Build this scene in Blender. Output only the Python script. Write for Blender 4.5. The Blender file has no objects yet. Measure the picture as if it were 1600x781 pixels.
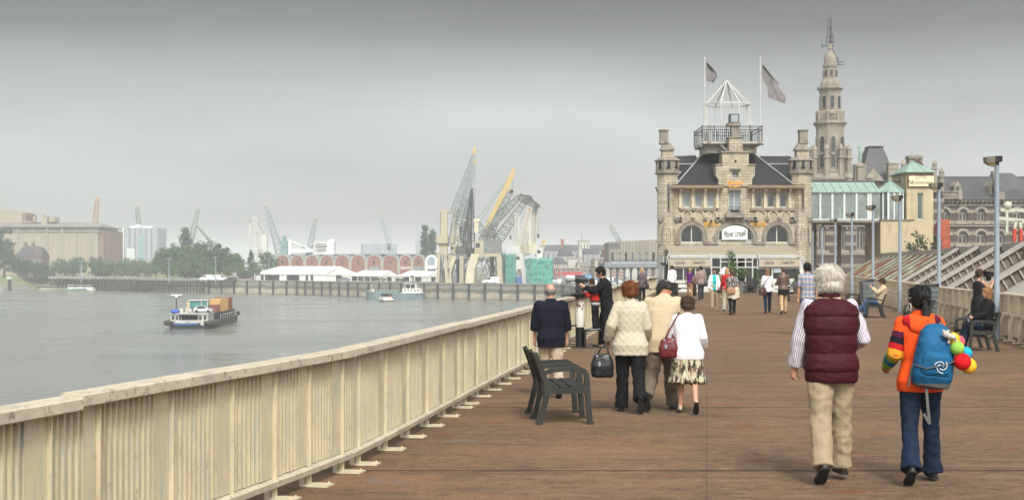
import bpy, bmesh, math, random
from mathutils import Vector, Matrix, noise as mnoise
from mathutils.geometry import delaunay_2d_cdt
R = math.radians
random.seed(7)
scene = bpy.context.scene
# ---------------------------------------------------------------- camera, sky, sun, exposure
CAMZ, F, HZ = 1.85, 2222.2, 413.0
cam_d = bpy.data.cameras.new('camera'); cam_d.lens = 50; cam_d.sensor_width = 36
cam_d.shift_y = 22.5/1600; cam_d.clip_start = 0.1; cam_d.clip_end = 9000
cam = bpy.data.objects.new('camera', cam_d); scene.collection.objects.link(cam)
cam.location = (0, 0, CAMZ); cam.rotation_euler = (R(90), 0, 0); scene.camera = cam
SUN_EL, SUN_AZ = 46, 168           # azimuth clockwise from +Y: behind the camera, a little to the right
world = bpy.data.worlds.new('World'); scene.world = world; world.use_nodes = True
wn, wl = world.node_tree.nodes, world.node_tree.links
bgn = wn['Background']
sky = wn.new('ShaderNodeTexSky'); sky.sky_type = 'NISHITA'; sky.sun_disc = False
sky.sun_elevation = R(SUN_EL); sky.sun_rotation = R(SUN_AZ); sky.dust_density = 4; sky.air_density = 1.0; sky.ozone_density = 1
hsv = wn.new('ShaderNodeHueSaturation'); hsv.inputs['Saturation'].default_value = 0.10
wl.new(sky.outputs[0], hsv.inputs['Color'])
# overcast deck: brightest in the haze near the horizon, greyer up to the top of view, brightened unseen above it to lighten the river, faintly mottled
tc = wn.new('ShaderNodeTexCoord'); sep = wn.new('ShaderNodeSeparateXYZ'); wl.new(tc.outputs['Generated'], sep.inputs[0])
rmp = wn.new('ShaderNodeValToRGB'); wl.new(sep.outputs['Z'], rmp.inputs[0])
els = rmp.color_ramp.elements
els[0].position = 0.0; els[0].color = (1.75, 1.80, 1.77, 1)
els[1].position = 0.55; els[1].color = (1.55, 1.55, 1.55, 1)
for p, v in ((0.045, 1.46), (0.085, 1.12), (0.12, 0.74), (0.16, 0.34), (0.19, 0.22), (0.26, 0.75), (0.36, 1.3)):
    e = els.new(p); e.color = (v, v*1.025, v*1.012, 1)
cn = wn.new('ShaderNodeTexNoise'); cn.inputs['Scale'].default_value = 3.2; cn.inputs['Detail'].default_value = 6
mpg = wn.new('ShaderNodeMapping'); mpg.inputs['Scale'].default_value = (1, 1, 4); wl.new(tc.outputs['Generated'], mpg.inputs[0]); wl.new(mpg.outputs[0], cn.inputs['Vector'])
cr = wn.new('ShaderNodeMapRange'); cr.inputs['From Min'].default_value = .3; cr.inputs['From Max'].default_value = .7; cr.inputs['To Min'].default_value = 0.82; cr.inputs['To Max'].default_value = 1.16
wl.new(cn.outputs[0], cr.inputs[0])
m1 = wn.new('ShaderNodeMixRGB'); m1.blend_type = 'MULTIPLY'; m1.inputs[0].default_value = 1
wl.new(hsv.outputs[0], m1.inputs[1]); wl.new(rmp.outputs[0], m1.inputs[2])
m2 = wn.new('ShaderNodeMixRGB'); m2.blend_type = 'MULTIPLY'; m2.inputs[0].default_value = 1
wl.new(m1.outputs[0], m2.inputs[1]); wl.new(cr.outputs[0], m2.inputs[2])
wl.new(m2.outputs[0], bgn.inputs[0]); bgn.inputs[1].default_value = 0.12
sun_d = bpy.data.lights.new('sun', 'SUN'); sun_d.energy = 1.5; sun_d.angle = R(10); sun_d.color = (1, 0.95, 0.86)
sun = bpy.data.objects.new('sun', sun_d); scene.collection.objects.link(sun)
sdir = Vector((math.sin(R(SUN_AZ))*math.cos(R(SUN_EL)), math.cos(R(SUN_AZ))*math.cos(R(SUN_EL)), math.sin(R(SUN_EL))))
sun.rotation_euler = (-sdir).to_track_quat('-Z', 'Y').to_euler()
vs = scene.view_settings; vs.view_transform = 'Standard'; vs.look = 'None'; vs.gamma = 1; vs.use_curve_mapping = False; vs.exposure = 0.5
cy = scene.cycles; cy.max_bounces = 6; cy.diffuse_bounces = 3; cy.glossy_bounces = 3; cy.transmission_bounces = 6; cy.transparent_max_bounces = 8; cy.volume_bounces = 1
cy.use_denoising = True; cy.sample_clamp_indirect = 4; cy.caustics_reflective = False; cy.caustics_refractive = False

# ---------------------------------------------------------------- helpers
def X(px, Y): return (px-800)*Y/F
def Z(py, Y): return CAMZ+(HZ-py)*Y/F
def lin(h):
    h = h.lstrip('#'); o = []
    for i in (0, 2, 4):
        c = int(h[i:i+2], 16)/255; o.append(c/12.92 if c <= .04045 else ((c+.055)/1.055)**2.4)
    return tuple(o)
class MB:
    def __init__(s): s.v = []; s.f = []; s.mi = []; s.cur = 0
    def add(s, vs, fs):
        b = len(s.v); s.v.extend([tuple(v) for v in vs])
        for f in fs: s.f.append(tuple(b+i for i in f)); s.mi.append(s.cur)
    def box(s, x0, x1, y0, y1, z0, z1):
        s.add([(x0,y0,z0),(x1,y0,z0),(x1,y1,z0),(x0,y1,z0),(x0,y0,z1),(x1,y0,z1),(x1,y1,z1),(x0,y1,z1)],
              [(0,3,2,1),(4,5,6,7),(0,1,5,4),(1,2,6,5),(2,3,7,6),(3,0,4,7)])
    def obox(s, c, ax, ay, az):
        c, ax, ay, az = map(Vector, (c, ax, ay, az))
        vs = [c+ax*i+ay*j+az*k for k in (-1,1) for i, j in ((-1,-1),(1,-1),(1,1),(-1,1))]
        s.add(vs, [(0,3,2,1),(4,5,6,7),(0,1,5,4),(1,2,6,5),(2,3,7,6),(3,0,4,7)])
    def bar(s, p, q, w, h=None, up=(0,0,1)):
        p, q = Vector(p), Vector(q); d = q-p
        if d.length < 1e-6: return
        h = h or w; dn = d.normalized(); a = dn.cross(Vector(up))
        if a.length < 1e-3: a = dn.cross(Vector((0,1,0)))
        a.normalize(); b = a.cross(dn)
        s.obox((p+q)/2, a*(w/2), dn*(d.length/2), b*(h/2))
    def tube(s, pts, rad, seg=8, round_ends=False):
        pts = [Vector(p) for p in pts]; n = len(pts)
        if not hasattr(rad, '__len__'): rad = [rad]*n
        rad = list(rad)
        if round_ends:
            d0 = (pts[0]-pts[1]).normalized(); d1 = (pts[-1]-pts[-2]).normalized()
            pts = [pts[0]+d0*rad[0]*.85, pts[0]+d0*rad[0]*.5]+pts+[pts[-1]+d1*rad[-1]*.5, pts[-1]+d1*rad[-1]*.85]
            rad = [rad[0]*.45, rad[0]*.85]+rad+[rad[-1]*.85, rad[-1]*.45]; n += 4
        rings = []; prev = None
        for i, p in enumerate(pts):
            t = (pts[min(i+1,n-1)]-pts[max(i-1,0)]).normalized()
            if prev is None:
                a = t.cross(Vector((0,0,1)))
                if a.length < .05: a = t.cross(Vector((0,1,0)))
            else: a = prev-t*prev.dot(t)
            a.normalize(); prev = a; b = t.cross(a)
            rings.append([p+(a*math.cos(2*math.pi*k/seg)+b*math.sin(2*math.pi*k/seg))*rad[i] for k in range(seg)])
        s.loft(rings)
    def loft(s, rings, cap=True):
        n = len(rings[0]); vs = [v for r in rings for v in r]; fs = []
        for i in range(len(rings)-1):
            for k in range(n):
                fs.append((i*n+k, i*n+(k+1)%n, (i+1)*n+(k+1)%n, (i+1)*n+k))
        if cap: fs.append(tuple(range(n-1,-1,-1))); fs.append(tuple((len(rings)-1)*n+k for k in range(n)))
        s.add(vs, fs)
    def lathe(s, prof, c=(0,0,0), seg=16, rot=0):
        s.loft([[(c[0]+r*math.cos(2*math.pi*k/seg+rot), c[1]+r*math.sin(2*math.pi*k/seg+rot), c[2]+z) for k in range(seg)] for r, z in prof])
    def ell(s, c, r, seg=12, rings=8, M=None):
        c = Vector(c)
        if not hasattr(r, '__len__'): r = (r,r,r)
        rr = []
        for i in range(rings+1):
            t = math.pi*i/rings; st = max(math.sin(t), .02)
            ring = []
            for k in range(seg):
                v = Vector((r[0]*st*math.cos(2*math.pi*k/seg), r[1]*st*math.sin(2*math.pi*k/seg), -r[2]*math.cos(t)))
                ring.append(c+(M@v if M else v))
            rr.append(ring)
        s.loft(rr)
    def prism(s, poly, lo, hi, axis='y'):
        def P(a, b, t): return {'y': (a,t,b), 'x': (t,a,b), 'z': (a,b,t)}[axis]
        n = len(poly)
        s.add([P(a,b,lo) for a,b in poly]+[P(a,b,hi) for a,b in poly],
              [tuple(range(n)), tuple(range(2*n-1,n-1,-1))]+[(i,(i+1)%n,n+(i+1)%n,n+i) for i in range(n)])
    def quad(s, a, b, c, d): s.add([a,b,c,d], [(0,1,2,3)])
    def xform(s, M, start=0):
        for i in range(start, len(s.v)): s.v[i] = tuple(M@Vector(s.v[i]))
    def mesh(s, name='mesh', recalc=True):
        me = bpy.data.meshes.new(name); me.from_pydata(s.v, [], s.f)
        if any(s.mi):
            me.polygons.foreach_set('material_index', s.mi)
        if recalc:
            bm = bmesh.new(); bm.from_mesh(me); bmesh.ops.recalc_face_normals(bm, faces=bm.faces); bm.to_mesh(me); bm.free()
        return me
    def split(s, name, mats, parent=None, smooth=False):
        """one object for every separate piece"""
        p = list(range(len(s.v)))
        def find(i):
            while p[i] != i: p[i] = p[p[i]]; i = p[i]
            return i
        for f in s.f:
            for i in f[1:]: p[find(i)] = find(f[0])
        g = {}
        for f in s.f: g.setdefault(find(f[0]), []).append(f)
        for fs in g.values():
            used = sorted({i for f in fs for i in f}); m_ = {i: k for k, i in enumerate(used)}
            q = MB(); q.add([s.v[i] for i in used], [tuple(m_[i] for i in f) for f in fs]); q.build(name, mats, parent, smooth)
    def build(s, name, mats, parent=None, smooth=False, recalc=True):
        return link_mesh(name, s.mesh(name, recalc), mats, parent, smooth)
def link_mesh(name, me, mats, parent=None, smooth=False):
    if not isinstance(mats, (list, tuple)): mats = [mats]
    idx = [p.material_index for p in me.polygons]; me.materials.clear()
    for m in mats: me.materials.append(m)
    if any(idx): me.polygons.foreach_set('material_index', idx)
    if smooth is True: me.polygons.foreach_set('use_smooth', [True]*len(me.polygons))
    elif smooth: me.set_sharp_from_angle(angle=R(smooth)); 
    o = bpy.data.objects.new(name, me); scene.collection.objects.link(o)
    if parent is not None: o.parent = parent
    return o
def thing(name, label, cat, loc=(0,0,0), rz=0, group=None):
    o = bpy.data.objects.new(name, None); scene.collection.objects.link(o); o.empty_display_size = .2
    o.location = loc; o.rotation_euler = (0,0,rz); o['label'] = label; o['category'] = cat
    if group: o['group'] = group
    return o
def tag(o, label, cat, group=None):
    o['label'] = label; o['category'] = cat
    if group: o['group'] = group
    return o
def struct(o, kind='structure'): o['kind'] = kind; return o
def dup(root, loc, rz=None, label=None, scale=None):
    r = root.copy(); scene.collection.objects.link(r); r.location = loc
    if rz is not None: r.rotation_euler = (0,0,rz)
    if label: r['label'] = label
    if scale is not None: r.scale = scale
    for ch in list(root.children):
        c = ch.copy(); scene.collection.objects.link(c); c.parent = r
        for g in list(ch.children):
            d = g.copy(); scene.collection.objects.link(d); d.parent = c
    return r
def text(s, size, mat, parent, loc, rot=(90,0,0), shear=0, name='lettering', ext=.01, width=None, bold=0):
    cu = bpy.data.curves.new(name, 'FONT'); cu.body = s; cu.size = size; cu.shear = shear; cu.extrude = ext; cu.align_x = 'CENTER'; cu.offset = bold
    o = bpy.data.objects.new('tmp', cu); scene.collection.objects.link(o)
    dg = bpy.context.evaluated_depsgraph_get(); me = bpy.data.meshes.new_from_object(o.evaluated_get(dg))
    bpy.data.objects.remove(o)
    if width:
        xs = [v.co.x for v in me.vertices]; w = max(xs)-min(xs)
        for v in me.vertices: v.co.x *= width/w
    o = link_mesh(name, me, mat, parent); o.location = loc; o.rotation_euler = tuple(R(a) for a in rot)
    return o
def hole_wall(mb, outer, holes, y0, depth, M=None):
    """front face at y0 with real openings; reveals run back by depth. Polygons are (x, z) lists."""
    vs = [Vector(p) for p in outer]; es = [(i,(i+1)%len(outer)) for i in range(len(outer))]
    for h in holes:
        b = len(vs); vs += [Vector(p) for p in h]; es += [(b+i, b+(i+1)%len(h)) for i in range(len(h))]
    r = delaunay_2d_cdt(vs, es, [], 0, 1e-5); ov, of = r[0], r[2]
    def inside(p, poly):
        c = False; n = len(poly)
        for i in range(n):
            (x1,y1),(x2,y2) = poly[i], poly[(i+1)%n]
            if (y1 > p[1]) != (y2 > p[1]) and p[0] < (x2-x1)*(p[1]-y1)/(y2-y1)+x1: c = not c
        return c
    fs = []
    for f in of:
        c = sum((ov[i] for i in f), Vector((0,0)))/len(f)
        if inside(c, outer) and not any(inside(c, h) for h in holes): fs.append(tuple(f))
    b = len(mb.v); mb.add([(v.x,y0,v.y) for v in ov], fs)
    for loop in [outer]+list(holes):
        n = len(loop)
        mb.add([(a,y0,c) for a,c in loop]+[(a,y0+depth,c) for a,c in loop], [(i,(i+1)%n,n+(i+1)%n,n+i) for i in range(n)])
    if M: mb.xform(M, b)
def arch(cx, z0, zs, w, rise=None, n=12):
    """opening with a round top: base z0, springing zs, half width w"""
    rise = w if rise is None else rise
    return [(cx-w,z0),(cx+w,z0)]+[(cx+w*math.cos(math.pi*i/n), zs+rise*math.sin(math.pi*i/n)) for i in range(n+1)]
def rect(x0, x1, z0, z1): return [(x0,z0),(x1,z0),(x1,z1),(x0,z1)]

# ---------------------------------------------------------------- materials
_mats = {}
def mat(name, col, rough=.6, var=.18, scale=3.0, bump=0, bscale=40, metal=0, stretch=(1,1,1), spec=.4, col2=None, thr=None, sheen=0, detail=6):
    if name in _mats: return _mats[name]
    if isinstance(col, str): col = lin(col)
    m = bpy.data.materials.new(name); m.use_nodes = True; n, l = m.node_tree.nodes, m.node_tree.links
    b = n['Principled BSDF']; b.inputs['Roughness'].default_value = rough; b.inputs['Metallic'].default_value = metal
    b.inputs['Specular IOR Level'].default_value = spec
    if sheen: b.inputs['Sheen Weight'].default_value = sheen
    t = n.new('ShaderNodeTexCoord'); mp = n.new('ShaderNodeMapping'); mp.inputs['Scale'].default_value = stretch; l.new(t.outputs['Object'], mp.inputs[0])
    nz = n.new('ShaderNodeTexNoise'); nz.inputs['Scale'].default_value = scale; nz.inputs['Detail'].default_value = detail; nz.inputs['Roughness'].default_value = .65
    l.new(mp.outputs[0], nz.inputs['Vector'])
    r = n.new('ShaderNodeValToRGB'); l.new(nz.outputs[0], r.inputs[0])
    e = r.color_ramp.elements
    if col2 is not None:
        if isinstance(col2, str): col2 = lin(col2)
        th = thr or (.45,.6); e[0].position, e[1].position = th; e[0].color = (*col,1); e[1].color = (*col2,1)
    else:
        e[0].position, e[1].position = .3, .7
        e[0].color = (*[c*(1-var) for c in col],1); e[1].color = (*[min(1,c*(1+var)) for c in col],1)
    l.new(r.outputs[0], b.inputs['Base Color'])
    if bump:
        n2 = n.new('ShaderNodeTexNoise'); n2.inputs['Scale'].default_value = bscale; n2.inputs['Detail'].default_value = 5; l.new(mp.outputs[0], n2.inputs['Vector'])
        bp = n.new('ShaderNodeBump'); bp.inputs['Strength'].default_value = bump; bp.inputs['Distance'].default_value = .02
        l.new(n2.outputs[0], bp.inputs['Height']); l.new(bp.outputs[0], b.inputs['Normal'])
    _mats[name] = m; return m
def nodes(m): return m.node_tree.nodes, m.node_tree.links, m.node_tree.nodes['Principled BSDF']
def base_socket(m):
    n, l, b = nodes(m); return b.inputs['Base Color'].links[0].from_socket
def overlay(m, fac_socket, col, strength=1.0, mode='MIX'):
    n, l, b = nodes(m); src = base_socket(m)
    mx = n.new('ShaderNodeMixRGB'); mx.blend_type = mode; mx.inputs[2].default_value = (*col,1)
    if strength != 1:
        mm = n.new('ShaderNodeMath'); mm.operation = 'MULTIPLY'; mm.inputs[1].default_value = strength; l.new(fac_socket, mm.inputs[0]); fac_socket = mm.outputs[0]
    l.new(fac_socket, mx.inputs[0]); l.new(src, mx.inputs[1]); l.new(mx.outputs[0], b.inputs['Base Color'])
def noise_mask(m, scale, lo, hi, stretch=(1,1,1), detail=5, seed=0):
    n, l, b = nodes(m); t = n.new('ShaderNodeTexCoord'); mp = n.new('ShaderNodeMapping'); mp.inputs['Scale'].default_value = stretch; mp.inputs['Location'].default_value = (seed,seed*1.7,seed*.6)
    l.new(t.outputs['Object'], mp.inputs[0]); nz = n.new('ShaderNodeTexNoise'); nz.inputs['Scale'].default_value = scale; nz.inputs['Detail'].default_value = detail; nz.inputs['Roughness'].default_value = .7
    l.new(mp.outputs[0], nz.inputs[0]); mr = n.new('ShaderNodeMapRange'); mr.inputs['From Min'].default_value = lo; mr.inputs['From Max'].default_value = hi
    l.new(nz.outputs[0], mr.inputs[0]); return mr.outputs[0]
def lines_mask(m, axis, period, width, offset=0):
    """1 on thin lines at every period along an object axis ('X','Y','Z' or 'XY' for x+y)"""
    n, l, b = nodes(m); t = n.new('ShaderNodeTexCoord'); sp = n.new('ShaderNodeSeparateXYZ'); l.new(t.outputs['Object'], sp.inputs[0])
    def math_(op, a, v):
        q = n.new('ShaderNodeMath'); q.operation = op; l.new(a, q.inputs[0])
        if isinstance(v, (int,float)): q.inputs[1].default_value = v
        else: l.new(v, q.inputs[1])
        return q.outputs[0]
    s = math_('ADD', sp.outputs['X'], sp.outputs['Y']) if axis == 'XY' else sp.outputs[axis]
    s = math_('ADD', s, -offset+1000*period); s = math_('DIVIDE', s, period); s = math_('FRACT', s, 0)
    return math_('LESS_THAN', s, width/period)
def brick(m, bw, bh, c1, c2, mortar, ms=.015, bumpd=.01, bands=None):
    """masonry: brick pattern on (x+y, z)"""
    n, l, b = nodes(m); t = n.new('ShaderNodeTexCoord'); sp = n.new('ShaderNodeSeparateXYZ'); l.new(t.outputs['Object'], sp.inputs[0])
    ad = n.new('ShaderNodeMath'); l.new(sp.outputs['X'], ad.inputs[0]); l.new(sp.outputs['Y'], ad.inputs[1])
    cb = n.new('ShaderNodeCombineXYZ'); l.new(ad.outputs[0], cb.inputs[0]); l.new(sp.outputs['Z'], cb.inputs[1])
    bk = n.new('ShaderNodeTexBrick'); bk.inputs['Scale'].default_value = 1; bk.inputs['Brick Width'].default_value = bw; bk.inputs['Row Height'].default_value = bh
    bk.inputs['Mortar Size'].default_value = ms; bk.inputs['Mortar Smooth'].default_value = .3; bk.inputs['Bias'].default_value = 0
    bk.inputs['Color1'].default_value = (*c1,1); bk.inputs['Color2'].default_value = (*c2,1); bk.inputs['Mortar'].default_value = (*mortar,1)
    l.new(cb.outputs[0], bk.inputs[0]); src = base_socket(m)
    mx = n.new('ShaderNodeMixRGB'); mx.blend_type = 'MULTIPLY'; mx.inputs[0].default_value = 1; l.new(bk.outputs[0], mx.inputs[1]); l.new(src, mx.inputs[2]); l.new(mx.outputs[0], b.inputs['Base Color'])
    bp = n.new('ShaderNodeBump'); bp.invert = True; bp.inputs['Strength'].default_value = .6; bp.inputs['Distance'].default_value = bumpd; l.new(bk.outputs['Fac'], bp.inputs['Height']); l.new(bp.outputs[0], b.inputs['Normal'])
    return m
def glass_mat(name, col=(.05,.06,.065), rough=.06):
    m = mat(name, col, rough, var=.5, scale=.8, spec=.8); return m

M_cream = mat('cream_paint', (.56,.49,.33), .5, .13, 2.5, .12, 30)
overlay(M_cream, noise_mask(M_cream, 11, .50, .66, (1,1,.16)), (.36,.385,.37), .6)
overlay(M_cream, noise_mask(M_cream, 26, .60, .68, (1,1,.25), seed=6), (.20,.17,.12), .5)
overlay(M_cream, noise_mask(M_cream, 4, .66, .74, (1,1,.5), seed=3), (.30,.22,.14), .35)
overlay(M_cream, noise_mask(M_cream, 3.5, .62, .70, (1,1,.10), seed=14), (.25,.14,.07), .45)
M_cap = mat('worn_rail_paint', (.52,.45,.34), .55, .15, 3, .25, 25)
overlay(M_cap, noise_mask(M_cap, 12, .54, .66, (1,1,1)), (.17,.15,.12), .85)
overlay(M_cap, noise_mask(M_cap, 2.5, .5, .68, (1,1,1), seed=5), (.33,.29,.22), .6)
M_dkmetal = mat('dark_metal', (.028,.03,.03), .45, .2, 6, .1, 60)
M_bench = mat('bench_plastic', (.034,.035,.029), .65, .25, 8, .25, 90, spec=.2)
M_galv = mat('galvanised_steel', (.24,.28,.32), .5, .15, 4, .05, 40)
overlay(M_galv, noise_mask(M_galv, 7, .66, .72), (.35,.25,.15), .5)
M_black = mat('black_plastic', (.012,.012,.013), .4, .2)
M_white = mat('white_paint', (.74,.74,.71), .5, .06, 3)
M_concrete = mat('concrete', (.30,.28,.25), .85, .2, 2, .3, 12)
M_stonegrey = mat('grey_stone', (.23,.205,.165), .85, .3, 3, .35, 18)
M_slate = mat('slate', (.045,.046,.05), .55, .35, 5, .15, 30)
# ================================================================= ground, river, terrace
GZ, WZ = -4.0, -8.5
QUAY = [(-158,552),(-134,531),(-111,511),(-75,489),(-51,457),(-24.5,429),(9,404),(16,390),(16,300),(13,200),(9.4,106),(5,70),(1,40),(-1.4,20),(-2.6,10),(-5,-40)]
M_ground = mat('quay_ground', (.20,.19,.17), .9, .2, .15, .1, 2)
gb = bmesh.new()
gp = QUAY+[(3200,-40),(3200,5200),(-3800,5200),(-3800,1100),(-700,830),(-330,762),(-262,752),(-240,735),(-176,566)]
gb.free(); mb = MB(); hole_wall(mb, gp, [], 0, 1)
k_ = len(mb.f)-len(gp); mb.f = mb.f[:k_]; mb.mi = mb.mi[:k_]; mb.v = [(x, z, GZ) for x, y, z in mb.v[:len(mb.v)-2*len(gp)]]
gm = mb.mesh('ground', False)
if gm.polygons[0].normal.z < 0: gm.flip_normals()
struct(link_mesh('ground', gm, M_ground))
M_grass = mat('bank_grass', (.16,.17,.05), .95, .45, .09, 0, col2=(.10,.13,.045), thr=(.4,.6))
overlay(M_grass, noise_mask(M_grass, .05, .55, .62, (1,3,1)), (.25,.22,.11), .8)
mb = MB(); xs = [-3800,-700,-330,-262,-236,-205,-176,-158]; yt = [1100,830,762,752,735,640,580,566]
for i in range(len(xs)-1):
    a = (xs[i], yt[i]-45, WZ-.4); b_ = (xs[i+1], yt[i+1]-45+ (30 if i > 4 else 0), WZ-.4)
    c = (xs[i+1], yt[i+1], GZ+.3); d = (xs[i], yt[i], GZ+.3); m_ = [( (a[k]+d[k])/2 + (0,8,-.7)[k]) for k in range(3)]; n_ = [((b_[k]+c[k])/2+(0,8,-.7)[k]) for k in range(3)]
    mb.quad(a,b_,n_,m_); mb.quad(m_,n_,c,d)
struct(mb.build('river_bank', M_grass, recalc=False))
mb = MB()   # meadow behind the bank
mb.add([(-3700,1000,GZ+.06),(-700,832,GZ+.06),(-330,764,GZ+.06),(-262,753,GZ+.06),(-205,640,GZ+.06),(-178,580,GZ+.06),(-120,640,GZ+.06),(-150,900,GZ+.06),(-600,1300,GZ+.06)], [tuple(range(9))])
struct(mb.build('meadow', M_grass, recalc=False))
# river
M_water = mat('river_water', (.17,.18,.155), .12, .12, .02, 0, spec=.5)
n, l, b = nodes(M_water); t = n.new('ShaderNodeTexCoord')
def _wn(scale, st, dist, prev=None, strength=1.0):
    mp = n.new('ShaderNodeMapping'); mp.inputs['Scale'].default_value = st; mp.inputs['Rotation'].default_value = (0,0,R(12)); l.new(t.outputs['Object'], mp.inputs[0])
    q = n.new('ShaderNodeTexNoise'); q.inputs['Scale'].default_value = scale; q.inputs['Detail'].default_value = 4; l.new(mp.outputs[0], q.inputs[0])
    bp = n.new('ShaderNodeBump'); bp.inputs['Distance'].default_value = dist; bp.inputs['Strength'].default_value = strength; l.new(q.outputs[0], bp.inputs['Height'])
    if prev: l.new(prev, bp.inputs['Normal'])
    return bp.outputs[0]
o1 = _wn(.05, (1,1.6,1), .9); o2 = _wn(.35, (1,1.8,1), .22, o1); o3 = _wn(1.6, (1,1.6,1), .05, o2); l.new(o3, b.inputs['Normal'])
rn = n.new('ShaderNodeTexNoise'); rn.inputs['Scale'].default_value = .012; rn.inputs['Detail'].default_value = 4
mpr = n.new('ShaderNodeMapping'); mpr.inputs['Scale'].default_value = (1,3,1); l.new(t.outputs['Object'], mpr.inputs[0]); l.new(mpr.outputs[0], rn.inputs[0])
mr = n.new('ShaderNodeMapRange'); mr.inputs['From Min'].default_value = .35; mr.inputs['From Max'].default_value = .65; mr.inputs['To Min'].default_value = .10; mr.inputs['To Max'].default_value = .32
l.new(rn.outputs[0], mr.inputs[0]); l.new(mr.outputs[0], b.inputs['Roughness'])
mb = MB(); mb.quad((-3800,-40,WZ),(60,-40,WZ),(60,1200,WZ),(-3800,1200,WZ)); struct(mb.build('river', M_water, recalc=False))
# quay wall with fender piles
M_quay = mat('quay_masonry', (.40,.36,.27), .9, .3, .35, .3, 3)
def zband(m, z0, z1, col, s=1, wob=.5, sc=.3):
    n, l, b = nodes(m); t = n.new('ShaderNodeTexCoord'); sp = n.new('ShaderNodeSeparateXYZ'); l.new(t.outputs['Object'], sp.inputs[0])
    nz = n.new('ShaderNodeTexNoise'); nz.inputs['Scale'].default_value = sc; nz.inputs['Detail'].default_value = 5; l.new(t.outputs['Object'], nz.inputs[0])
    w = n.new('ShaderNodeMath'); w.operation = 'MULTIPLY_ADD'; w.inputs[1].default_value = wob*2; w.inputs[2].default_value = -wob; l.new(nz.outputs[0], w.inputs[0])
    ad = n.new('ShaderNodeMath'); l.new(sp.outputs['Z'], ad.inputs[0]); l.new(w.outputs[0], ad.inputs[1])
    a = n.new('ShaderNodeMapRange'); a.inputs['From Min'].default_value = z0-.15; a.inputs['From Max'].default_value = z0+.15; l.new(ad.outputs[0], a.inputs[0])
    c = n.new('ShaderNodeMapRange'); c.inputs['From Min'].default_value = z1+.15; c.inputs['From Max'].default_value = z1-.15; l.new(ad.outputs[0], c.inputs[0])
    p = n.new('ShaderNodeMath'); p.operation = 'MULTIPLY'; l.new(a.outputs[0], p.inputs[0]); l.new(c.outputs[0], p.inputs[1]); overlay(m, p.outputs[0], col, s)
zband(M_quay, -6.6, -5.3, (.09,.11,.065), .8, .9)
zband(M_quay, -5.3, -3.5, (.27,.26,.23), .85, .3)
zband(M_quay, -9.5, -8.1, (.16,.14,.09), .7, .3)
qw = thing('quay_wall', 'long stone quay wall with dark fender piles across the river', 'quay wall', (-24.5,429,0))
mb = MB(); q0 = Vector((-24.5,429,0))
for i in range(1, len(QUAY)-1):
    (x0,y0),(x1,y1) = QUAY[i], QUAY[i+1]; d = Vector((x1-x0,y1-y0,0)).normalized(); nrm = Vector((-d.y, d.x, 0))
    a, c = Vector((x0,y0,0))-q0, Vector((x1,y1,0))-q0
    if i > 7: continue
    lo, hi = Vector((0,0,WZ-1)), Vector((0,0,GZ))
    mb.quad(a+lo, c+lo, c+hi, a+hi)
    mb.obox((a+c)/2+nrm*.2+Vector((0,0,GZ+.17)), d*((c-a).length/2+.2), nrm*.45, (0,0,.17))
mb.build('wall_face', M_quay, qw, recalc=True)
M_pile = mat('wet_timber', (.045,.045,.04), .7, .3, 1)
for i in range(2, 7):
    (x0,y0),(x1,y1) = QUAY[i], QUAY[i+1]; L = math.hypot(x1-x0,y1-y0); k = max(1,int(L/5.3))
    d = Vector((x1-x0,y1-y0,0)).normalized(); nrm = Vector((d.y,-d.x,0))
    for j in range(k):
        p = Vector((x0,y0,0))+d*(L*(j+.5)/k)-q0+nrm*.32
        mb = MB(); mb.obox(p+Vector((0,0,-6.6)), d*.24, nrm*.28, (0,0,2.75)); mb.build('fender_pile', M_pile, qw)

# ---------------- terrace deck
RX = [(-12,-9.5),(-4,-6.2),(4,-3.75),(7,-2.93),(8.1,-2.65),(9.6,-2.29),(10.5,-2.06),(11.3,-1.86),(12,-1.69),(12.9,-1.48),(15.1,-1.15),(18.1,-.74),(21,-.35),(25.5,.29),(38,2.0),(51,3.75),(64,5.5),(78,7.4),(90,9.05),(96,9.9)]
FX = [(-12,8.6),(20,10.6),(27,11.15),(30.5,11.5),(33.4,11.95),(37.5,12.52),(42.4,13.2),(47.5,14.05),(53.4,15.2),(61,16.55),(75,18.9),(90,21.2),(106,23.6)]
def interp(tab, y):
    for i in range(len(tab)-1):
        if y <= tab[i+1][0] or i == len(tab)-2:
            (a, u), (c, v) = tab[i], tab[i+1]
            def slope(k):
                k0, k1 = max(k-1,0), min(k+1,len(tab)-1); return (tab[k1][1]-tab[k0][1])/(tab[k1][0]-tab[k0][0])
            t = (y-a)/(c-a); h = c-a; m0, m1 = slope(i)*h, slope(i+1)*h
            return (2*t**3-3*t**2+1)*u+(t**3-2*t**2+t)*m0+(-2*t**3+3*t**2)*v+(t**3-t**2)*m1
railX = lambda y: interp(RX, y); fenX = lambda y: interp(FX, y)
M_deck = mat('terrace_deck', (.150,.100,.061), .85, .34, 7, .25, 14, stretch=(.7,1,1), spec=.08)
overlay(M_deck, noise_mask(M_deck, .55, .45, .62, (.7,1,1), 10), (.245,.14,.08), .75)
overlay(M_deck, noise_mask(M_deck, 1.3, .53, .63, (.45,1.3,1), 10, seed=5), (.095,.068,.048), .6)
overlay(M_deck, noise_mask(M_deck, 1.6, .60, .66, (.6,1.1,1), 8, seed=11), (.19,.065,.03), .75)
overlay(M_deck, noise_mask(M_deck, 1.1, .655, .69, (.6,1.9,1), 5, seed=21), (.15,.15,.165), .75)
overlay(M_deck, noise_mask(M_deck, 38, .42, .66, (1,1,1), 3, seed=2), (.07,.045,.03), .55)
overlay(M_deck, noise_mask(M_deck, 60, .66, .70, (1,1,1), 2, seed=8), (.42,.36,.28), .5)
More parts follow.
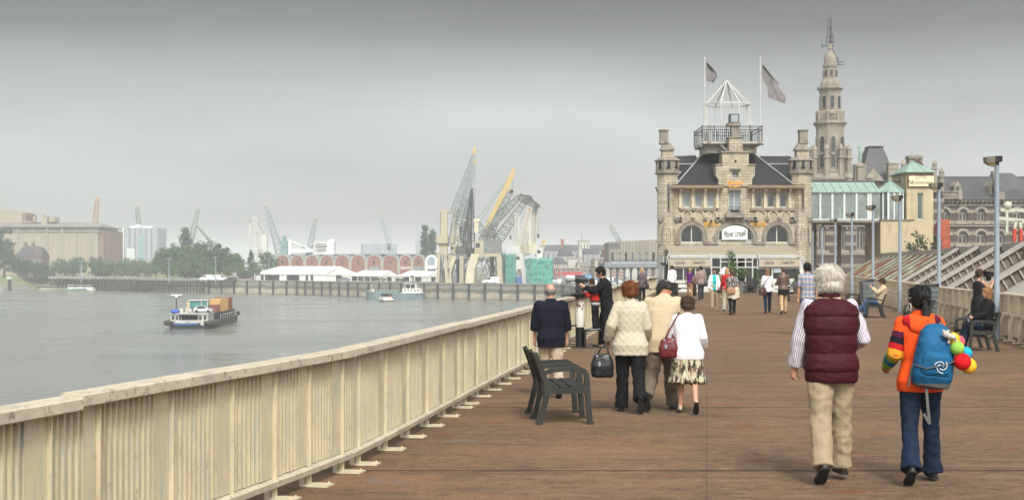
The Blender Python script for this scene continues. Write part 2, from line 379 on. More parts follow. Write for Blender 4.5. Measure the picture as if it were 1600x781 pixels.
overlay(M_deck, noise_mask(M_deck, 2.5, .52, .62, (.3,2,1), 6, seed=31), (.28,.20,.13), .25)
overlay(M_deck, noise_mask(M_deck, 10, .56, .64, (.5,1,1), 6, seed=41), (.085,.052,.034), .55)
overlay(M_deck, noise_mask(M_deck, 14, .60, .66, (.5,1,1), 6, seed=51), (.34,.25,.17), .4)
overlay(M_deck, lines_mask(M_deck, 'Y', 5.7, .055, 12.75), (.025,.018,.014), .9)
overlay(M_deck, lines_mask(M_deck, 'Y', 1.9, .02, 12.75), (.07,.045,.03), .12)
mb = MB(); ys = [-12+i*2.0 for i in range(66)]
for i in range(len(ys)-1):
    y0, y1 = ys[i], ys[i+1]
    a, c, d, e = (railX(min(y0,96))-.5,y0), (railX(min(y1,96))-.5,y1), (fenX(min(y1,106))+.14,y1), (fenX(min(y0,106))+.14,y0)
    mb.quad((*a,0),(*e,0),(*d,0),(*c,0)); mb.quad((*a,-.5),(*c,-.5),(*d,-.5),(*e,-.5)); mb.quad((*a,-.5),(*a,0),(*c,0),(*c,-.5)); mb.quad((*e,-.5),(*d,-.5),(*d,0),(*e,0))
struct(mb.build('terrace', M_deck, recalc=False))
M_seal = mat('joint_sealant', (.085,.056,.038), .8, .3, 6)
mb = MB()
for k in range(40):
    y0, y1 = 6+k*2.4, 6+k*2.4+2.4
    w = .0035
    mb.quad((.137*y0-w,y0,.004),(.137*y0+w,y0,.004),(.137*y1+w,y1,.004),(.137*y1-w,y1,.004))
struct(mb.build('deck_joint', M_seal, recalc=False))

# ---------------- left railing
rail = thing('railing', 'long cream painted steel railing with ribbed panels beside the river', 'railing', (0,0,0))
posts = [5.3,6.0,7.05,8.1,8.62,9.55,10.45,11.2,11.9,12.66]
for k in range(14):
    j = 12.9+5.7*k+(.0 if k else 0); posts += [j+.26]+[j+.26+1.036*q for q in range(1,5)]+[j+5.7-.26]
posts = sorted(set(round(p,3) for p in posts if p < 94.5)); far = [p for p in posts if p > 62]; posts = [p for p in posts if p <= 62]+far[::2]
def rp(y): return Vector((railX(y), y, 0))
M_groove = mat('peeled_groove_paint', (.27,.27,.24), .7, .3, 5, stretch=(1,1,.2))
def seg_frame(y0, y1):
    a, c = rp(y0), rp(y1); d = (c-a).normalized(); nr = Vector((d.y,-d.x,0)); return a, c, d, nr    # nr points to the walkway
NR = 11
for i in range(len(posts)-1):
    y0, y1 = posts[i], posts[i+1]; a, c, d, nr = seg_frame(y0,y1); L = (c-a).length
    mb = MB(); zb, zt = .17, 1.01
    ang = 0
    mb.cur = 1; mb.obox((a+c)/2-nr*.035+Vector((0,0,(zb+zt)/2)), d*(L/2), nr*.006, (0,0,(zt-zb)/2)); mb.cur = 0
    strip = min(.24, L*.3)
    if y0 < 62:
        mb.obox(c-d*(strip/2)-nr*.012+Vector((0,0,(zb+zt)/2)), d*(strip/2-.01), nr*.016, (0,0,(zt-zb)/2-.002))
        nb = max(3, int((L-strip)/.068))
        for q in range(nb):
            p = a+d*((L-strip)*(q+.5)/nb); w = .0185
            if y0 < 34:
                e = [p-d*w-nr*.03, p-d*w*.6+nr*.004, p+d*w*.6+nr*.004, p+d*w-nr*.03]
                mb.loft([[v+Vector((0,0,z)) for v in e] for z in (zb+.003, zt-.003)])
            else: mb.obox(p-nr*.018+Vector((0,0,(zb+zt)/2)), d*w, nr*.012, (0,0,(zt-zb)/2-.003))
    else:
        for q in range(6):
            p = a+d*(L*(q+.5)/6); mb.obox(p-nr*.015+Vector((0,0,(zb+zt)/2)), d*.07, nr*.015, (0,0,(zt-zb)/2-.003))
    mb.build('panel', [M_cream, M_groove], rail)
for i, y in enumerate(posts):
    a, c, d, nr = seg_frame(y-.05, y+.05); p = rp(y); mb = MB()
    mb.obox(p+nr*.014+Vector((0,0,.515)), d*.006, nr*.022, (0,0,.495))       # fin
    mb.obox(p-nr*.045+Vector((0,0,.5)), d*.02, nr*.02, (0,0,.5))
    if y < 62:
        mb.obox(p+nr*.09+Vector((0,0,.012)), d*.085, nr*.12, (0,0,.008))       # base plate
        for s in (-1,1): mb.lathe([(.010,.019),(.010,.030),(.004,.034)], tuple(p+nr*.17+d*.06*s), 6)
    mb.build('post', M_cream, rail)
def sweep(ys, prof, name, m, parent, path=rp):
    mb = MB(); rings = []
    for y in ys:
        a, c = path(y-.1), path(y+.1); d = (c-a).normalized(); nr = Vector((d.y,-d.x,0)); p = path(y)
        rings.append([p+nr*u+Vector((0,0,w)) for u, w in prof])
    mb.loft(rings); return mb.build(name, m, parent)
jy = [4.4,8.36]+[12.9+5.7*k for k in range(15)]
for k in range(len(jy)-1):
    y0, y1 = jy[k], min(jy[k+1],95); n_ = 6; off = .006*((k%3)-1) - (.012 if k == 0 else 0)
    if y1 <= y0: continue
    sweep([y0+.004+(y1-y0-.008)*q/n_ for q in range(n_+1)], [(-.085,1.012+off),(.072,1.012+off),(.078,1.02+off),(.074,1.078+off),(.06,1.088+off),(-.075,1.094+off),(-.085,1.08+off)], 'top_rail', M_cap, rail)
    sweep([y0+.004+(y1-y0-.008)*q/n_ for q in range(n_+1)], [(-.03,.105),(.055,.105),(.06,.15),(.03,.166),(-.03,.166)], 'bottom_rail', M_cap, rail)

# ---------------- right fence
M_fence = mat('fence_paint', (.70,.60,.44), .55, .16, 1.6, .1, 30)
overlay(M_fence, noise_mask(M_fence, 3, .60, .72, (1,1,.3), seed=9), (.20,.13,.08), .55)
fen = thing('fence', 'cream steel fence of solid panels along the shed side of the terrace', 'fence', (0,0,0))
def fp(y): return Vector((fenX(y), y, 0))
fy = []; y = 22.0
while y < 104: fy.append(round(y,3)); y += 1.12 if y < 66 else 2.2
for i in range(len(fy)-1):
    a, c = fp(fy[i]), fp(fy[i+1]); d = (c-a).normalized(); nr = Vector((-d.y,d.x,0)); L = (c-a).length; mb = MB()
    mb.obox((a+c)/2+Vector((0,0,.87)), d*(L/2), nr*.008, (0,0,.22)); mb.obox((a+c)/2-nr*.03+Vector((0,0,.37)), d*(L/2), nr*.008, (0,0,.27))
    mb.build('panel', M_fence, fen)
    mb = MB(); mb.obox(a+nr*.05+Vector((0,0,.54)), d*.012, nr*.05, (0,0,.54)); mb.obox(a+nr*.1+Vector((0,0,.010)), d*.08, nr*.13, (0,0,.008)); mb.build('post', M_fence, fen)
sweep([22+82*q/60 for q in range(61)], [(-.07,1.09),(.07,1.09),(.07,1.14),(-.07,1.14)], 'top_rail', M_fence, fen, fp)
sweep([22+82*q/60 for q in range(61)], [(-.13,.62),(-.04,.62),(-.04,.68),(-.13,.68)], 'middle_rail', M_fence, fen, fp)

# ---------------- lamp posts
lamp = thing('lamp_post', 'nearest grey lamp post, beside the woman in the dark dress at the fence', 'lamp post', (12.0,35.2,0), 0, 'lamp posts along the fence')
mb = MB(); mb.lathe([(.13,0),(.13,.02),(.078,.03),(.078,1.2),(.07,1.22),(.056,4.2),(.056,4.3)], (0,0,0), 14); mb.build('pole', M_galv, lamp, 40)
M_floodgrey = mat('flood_housing', (.17,.155,.12), .5, .2, 5); M_lens = mat('flood_lens', (.22,.17,.08), .25, .3, 6)
mb = MB(); mb.add([(-.29,-.13,4.36),(-.29,.13,4.36),(-.085,.13,4.36),(-.085,-.13,4.36),(-.30,-.14,4.50),(-.30,.14,4.50),(-.08,.14,4.52),(-.08,-.14,4.52)], [(0,3,2,1),(4,5,6,7),(0,1,5,4),(1,2,6,5),(2,3,7,6),(3,0,4,7)])
fh = mb.build('flood_head', M_floodgrey, lamp)
mb = MB(); mb.add([(-.28,-.12,4.358),(-.28,.12,4.358),(-.075,.12,4.358),(-.075,-.12,4.358),(-.2,-.10,4.30),(-.2,.10,4.30),(-.06,.10,4.265),(-.06,-.10,4.265)], [(0,3,2,1),(4,5,6,7),(0,1,5,4),(1,2,6,5),(2,3,7,6),(3,0,4,7)]); mb.build('lens', M_lens, fh)
mb = MB(); mb.box(-.083,.10,-.12,.12,4.38,4.525); mb.box(-.045,.045,-.04,.04,4.3,4.38); mb.build('ballast_box', M_black, lamp)
mb = MB(); mb.box(-.05,.05,-.095,-.07,.5,.85); mb.build('access_door', M_galv, lamp)
ords = ['second', 'third', 'fourth', 'fifth', 'sixth', 'seventh', 'eighth', 'ninth']
for k, (px, top) in enumerate(((1467,282),(1406,302),(1364,318),(1331,330),(1305,340),(1285,348),(1270,354),(1258,360))):
    Y_ = 2.75*F/(HZ-top)*1.0
    dup(lamp, (X(px,Y_), Y_, 0), 0, f'grey lamp post with flat flood head, {ords[k]} from the nearest in the row')

# ---------------- port shed roof beyond the fence
M_roof = mat('shed_roof_felt', (.35,.325,.285), .85, .16, .8, .15, 6)
M_roofrust = mat('rusty_roof', (.27,.27,.20), .85, .3, 1.2, .3, 5)
overlay(M_roofrust, noise_mask(M_roofrust, .9, .50, .56, (.45,1,1)), (.22,.055,.022), .9)
overlay(M_roofrust, noise_mask(M_roofrust, .7, .55, .62, (1,1,1), seed=4), (.42,.42,.30), .7)
M_beam = mat('roof_beam_felt', (.34,.315,.27), .8, .15, 1.5)
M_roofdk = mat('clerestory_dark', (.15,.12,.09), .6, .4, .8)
shed = thing('port_shed', 'low port shed with a sloping roof crossed by raised beams beyond the fence', 'shed', (0,0,0))
def ep(y): return Vector((fenX(y)+.35, y, .45))
def rdp(y): return Vector((fenX(y)+3.3, y, 2.2))
def roof_strip(y0, y1, m, name):
    mb = MB(); n_ = 6; ys = [y0+(y1-y0)*q/n_ for q in range(n_+1)]
    for q in range(n_):
        mb.quad(ep(ys[q]), rdp(ys[q]), rdp(ys[q+1]), ep(ys[q+1])); 
        mb.quad(ep(ys[q])+Vector((0,0,-4.7)), ep(ys[q]), ep(ys[q+1]), ep(ys[q+1])+Vector((0,0,-4.7)))
        r0, r1 = rdp(ys[q]), rdp(ys[q+1]); k = Vector((9,0,-.5)); mb.quad(r0, r0+k, r1+k, r1)
    return mb.build(name, m, shed, recalc=False)
roof_strip(18, 66, M_roof, 'roof'); roof_strip(66, 104, M_roofrust, 'rusty_roof')['label'] = 'rusty peeling far part of the roof'
y = 30.6
while y < 103:
    a, c = ep(y), rdp(y); d = (c-a).normalized(); mb = MB(); w = .34 if y < 66 else .2; hh = .38 if y < 66 else .22
    up = Vector((0,1,0)).cross(d)*-1
    if up.z < 0: up = -up
    o_ = d*.02
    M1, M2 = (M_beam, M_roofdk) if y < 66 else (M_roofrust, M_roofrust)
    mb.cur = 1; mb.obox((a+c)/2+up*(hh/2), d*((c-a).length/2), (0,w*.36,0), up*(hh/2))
    mb.cur = 0; mb.obox((a+c)/2+up*(hh+.035), d*((c-a).length/2+.04), (0,w*.80,0), up*.035)
    nst = 12 if y < 66 else 7
    for q in range(nst):
        p = a.lerp(c, (q+.5)/nst)
        mb.bar(p+Vector((0,-w*.36-.035,0))+up*.02, p+Vector((0,-w*.36-.035,0))+up*hh, .05, .06, (0,1,0))
    mb.build('roof_beam', [M1, M2], shed)
    y += 5.7 if y < 66 else 2.85
sweep([18+86*q/50 for q in range(51)], [(-.15,.15),(.15,.15),(.15,.42),(-.15,.42)], 'ridge_cap', M_beam, shed, rdp)
M_rooflight = mat('rooflight_sheet', (.30,.33,.34), .35, .2, 1)
mb = MB()
for y0, y1 in ((25.6,29.8),(31.2,33.6)):
    pts = [ep(y0).lerp(rdp(y0),.06), ep(y0).lerp(rdp(y0),.8), ep(y1).lerp(rdp(y1),.8), ep(y1).lerp(rdp(y1),.06)]
    up = Vector((-.5,0,.86)); lo = [p+up*.03 for p in pts]; hi = [p+up*.16 for p in pts]
    mb.add(lo+hi, [(0,1,2,3),(4,5,6,7),(0,1,5,4),(1,2,6,5),(2,3,7,6),(3,0,4,7)])
mb.build('rooflight', M_rooflight, shed)

# ---------------- benches
def bench_arm(x):
    """side frame of the bench in the y-z plane (front = +y)"""
    mb = MB()
    def strip(pts, ws, t=.03):
        rings = []
        for i, (yy, zz) in enumerate(pts):
            a = pts[max(i-1,0)]; c = pts[min(i+1,len(pts)-1)]; dy, dz = c[0]-a[0], c[1]-a[1]; L = math.hypot(dy,dz); ny, nz = -dz/L, dy/L; w = ws[i]/2
            rings.append([(x-t, yy+ny*w, zz+nz*w),(x+t, yy+ny*w, zz+nz*w),(x+t, yy-ny*w, zz-nz*w),(x-t, yy-ny*w, zz-nz*w)])
        mb.loft(rings)
    strip([(-.31,0.0),(-.285,.06),(-.235,.25),(-.20,.40),(-.235,.52),(-.30,.70),(-.35,.83)], [.085,.06,.06,.075,.065,.055,.05])
    strip([(.30,0),(.285,.05),(.27,.25),(.255,.42),(.25,.56),(.225,.615),(.17,.64),(.0,.64),(-.16,.625),(-.235,.60)], [.08,.06,.06,.07,.06,.06,.055,.05,.05,.05])
    strip([(-.215,.39),(0,.385),(.255,.40)], [.07,.06,.07], .028)
    return mb
bench = thing('park_bench', 'grey two seat bench with three curved armrests, standing empty near the river railing', 'bench', (0,0,0), 0, 'benches on the terrace')
for xx in (-.64,0,.64): bench_arm(xx).build('side_frame', M_bench, bench, 30)
for sx in (-1,1):
    cx = sx*.32
    mb = MB()
    for k, yy in enumerate((-.12,.0,.12,.225)): 
        mb.box(cx-.287,cx+.287,yy-.05,yy+.05,.415,.44)
    for xx in (-.18,.18): mb.box(cx+xx-.015,cx+xx+.015,-.18,.27,.395,.4145)
    mb.build('seat', M_bench, bench)
    mb = MB()
    for k, zz in enumerate((.53,.65,.77)):
        yy = -.225-(zz-.5)*.37
        mb.obox((cx,yy,zz), (.287,0,0), (0,.012,.004), (0,-.02,.048))
    for xx in (-.18,.18): mb.bar((cx+xx,-.225,.46),(cx+xx,-.345,.81),.03,.014,(0,1,.3))
    mb.build('backrest', M_bench, bench)
# near bench faces right (+X): front is local +y, so turn by -90 degrees
bench.location = (.56, 17.1, 0); bench.rotation_euler = (0,0,R(-85))
SEATB = (X(1524,30.9), 30.9, 0)
dup(bench, SEATB, R(87), 'grey bench by the fence carrying the seated woman in black')
SEATM = (X(1366,49.8), 49.8, 0)
dup(bench, SEATM, R(80), 'grey bench by the fence with the man in a cap lounging on it')
dup(bench, (X(1334,57.5), 57.5, 0), R(80), 'empty grey bench beyond the man in a cap, partly hidden by the white haired man')
dup(bench, (X(1434,41.5), 41.5, 0), R(86), 'empty grey bench half hidden behind the woman with the backpack')
# ---------------- litter bins
def litter_bin(px, Y_, label):
    t = thing('litter_bin', label, 'litter bin', (X(px,Y_), Y_, 0), R(15), 'litter bins by the fence')
    mb = MB(); mb.lathe([(.03,0),(.03,1.15)], (0,.18,0), 8); mb.box(-.12,.12,.06,.30,0,.015); mb.build('post', M_dkmetal, t)
    mb = MB(); rings = []
    for z, w in ((.42,.19),(.44,.21),(1.12,.25),(1.16,.25)):
        rings.append([(sx*w-(.03 if sx*0+sy<0 and 0 else 0), sy*w*.62-.06, z) for sx, sy in ((-1,-1),(1,-1),(1,1),(-1,1))])
    mb.loft(rings)
    for z in (.58,.74,.90,1.04): mb.box(-.232-(z-.6)*.05,.232+(z-.6)*.05,-.222-(z-.6)*.03,-.05,z-.012,z+.012)
    mb.build('body', mat('bin_grey', (.13,.15,.15), .5, .15, 5), t)
    mb = MB(); mb.add([(-.26,-.23,1.17),(.26,-.23,1.17),(.26,.11,1.17),(-.26,.11,1.17),(-.2,-.23,1.20),(.26,-.23,1.28),(.26,.11,1.28),(-.2,.11,1.20)], [(0,3,2,1),(4,5,6,7),(0,1,5,4),(1,2,6,5),(2,3,7,6),(3,0,4,7)]); mb.build('hood', M_dkmetal, t)
litter_bin(1353, 56.0, 'grey slatted litter bin behind the bench of the man in a cap')
litter_bin(1449, 42.6, 'grey slatted litter bin just behind the head of the woman with the backpack')
# ---------------- coin telescope with step plates
TY = 31.8
tel = thing('viewing_telescope', 'grey coin operated telescope on a peeling post with steps, by the railing', 'telescope', (X(906,TY), TY, 0))
mb = MB(); mb.lathe([(.10,0),(.10,.45)], seg=14); mb.build('lower_post', M_black, tel, 40)
M_peel = mat('peeling_post', (.55,.54,.48), .6, .1, 3); overlay(M_peel, noise_mask(M_peel, 3.0, .50, .53, (1,1,.7)), (.10,.045,.025), .95)
mb = MB(); mb.lathe([(.105,.452),(.105,1.08),(.09,1.1)], seg=14); mb.build('post', M_peel, tel, 40)
mb = MB(); mb.lathe([(.09,1.1),(.20,1.16),(.22,1.19),(.10,1.24),(.09,1.27)], seg=18); mb.box(-.11,.11,-.1,.1,1.27,1.36); mb.build('collar', M_dkmetal, tel, 40)
mb = MB(); mb.tube([(-.11,0,1.53),(.11,0,1.51)], [.075,.095], 14); mb.box(-.09,.09,-.07,.07,1.35,1.45); mb.tube([(.11,0,1.51),(.19,0,1.5)], [.05,.045], 12); mb.build('body', M_dkmetal, tel, 40)
mb = MB(); mb.tube([(-.11,0,1.53),(-.15,0,1.533),(-.30,0,1.545),(-.34,0,1.546)], [.06,.078,.072,.035], 14); mb.build('lens_tube', mat('telescope_shell', (.42,.43,.43), .35, .1), tel, 40)
mb = MB(); mb.box(.06,.50,-.22,.22,.37,.40); mb.box(.09,.13,-.2,.2,.02,.37); mb.build('step', M_black, tel)
mb = MB(); mb.box(-.36,.3,-.3,.3,0.001,.02); mb.build('base_plate', M_black, tel)
for z in (.5, 1.17):
    mb = MB(); mb.bar((-.09,0,z-.02),(-.40,0,z-.02),.035); mb.build('rail_bracket', M_dkmetal, tel)
# ================================================================= tavern at the end of the terrace
TVY = 99.5; SC = F/TVY
TX0 = X(1149.5, TVY)
fx = lambda px: (px-1149.5)/SC
fz = lambda py: CAMZ+(HZ-py)/SC
M_ash = mat('cream_ashlar', (.92,.90,.86), .9, .22, 1.3, 0)
brick(M_ash, .55, .19, (.55,.49,.37), (.41,.365,.275), (.17,.145,.105), .013, .02)
overlay(M_ash, noise_mask(M_ash, .8, .58, .72, (1,1,.5)), (.20,.175,.13), .6)
overlay(M_ash, noise_mask(M_ash, .5, .56, .70, (2.5,2.5,.25), seed=7), (.15,.13,.10), .55)
M_render = mat('cream_render', (.53,.46,.335), .85, .14, 1.2, .1, 12)
M_stoneC = mat('weathered_stone', (.225,.205,.165), .9, .35, 2.5, .3, 14)
M_glassdk = glass_mat('window_glass', (.022,.024,.026), .08)
M_glasslt = glass_mat('window_glass_curtain', (.20,.24,.25), .12)
M_wframe = mat('window_paint', (.60,.60,.55), .5, .08, 3)
M_slateT = mat('roof_slate', (.85,.85,.85), .6, .3, 1.4, 0)
brick(M_slateT, .30, .13, (.036,.037,.040), (.022,.023,.026), (.012,.012,.014), .012, .012)
overlay(M_slateT, noise_mask(M_slateT, 2.2, .68, .74, (1,1,1)), (.17,.16,.13), .6)
M_lead = mat('lead_flashing', (.34,.34,.33), .6, .2, 4)
M_gold = mat('gold_lettering', (.62,.33,.04), .45, .1)
tv = thing('tavern_building', 'cream stone tavern with slate roof, corner turrets and a stepped gable closing the terrace', 'building', (TX0, TVY, 0))
# front wall with real openings
outer = [(fx(1033),0),(fx(1265),0),(fx(1265),fz(291)),(fx(1033),fz(291))]
A1 = arch(fx(1081), fz(379), fz(370.5), 17.5/SC, 19/SC); A2 = arch(fx(1149.5), fz(379), fz(372), 27.5/SC, 22/SC); A3 = arch(fx(1214.5), fz(379), fz(370.5), 17.5/SC, 19/SC)
wins = []
for c in (1072.5, 1091.5, 1110.5, 1185.5, 1205, 1224): wins.append(rect(fx(c-5.2), fx(c+5.2), fz(323.5), fz(302.5)))
door = rect(fx(1138.5), fx(1156.5), fz(332), fz(297.5))
ground = [rect(fx(1050), fx(1248), .02, fz(402))]
mb = MB(); hole_wall(mb, outer, [A1,A2,A3,door]+wins+ground, 0, .38)
mb.box(fx(1058),fx(1250),.381,8.5,fz(340),fz(291)-.003)
mb.box(fx(1058),fx(1064),.381,8.5,-4,fz(340)); mb.box(fx(1244),fx(1250),.381,8.5,-4,fz(340))
mb.box(fx(1064),fx(1244),8.0,8.4,-4,fz(340))
mb.build('wall', M_ash, tv)
def window(o, cx0, cx1, z0, z1, y, mull=(), transom=(), gm=M_glassdk, parent=None, top=None, fw=.05, fm=None):
    """o: polygon of the opening; frame bars + pane"""
    fm = fm or M_wframe
    mb = MB(); n_ = len(o)
    cx = sum(p[0] for p in o)/n_; cz = sum(p[1] for p in o)/n_
    inn = []
    for i in range(n_):
        p, a, c = Vector(o[i]), Vector(o[i-1]), Vector(o[(i+1)%n_]); d1, d2 = (p-a).normalized(), (c-p).normalized()
        nn = (Vector((-d1.y,d1.x))+Vector((-d2.y,d2.x)))
        if nn.length < .01: nn = Vector((-d1.y,d1.x))
        nn.normalize(); k = fw/max(.5,nn.dot(Vector((-d1.y,d1.x)))); inn.append((p.x+nn.x*k, p.y+nn.y*k))
    hole_wall(mb, o, [inn], y-.03, .06)
    for m_ in mull: mb.box(m_-fw*.5, m_+fw*.5, y-.028, y+.028, z0+fw*.6, z1-fw*.6)
    for t_ in transom: mb.box(cx0+fw*.6, cx1-fw*.6, y-.026, y+.026, t_-fw*.45, t_+fw*.45)
    f = mb.build('window', fm, parent)
    mb = MB(); mb.prism(o, y+.004, y+.012); mb.build('pane', gm, f)
    return f
for o, c in ((A1,1081),(A3,1214.5)): window(o, fx(c-17.5), fx(c+17.5), fz(379), fz(352), .25, (fx(c),), (), M_glassdk, tv, fw=.06)
window(A2, fx(1122), fx(1177), fz(379), fz(350), .25, (fx(1132),fx(1167)), (fz(375.5),), M_glassdk, tv, fw=.07)
for k, w in enumerate(wins): window(w, w[0][0], w[1][0], w[0][1], w[2][1], .2, (), (), M_glasslt if k < 3 else M_glassdk, tv, fw=.045)
window(door, door[0][0], door[1][0], door[0][1], door[2][1], .2, (fx(1147.5),), (), M_glasslt, tv, fw=.06)
# arch surrounds of grey voussoirs
def ringarch(cx, zs, w, rise, t, y0, y1, z0, m, name='arch_surround', n=16):
    mb = MB()
    o_ = [(cx+(w+t)*math.cos(math.pi*i/n), zs+(rise+t)*math.sin(math.pi*i/n)) for i in range(n+1)]
    i_ = [(cx+w*math.cos(math.pi*i/n), zs+rise*math.sin(math.pi*i/n)) for i in range(n+1)]
    for i in range(n):
        mb.prism([o_[i],o_[i+1],i_[i+1],i_[i]], y0, y1)
    mb.prism(rect(cx-w-t,cx-w,z0,zs), y0, y1); mb.prism(rect(cx+w,cx+w+t,z0,zs), y0, y1)
    return mb.build(name, m, tv)
for c, w, r_, zz in ((1081,17.5,19,370.5),(1149.5,27.5,22,372),(1214.5,17.5,19,370.5)):
    ringarch(fx(c), fz(zz), w/SC+.003, r_/SC+.003, .22, -.09, -.003, fz(380), M_stoneC)
    ringarch(fx(c), fz(zz), w/SC+.226, r_/SC+.226, .06, -.13, -.003, fz(375), M_stoneC, 'hood_mould')
# string courses, sills, cornices
def band(px0, px1, y0, y1, d, m=M_stoneC, name='string_course', yo=-.003):
    mb = MB(); mb.box(fx(px0), fx(px1), -d, yo, fz(y1), fz(y0)); return mb.build(name, m, tv)
band(1063, 1118, 325.5, 329, .16, name='window_sill'); band(1172, 1242, 325.5, 329, .16, name='window_sill')
for a, b_ in ((1028.5,1064),(1117,1182),(1234,1270)):
    band(a, b_, 340, 344, .2)
    mb = MB(); c = a+3
    while c < b_-2:
        mb.prism([(-.18,fz(344)),(-.003,fz(344)),(-.003,fz(349)),(-.06,fz(349)),(-.18,fz(346.5))], fx(c-1.6), fx(c+1.6), 'x'); c += 6.4 if b_-a < 50 else 10
    mb.split('corbel', M_stoneC, tv)
for a, b_ in ((1030,1063),(1100,1122),(1177,1196),(1233,1268)): band(a, b_, 378, 382, .12)
# blind arcades between string courses
for c0 in (1069, 1185):
    for k in range(3):
        cc = c0+k*19.3+4
        ringarch(fx(cc), fz(337), .30, .30, .09, -.10, -.003, fz(339.5), M_render, 'blind_arch')
    for k in range(4 if c0 == 1069 else 4):
        cc = c0+k*19.3-5.6
        mb = MB(); mb.prism([(-.2,fz(340)),(-.003,fz(340)),(-.003,fz(348)),(-.07,fz(347)),(-.2,fz(343))], fx(cc-2.4), fx(cc+2.4), 'x'); mb.build('corbel', M_stoneC, tv)
# bracketed eaves over the window rows
for a, b_, ws in ((1048,1129,(1072.5,1091.5,1110.5)),(1168,1255,(1185.5,1205,1224))):
    mb = MB(); mb.prism([(-.75,fz(293)),(-.75,fz(291)),(-.85,fz(290)),(0.3,fz(289)),(0.3,fz(295.5)),(-.45,fz(295.5))], fx(a), fx(b_), 'x'); mb.build('eaves', M_render, tv)
    for k in range(4):
        cc = ws[0]-9.6+k*19.25
        mb = MB(); mb.prism([(-.55,fz(295.6)),(-.003,fz(295.6)),(-.003,fz(325)),(-.12,fz(325)),(-.14,fz(303)),(-.3,fz(301)),(-.5,fz(298))], fx(cc-1.9), fx(cc+1.9), 'x')
        mb.box(fx(cc-2.4),fx(cc+2.4),-.2,-.002,fz(325.4),fz(321)); mb.build('eaves_bracket', M_render, tv)
# stepped gable with chimney shaft
gx = lambda *p: [(fx(a), fz(b_)) for a, b_ in p]
mb = MB(); hw = [rect(fx(1143),fx(1153.5),fz(278),fz(266)), rect(fx(1147),fx(1150.6),fz(254),fz(250.6))]
hole_wall(mb, gx((1122,291),(1174.5,291),(1174.5,281),(1179,274),(1179,258.5),(1169.6,258.5),(1169.6,239),(1128,239),(1128,258.5),(1118,258.5),(1118,274),(1122,281)), hw, -.14, 1.6)
mb.build('gable', M_ash, tv)
window(hw[0], hw[0][0][0], hw[0][1][0], fz(278), fz(266), .1, (), (fz(274.5),), M_glassdk, tv, fw=.05)
mb = MB(); mb.box(fx(1146),fx(1151.5),.0,.1,fz(255),fz(250)); mb.build('vent', M_black, tv)
for a, b_, y0, y1, d in ((1126,1171.5,236.5,239,.24),(1116.5,1129,256.7,258.6,.22),(1168.5,1180.5,256.7,258.6,.22),(1140,1157,263,265.6,.3),(1138,1159,294.5,297.3,.28)):
    mb = MB(); mb.box(fx(a),fx(b_),-d,1.2 if y0 < 260 else -.142,fz(y1)+.002,fz(y0)); mb.build('coping', M_stoneC, tv)
mb = MB(); mb.box(fx(1139),fx(1160),-.12,.85,fz(236.5),fz(216)); mb.build('chimney_base', M_ash, tv)
mb = MB(); mb.box(fx(1137.5),fx(1161),-.2,.95,fz(216),fz(214.3)); mb.box(fx(1143),fx(1155.5),-.02,.75,fz(214.3),fz(197)); mb.box(fx(1137),fx(1157),-.12,.85,fz(197),fz(192.5)); mb.build('chimney_shaft', M_stoneC, tv)
mb = MB(); mb.box(fx(1140.5),fx(1155.5),.05,.75,fz(192.4),fz(178)); lb = mb.build('floodlight_box', M_dkmetal, tv)
mb = MB(); mb.box(fx(1142.3),fx(1153.7),.03,.049,fz(190.8),fz(179.6)); mb.build('floodlight_glass', mat('frosted_glass', (.30,.33,.34), .3, .1), lb)
# orange script sign on the gable (illegible in part), balcony box and planter
text('Grand', .36, mat('orange_sign', (.75,.33,.03), .5, .05), tv, (fx(1147.5), -.16, fz(288.2)), shear=.15, width=25/SC, bold=.012)
text('Café', .2, mat('orange_sign', (.75,.33,.03)), tv, (fx(1147.5), -.16, fz(293.2)), width=18/SC, bold=.008)
mb = MB(); mb.box(fx(1133),fx(1162),-.5,-.003,fz(340),fz(334)); mb.box(fx(1136),fx(1159),-.4,-.003,fz(334),fz(331.8)); mb.build('balcony_sill', M_stoneC, tv)
mb = MB(); 
for z in (323.4, 327.5): mb.bar((fx(1137.5),-.12,fz(z)),(fx(1157.5),-.12,fz(z)),.03)
mb.build('balcony_bar', M_dkmetal, tv)
mb = MB(); mb.box(fx(1141),fx(1154),-.42,-.1,fz(331.7),fz(328.6)); mb.build('planter_box', M_black, tv)
for s, cx, wd in (('BISTRO',1111.5,23),('TAVERNE',1182.5,29)):
    text(s, .42, M_gold, tv, (fx(cx), -.05, fz(353.6)), width=wd/SC, bold=.012)
for cx in (1110, 1181): 
    mb = MB(); mb.tube([(fx(cx),-.25,fz(348)),(fx(cx),-.25,fz(344.2))],[.11,.05],8); mb.tube([(fx(cx),-.25,fz(344.2)),(fx(cx),-.22,fz(341))],.02,6); mb.build('spot_lamp', M_black, tv)
# white sign inside the middle arch
sg = MB(); sg.prism([(fx(1128),fz(374.4)),(fx(1168),fz(374.4)),(fx(1168),fz(360))]+[(fx(1148+20*math.cos(math.pi*i/12)),fz(360-8*math.sin(math.pi*i/12))) for i in range(1,12)]+[(fx(1128),fz(360))], .02, .12); sgo = sg.build('sign_board', mat('sign_white', (.78,.78,.74), .5, .05, 2), tv)
M_signgreen = mat('sign_green_ink', (.045,.06,.05), .5, .05)
t_ = text('Pilsner Urquell', .62, M_signgreen, sgo, (fx(1148), .005, fz(369.5)), rot=(90,0,0), shear=.25, width=35/SC, bold=.004); t_.rotation_euler = (R(90), R(-4), 0)
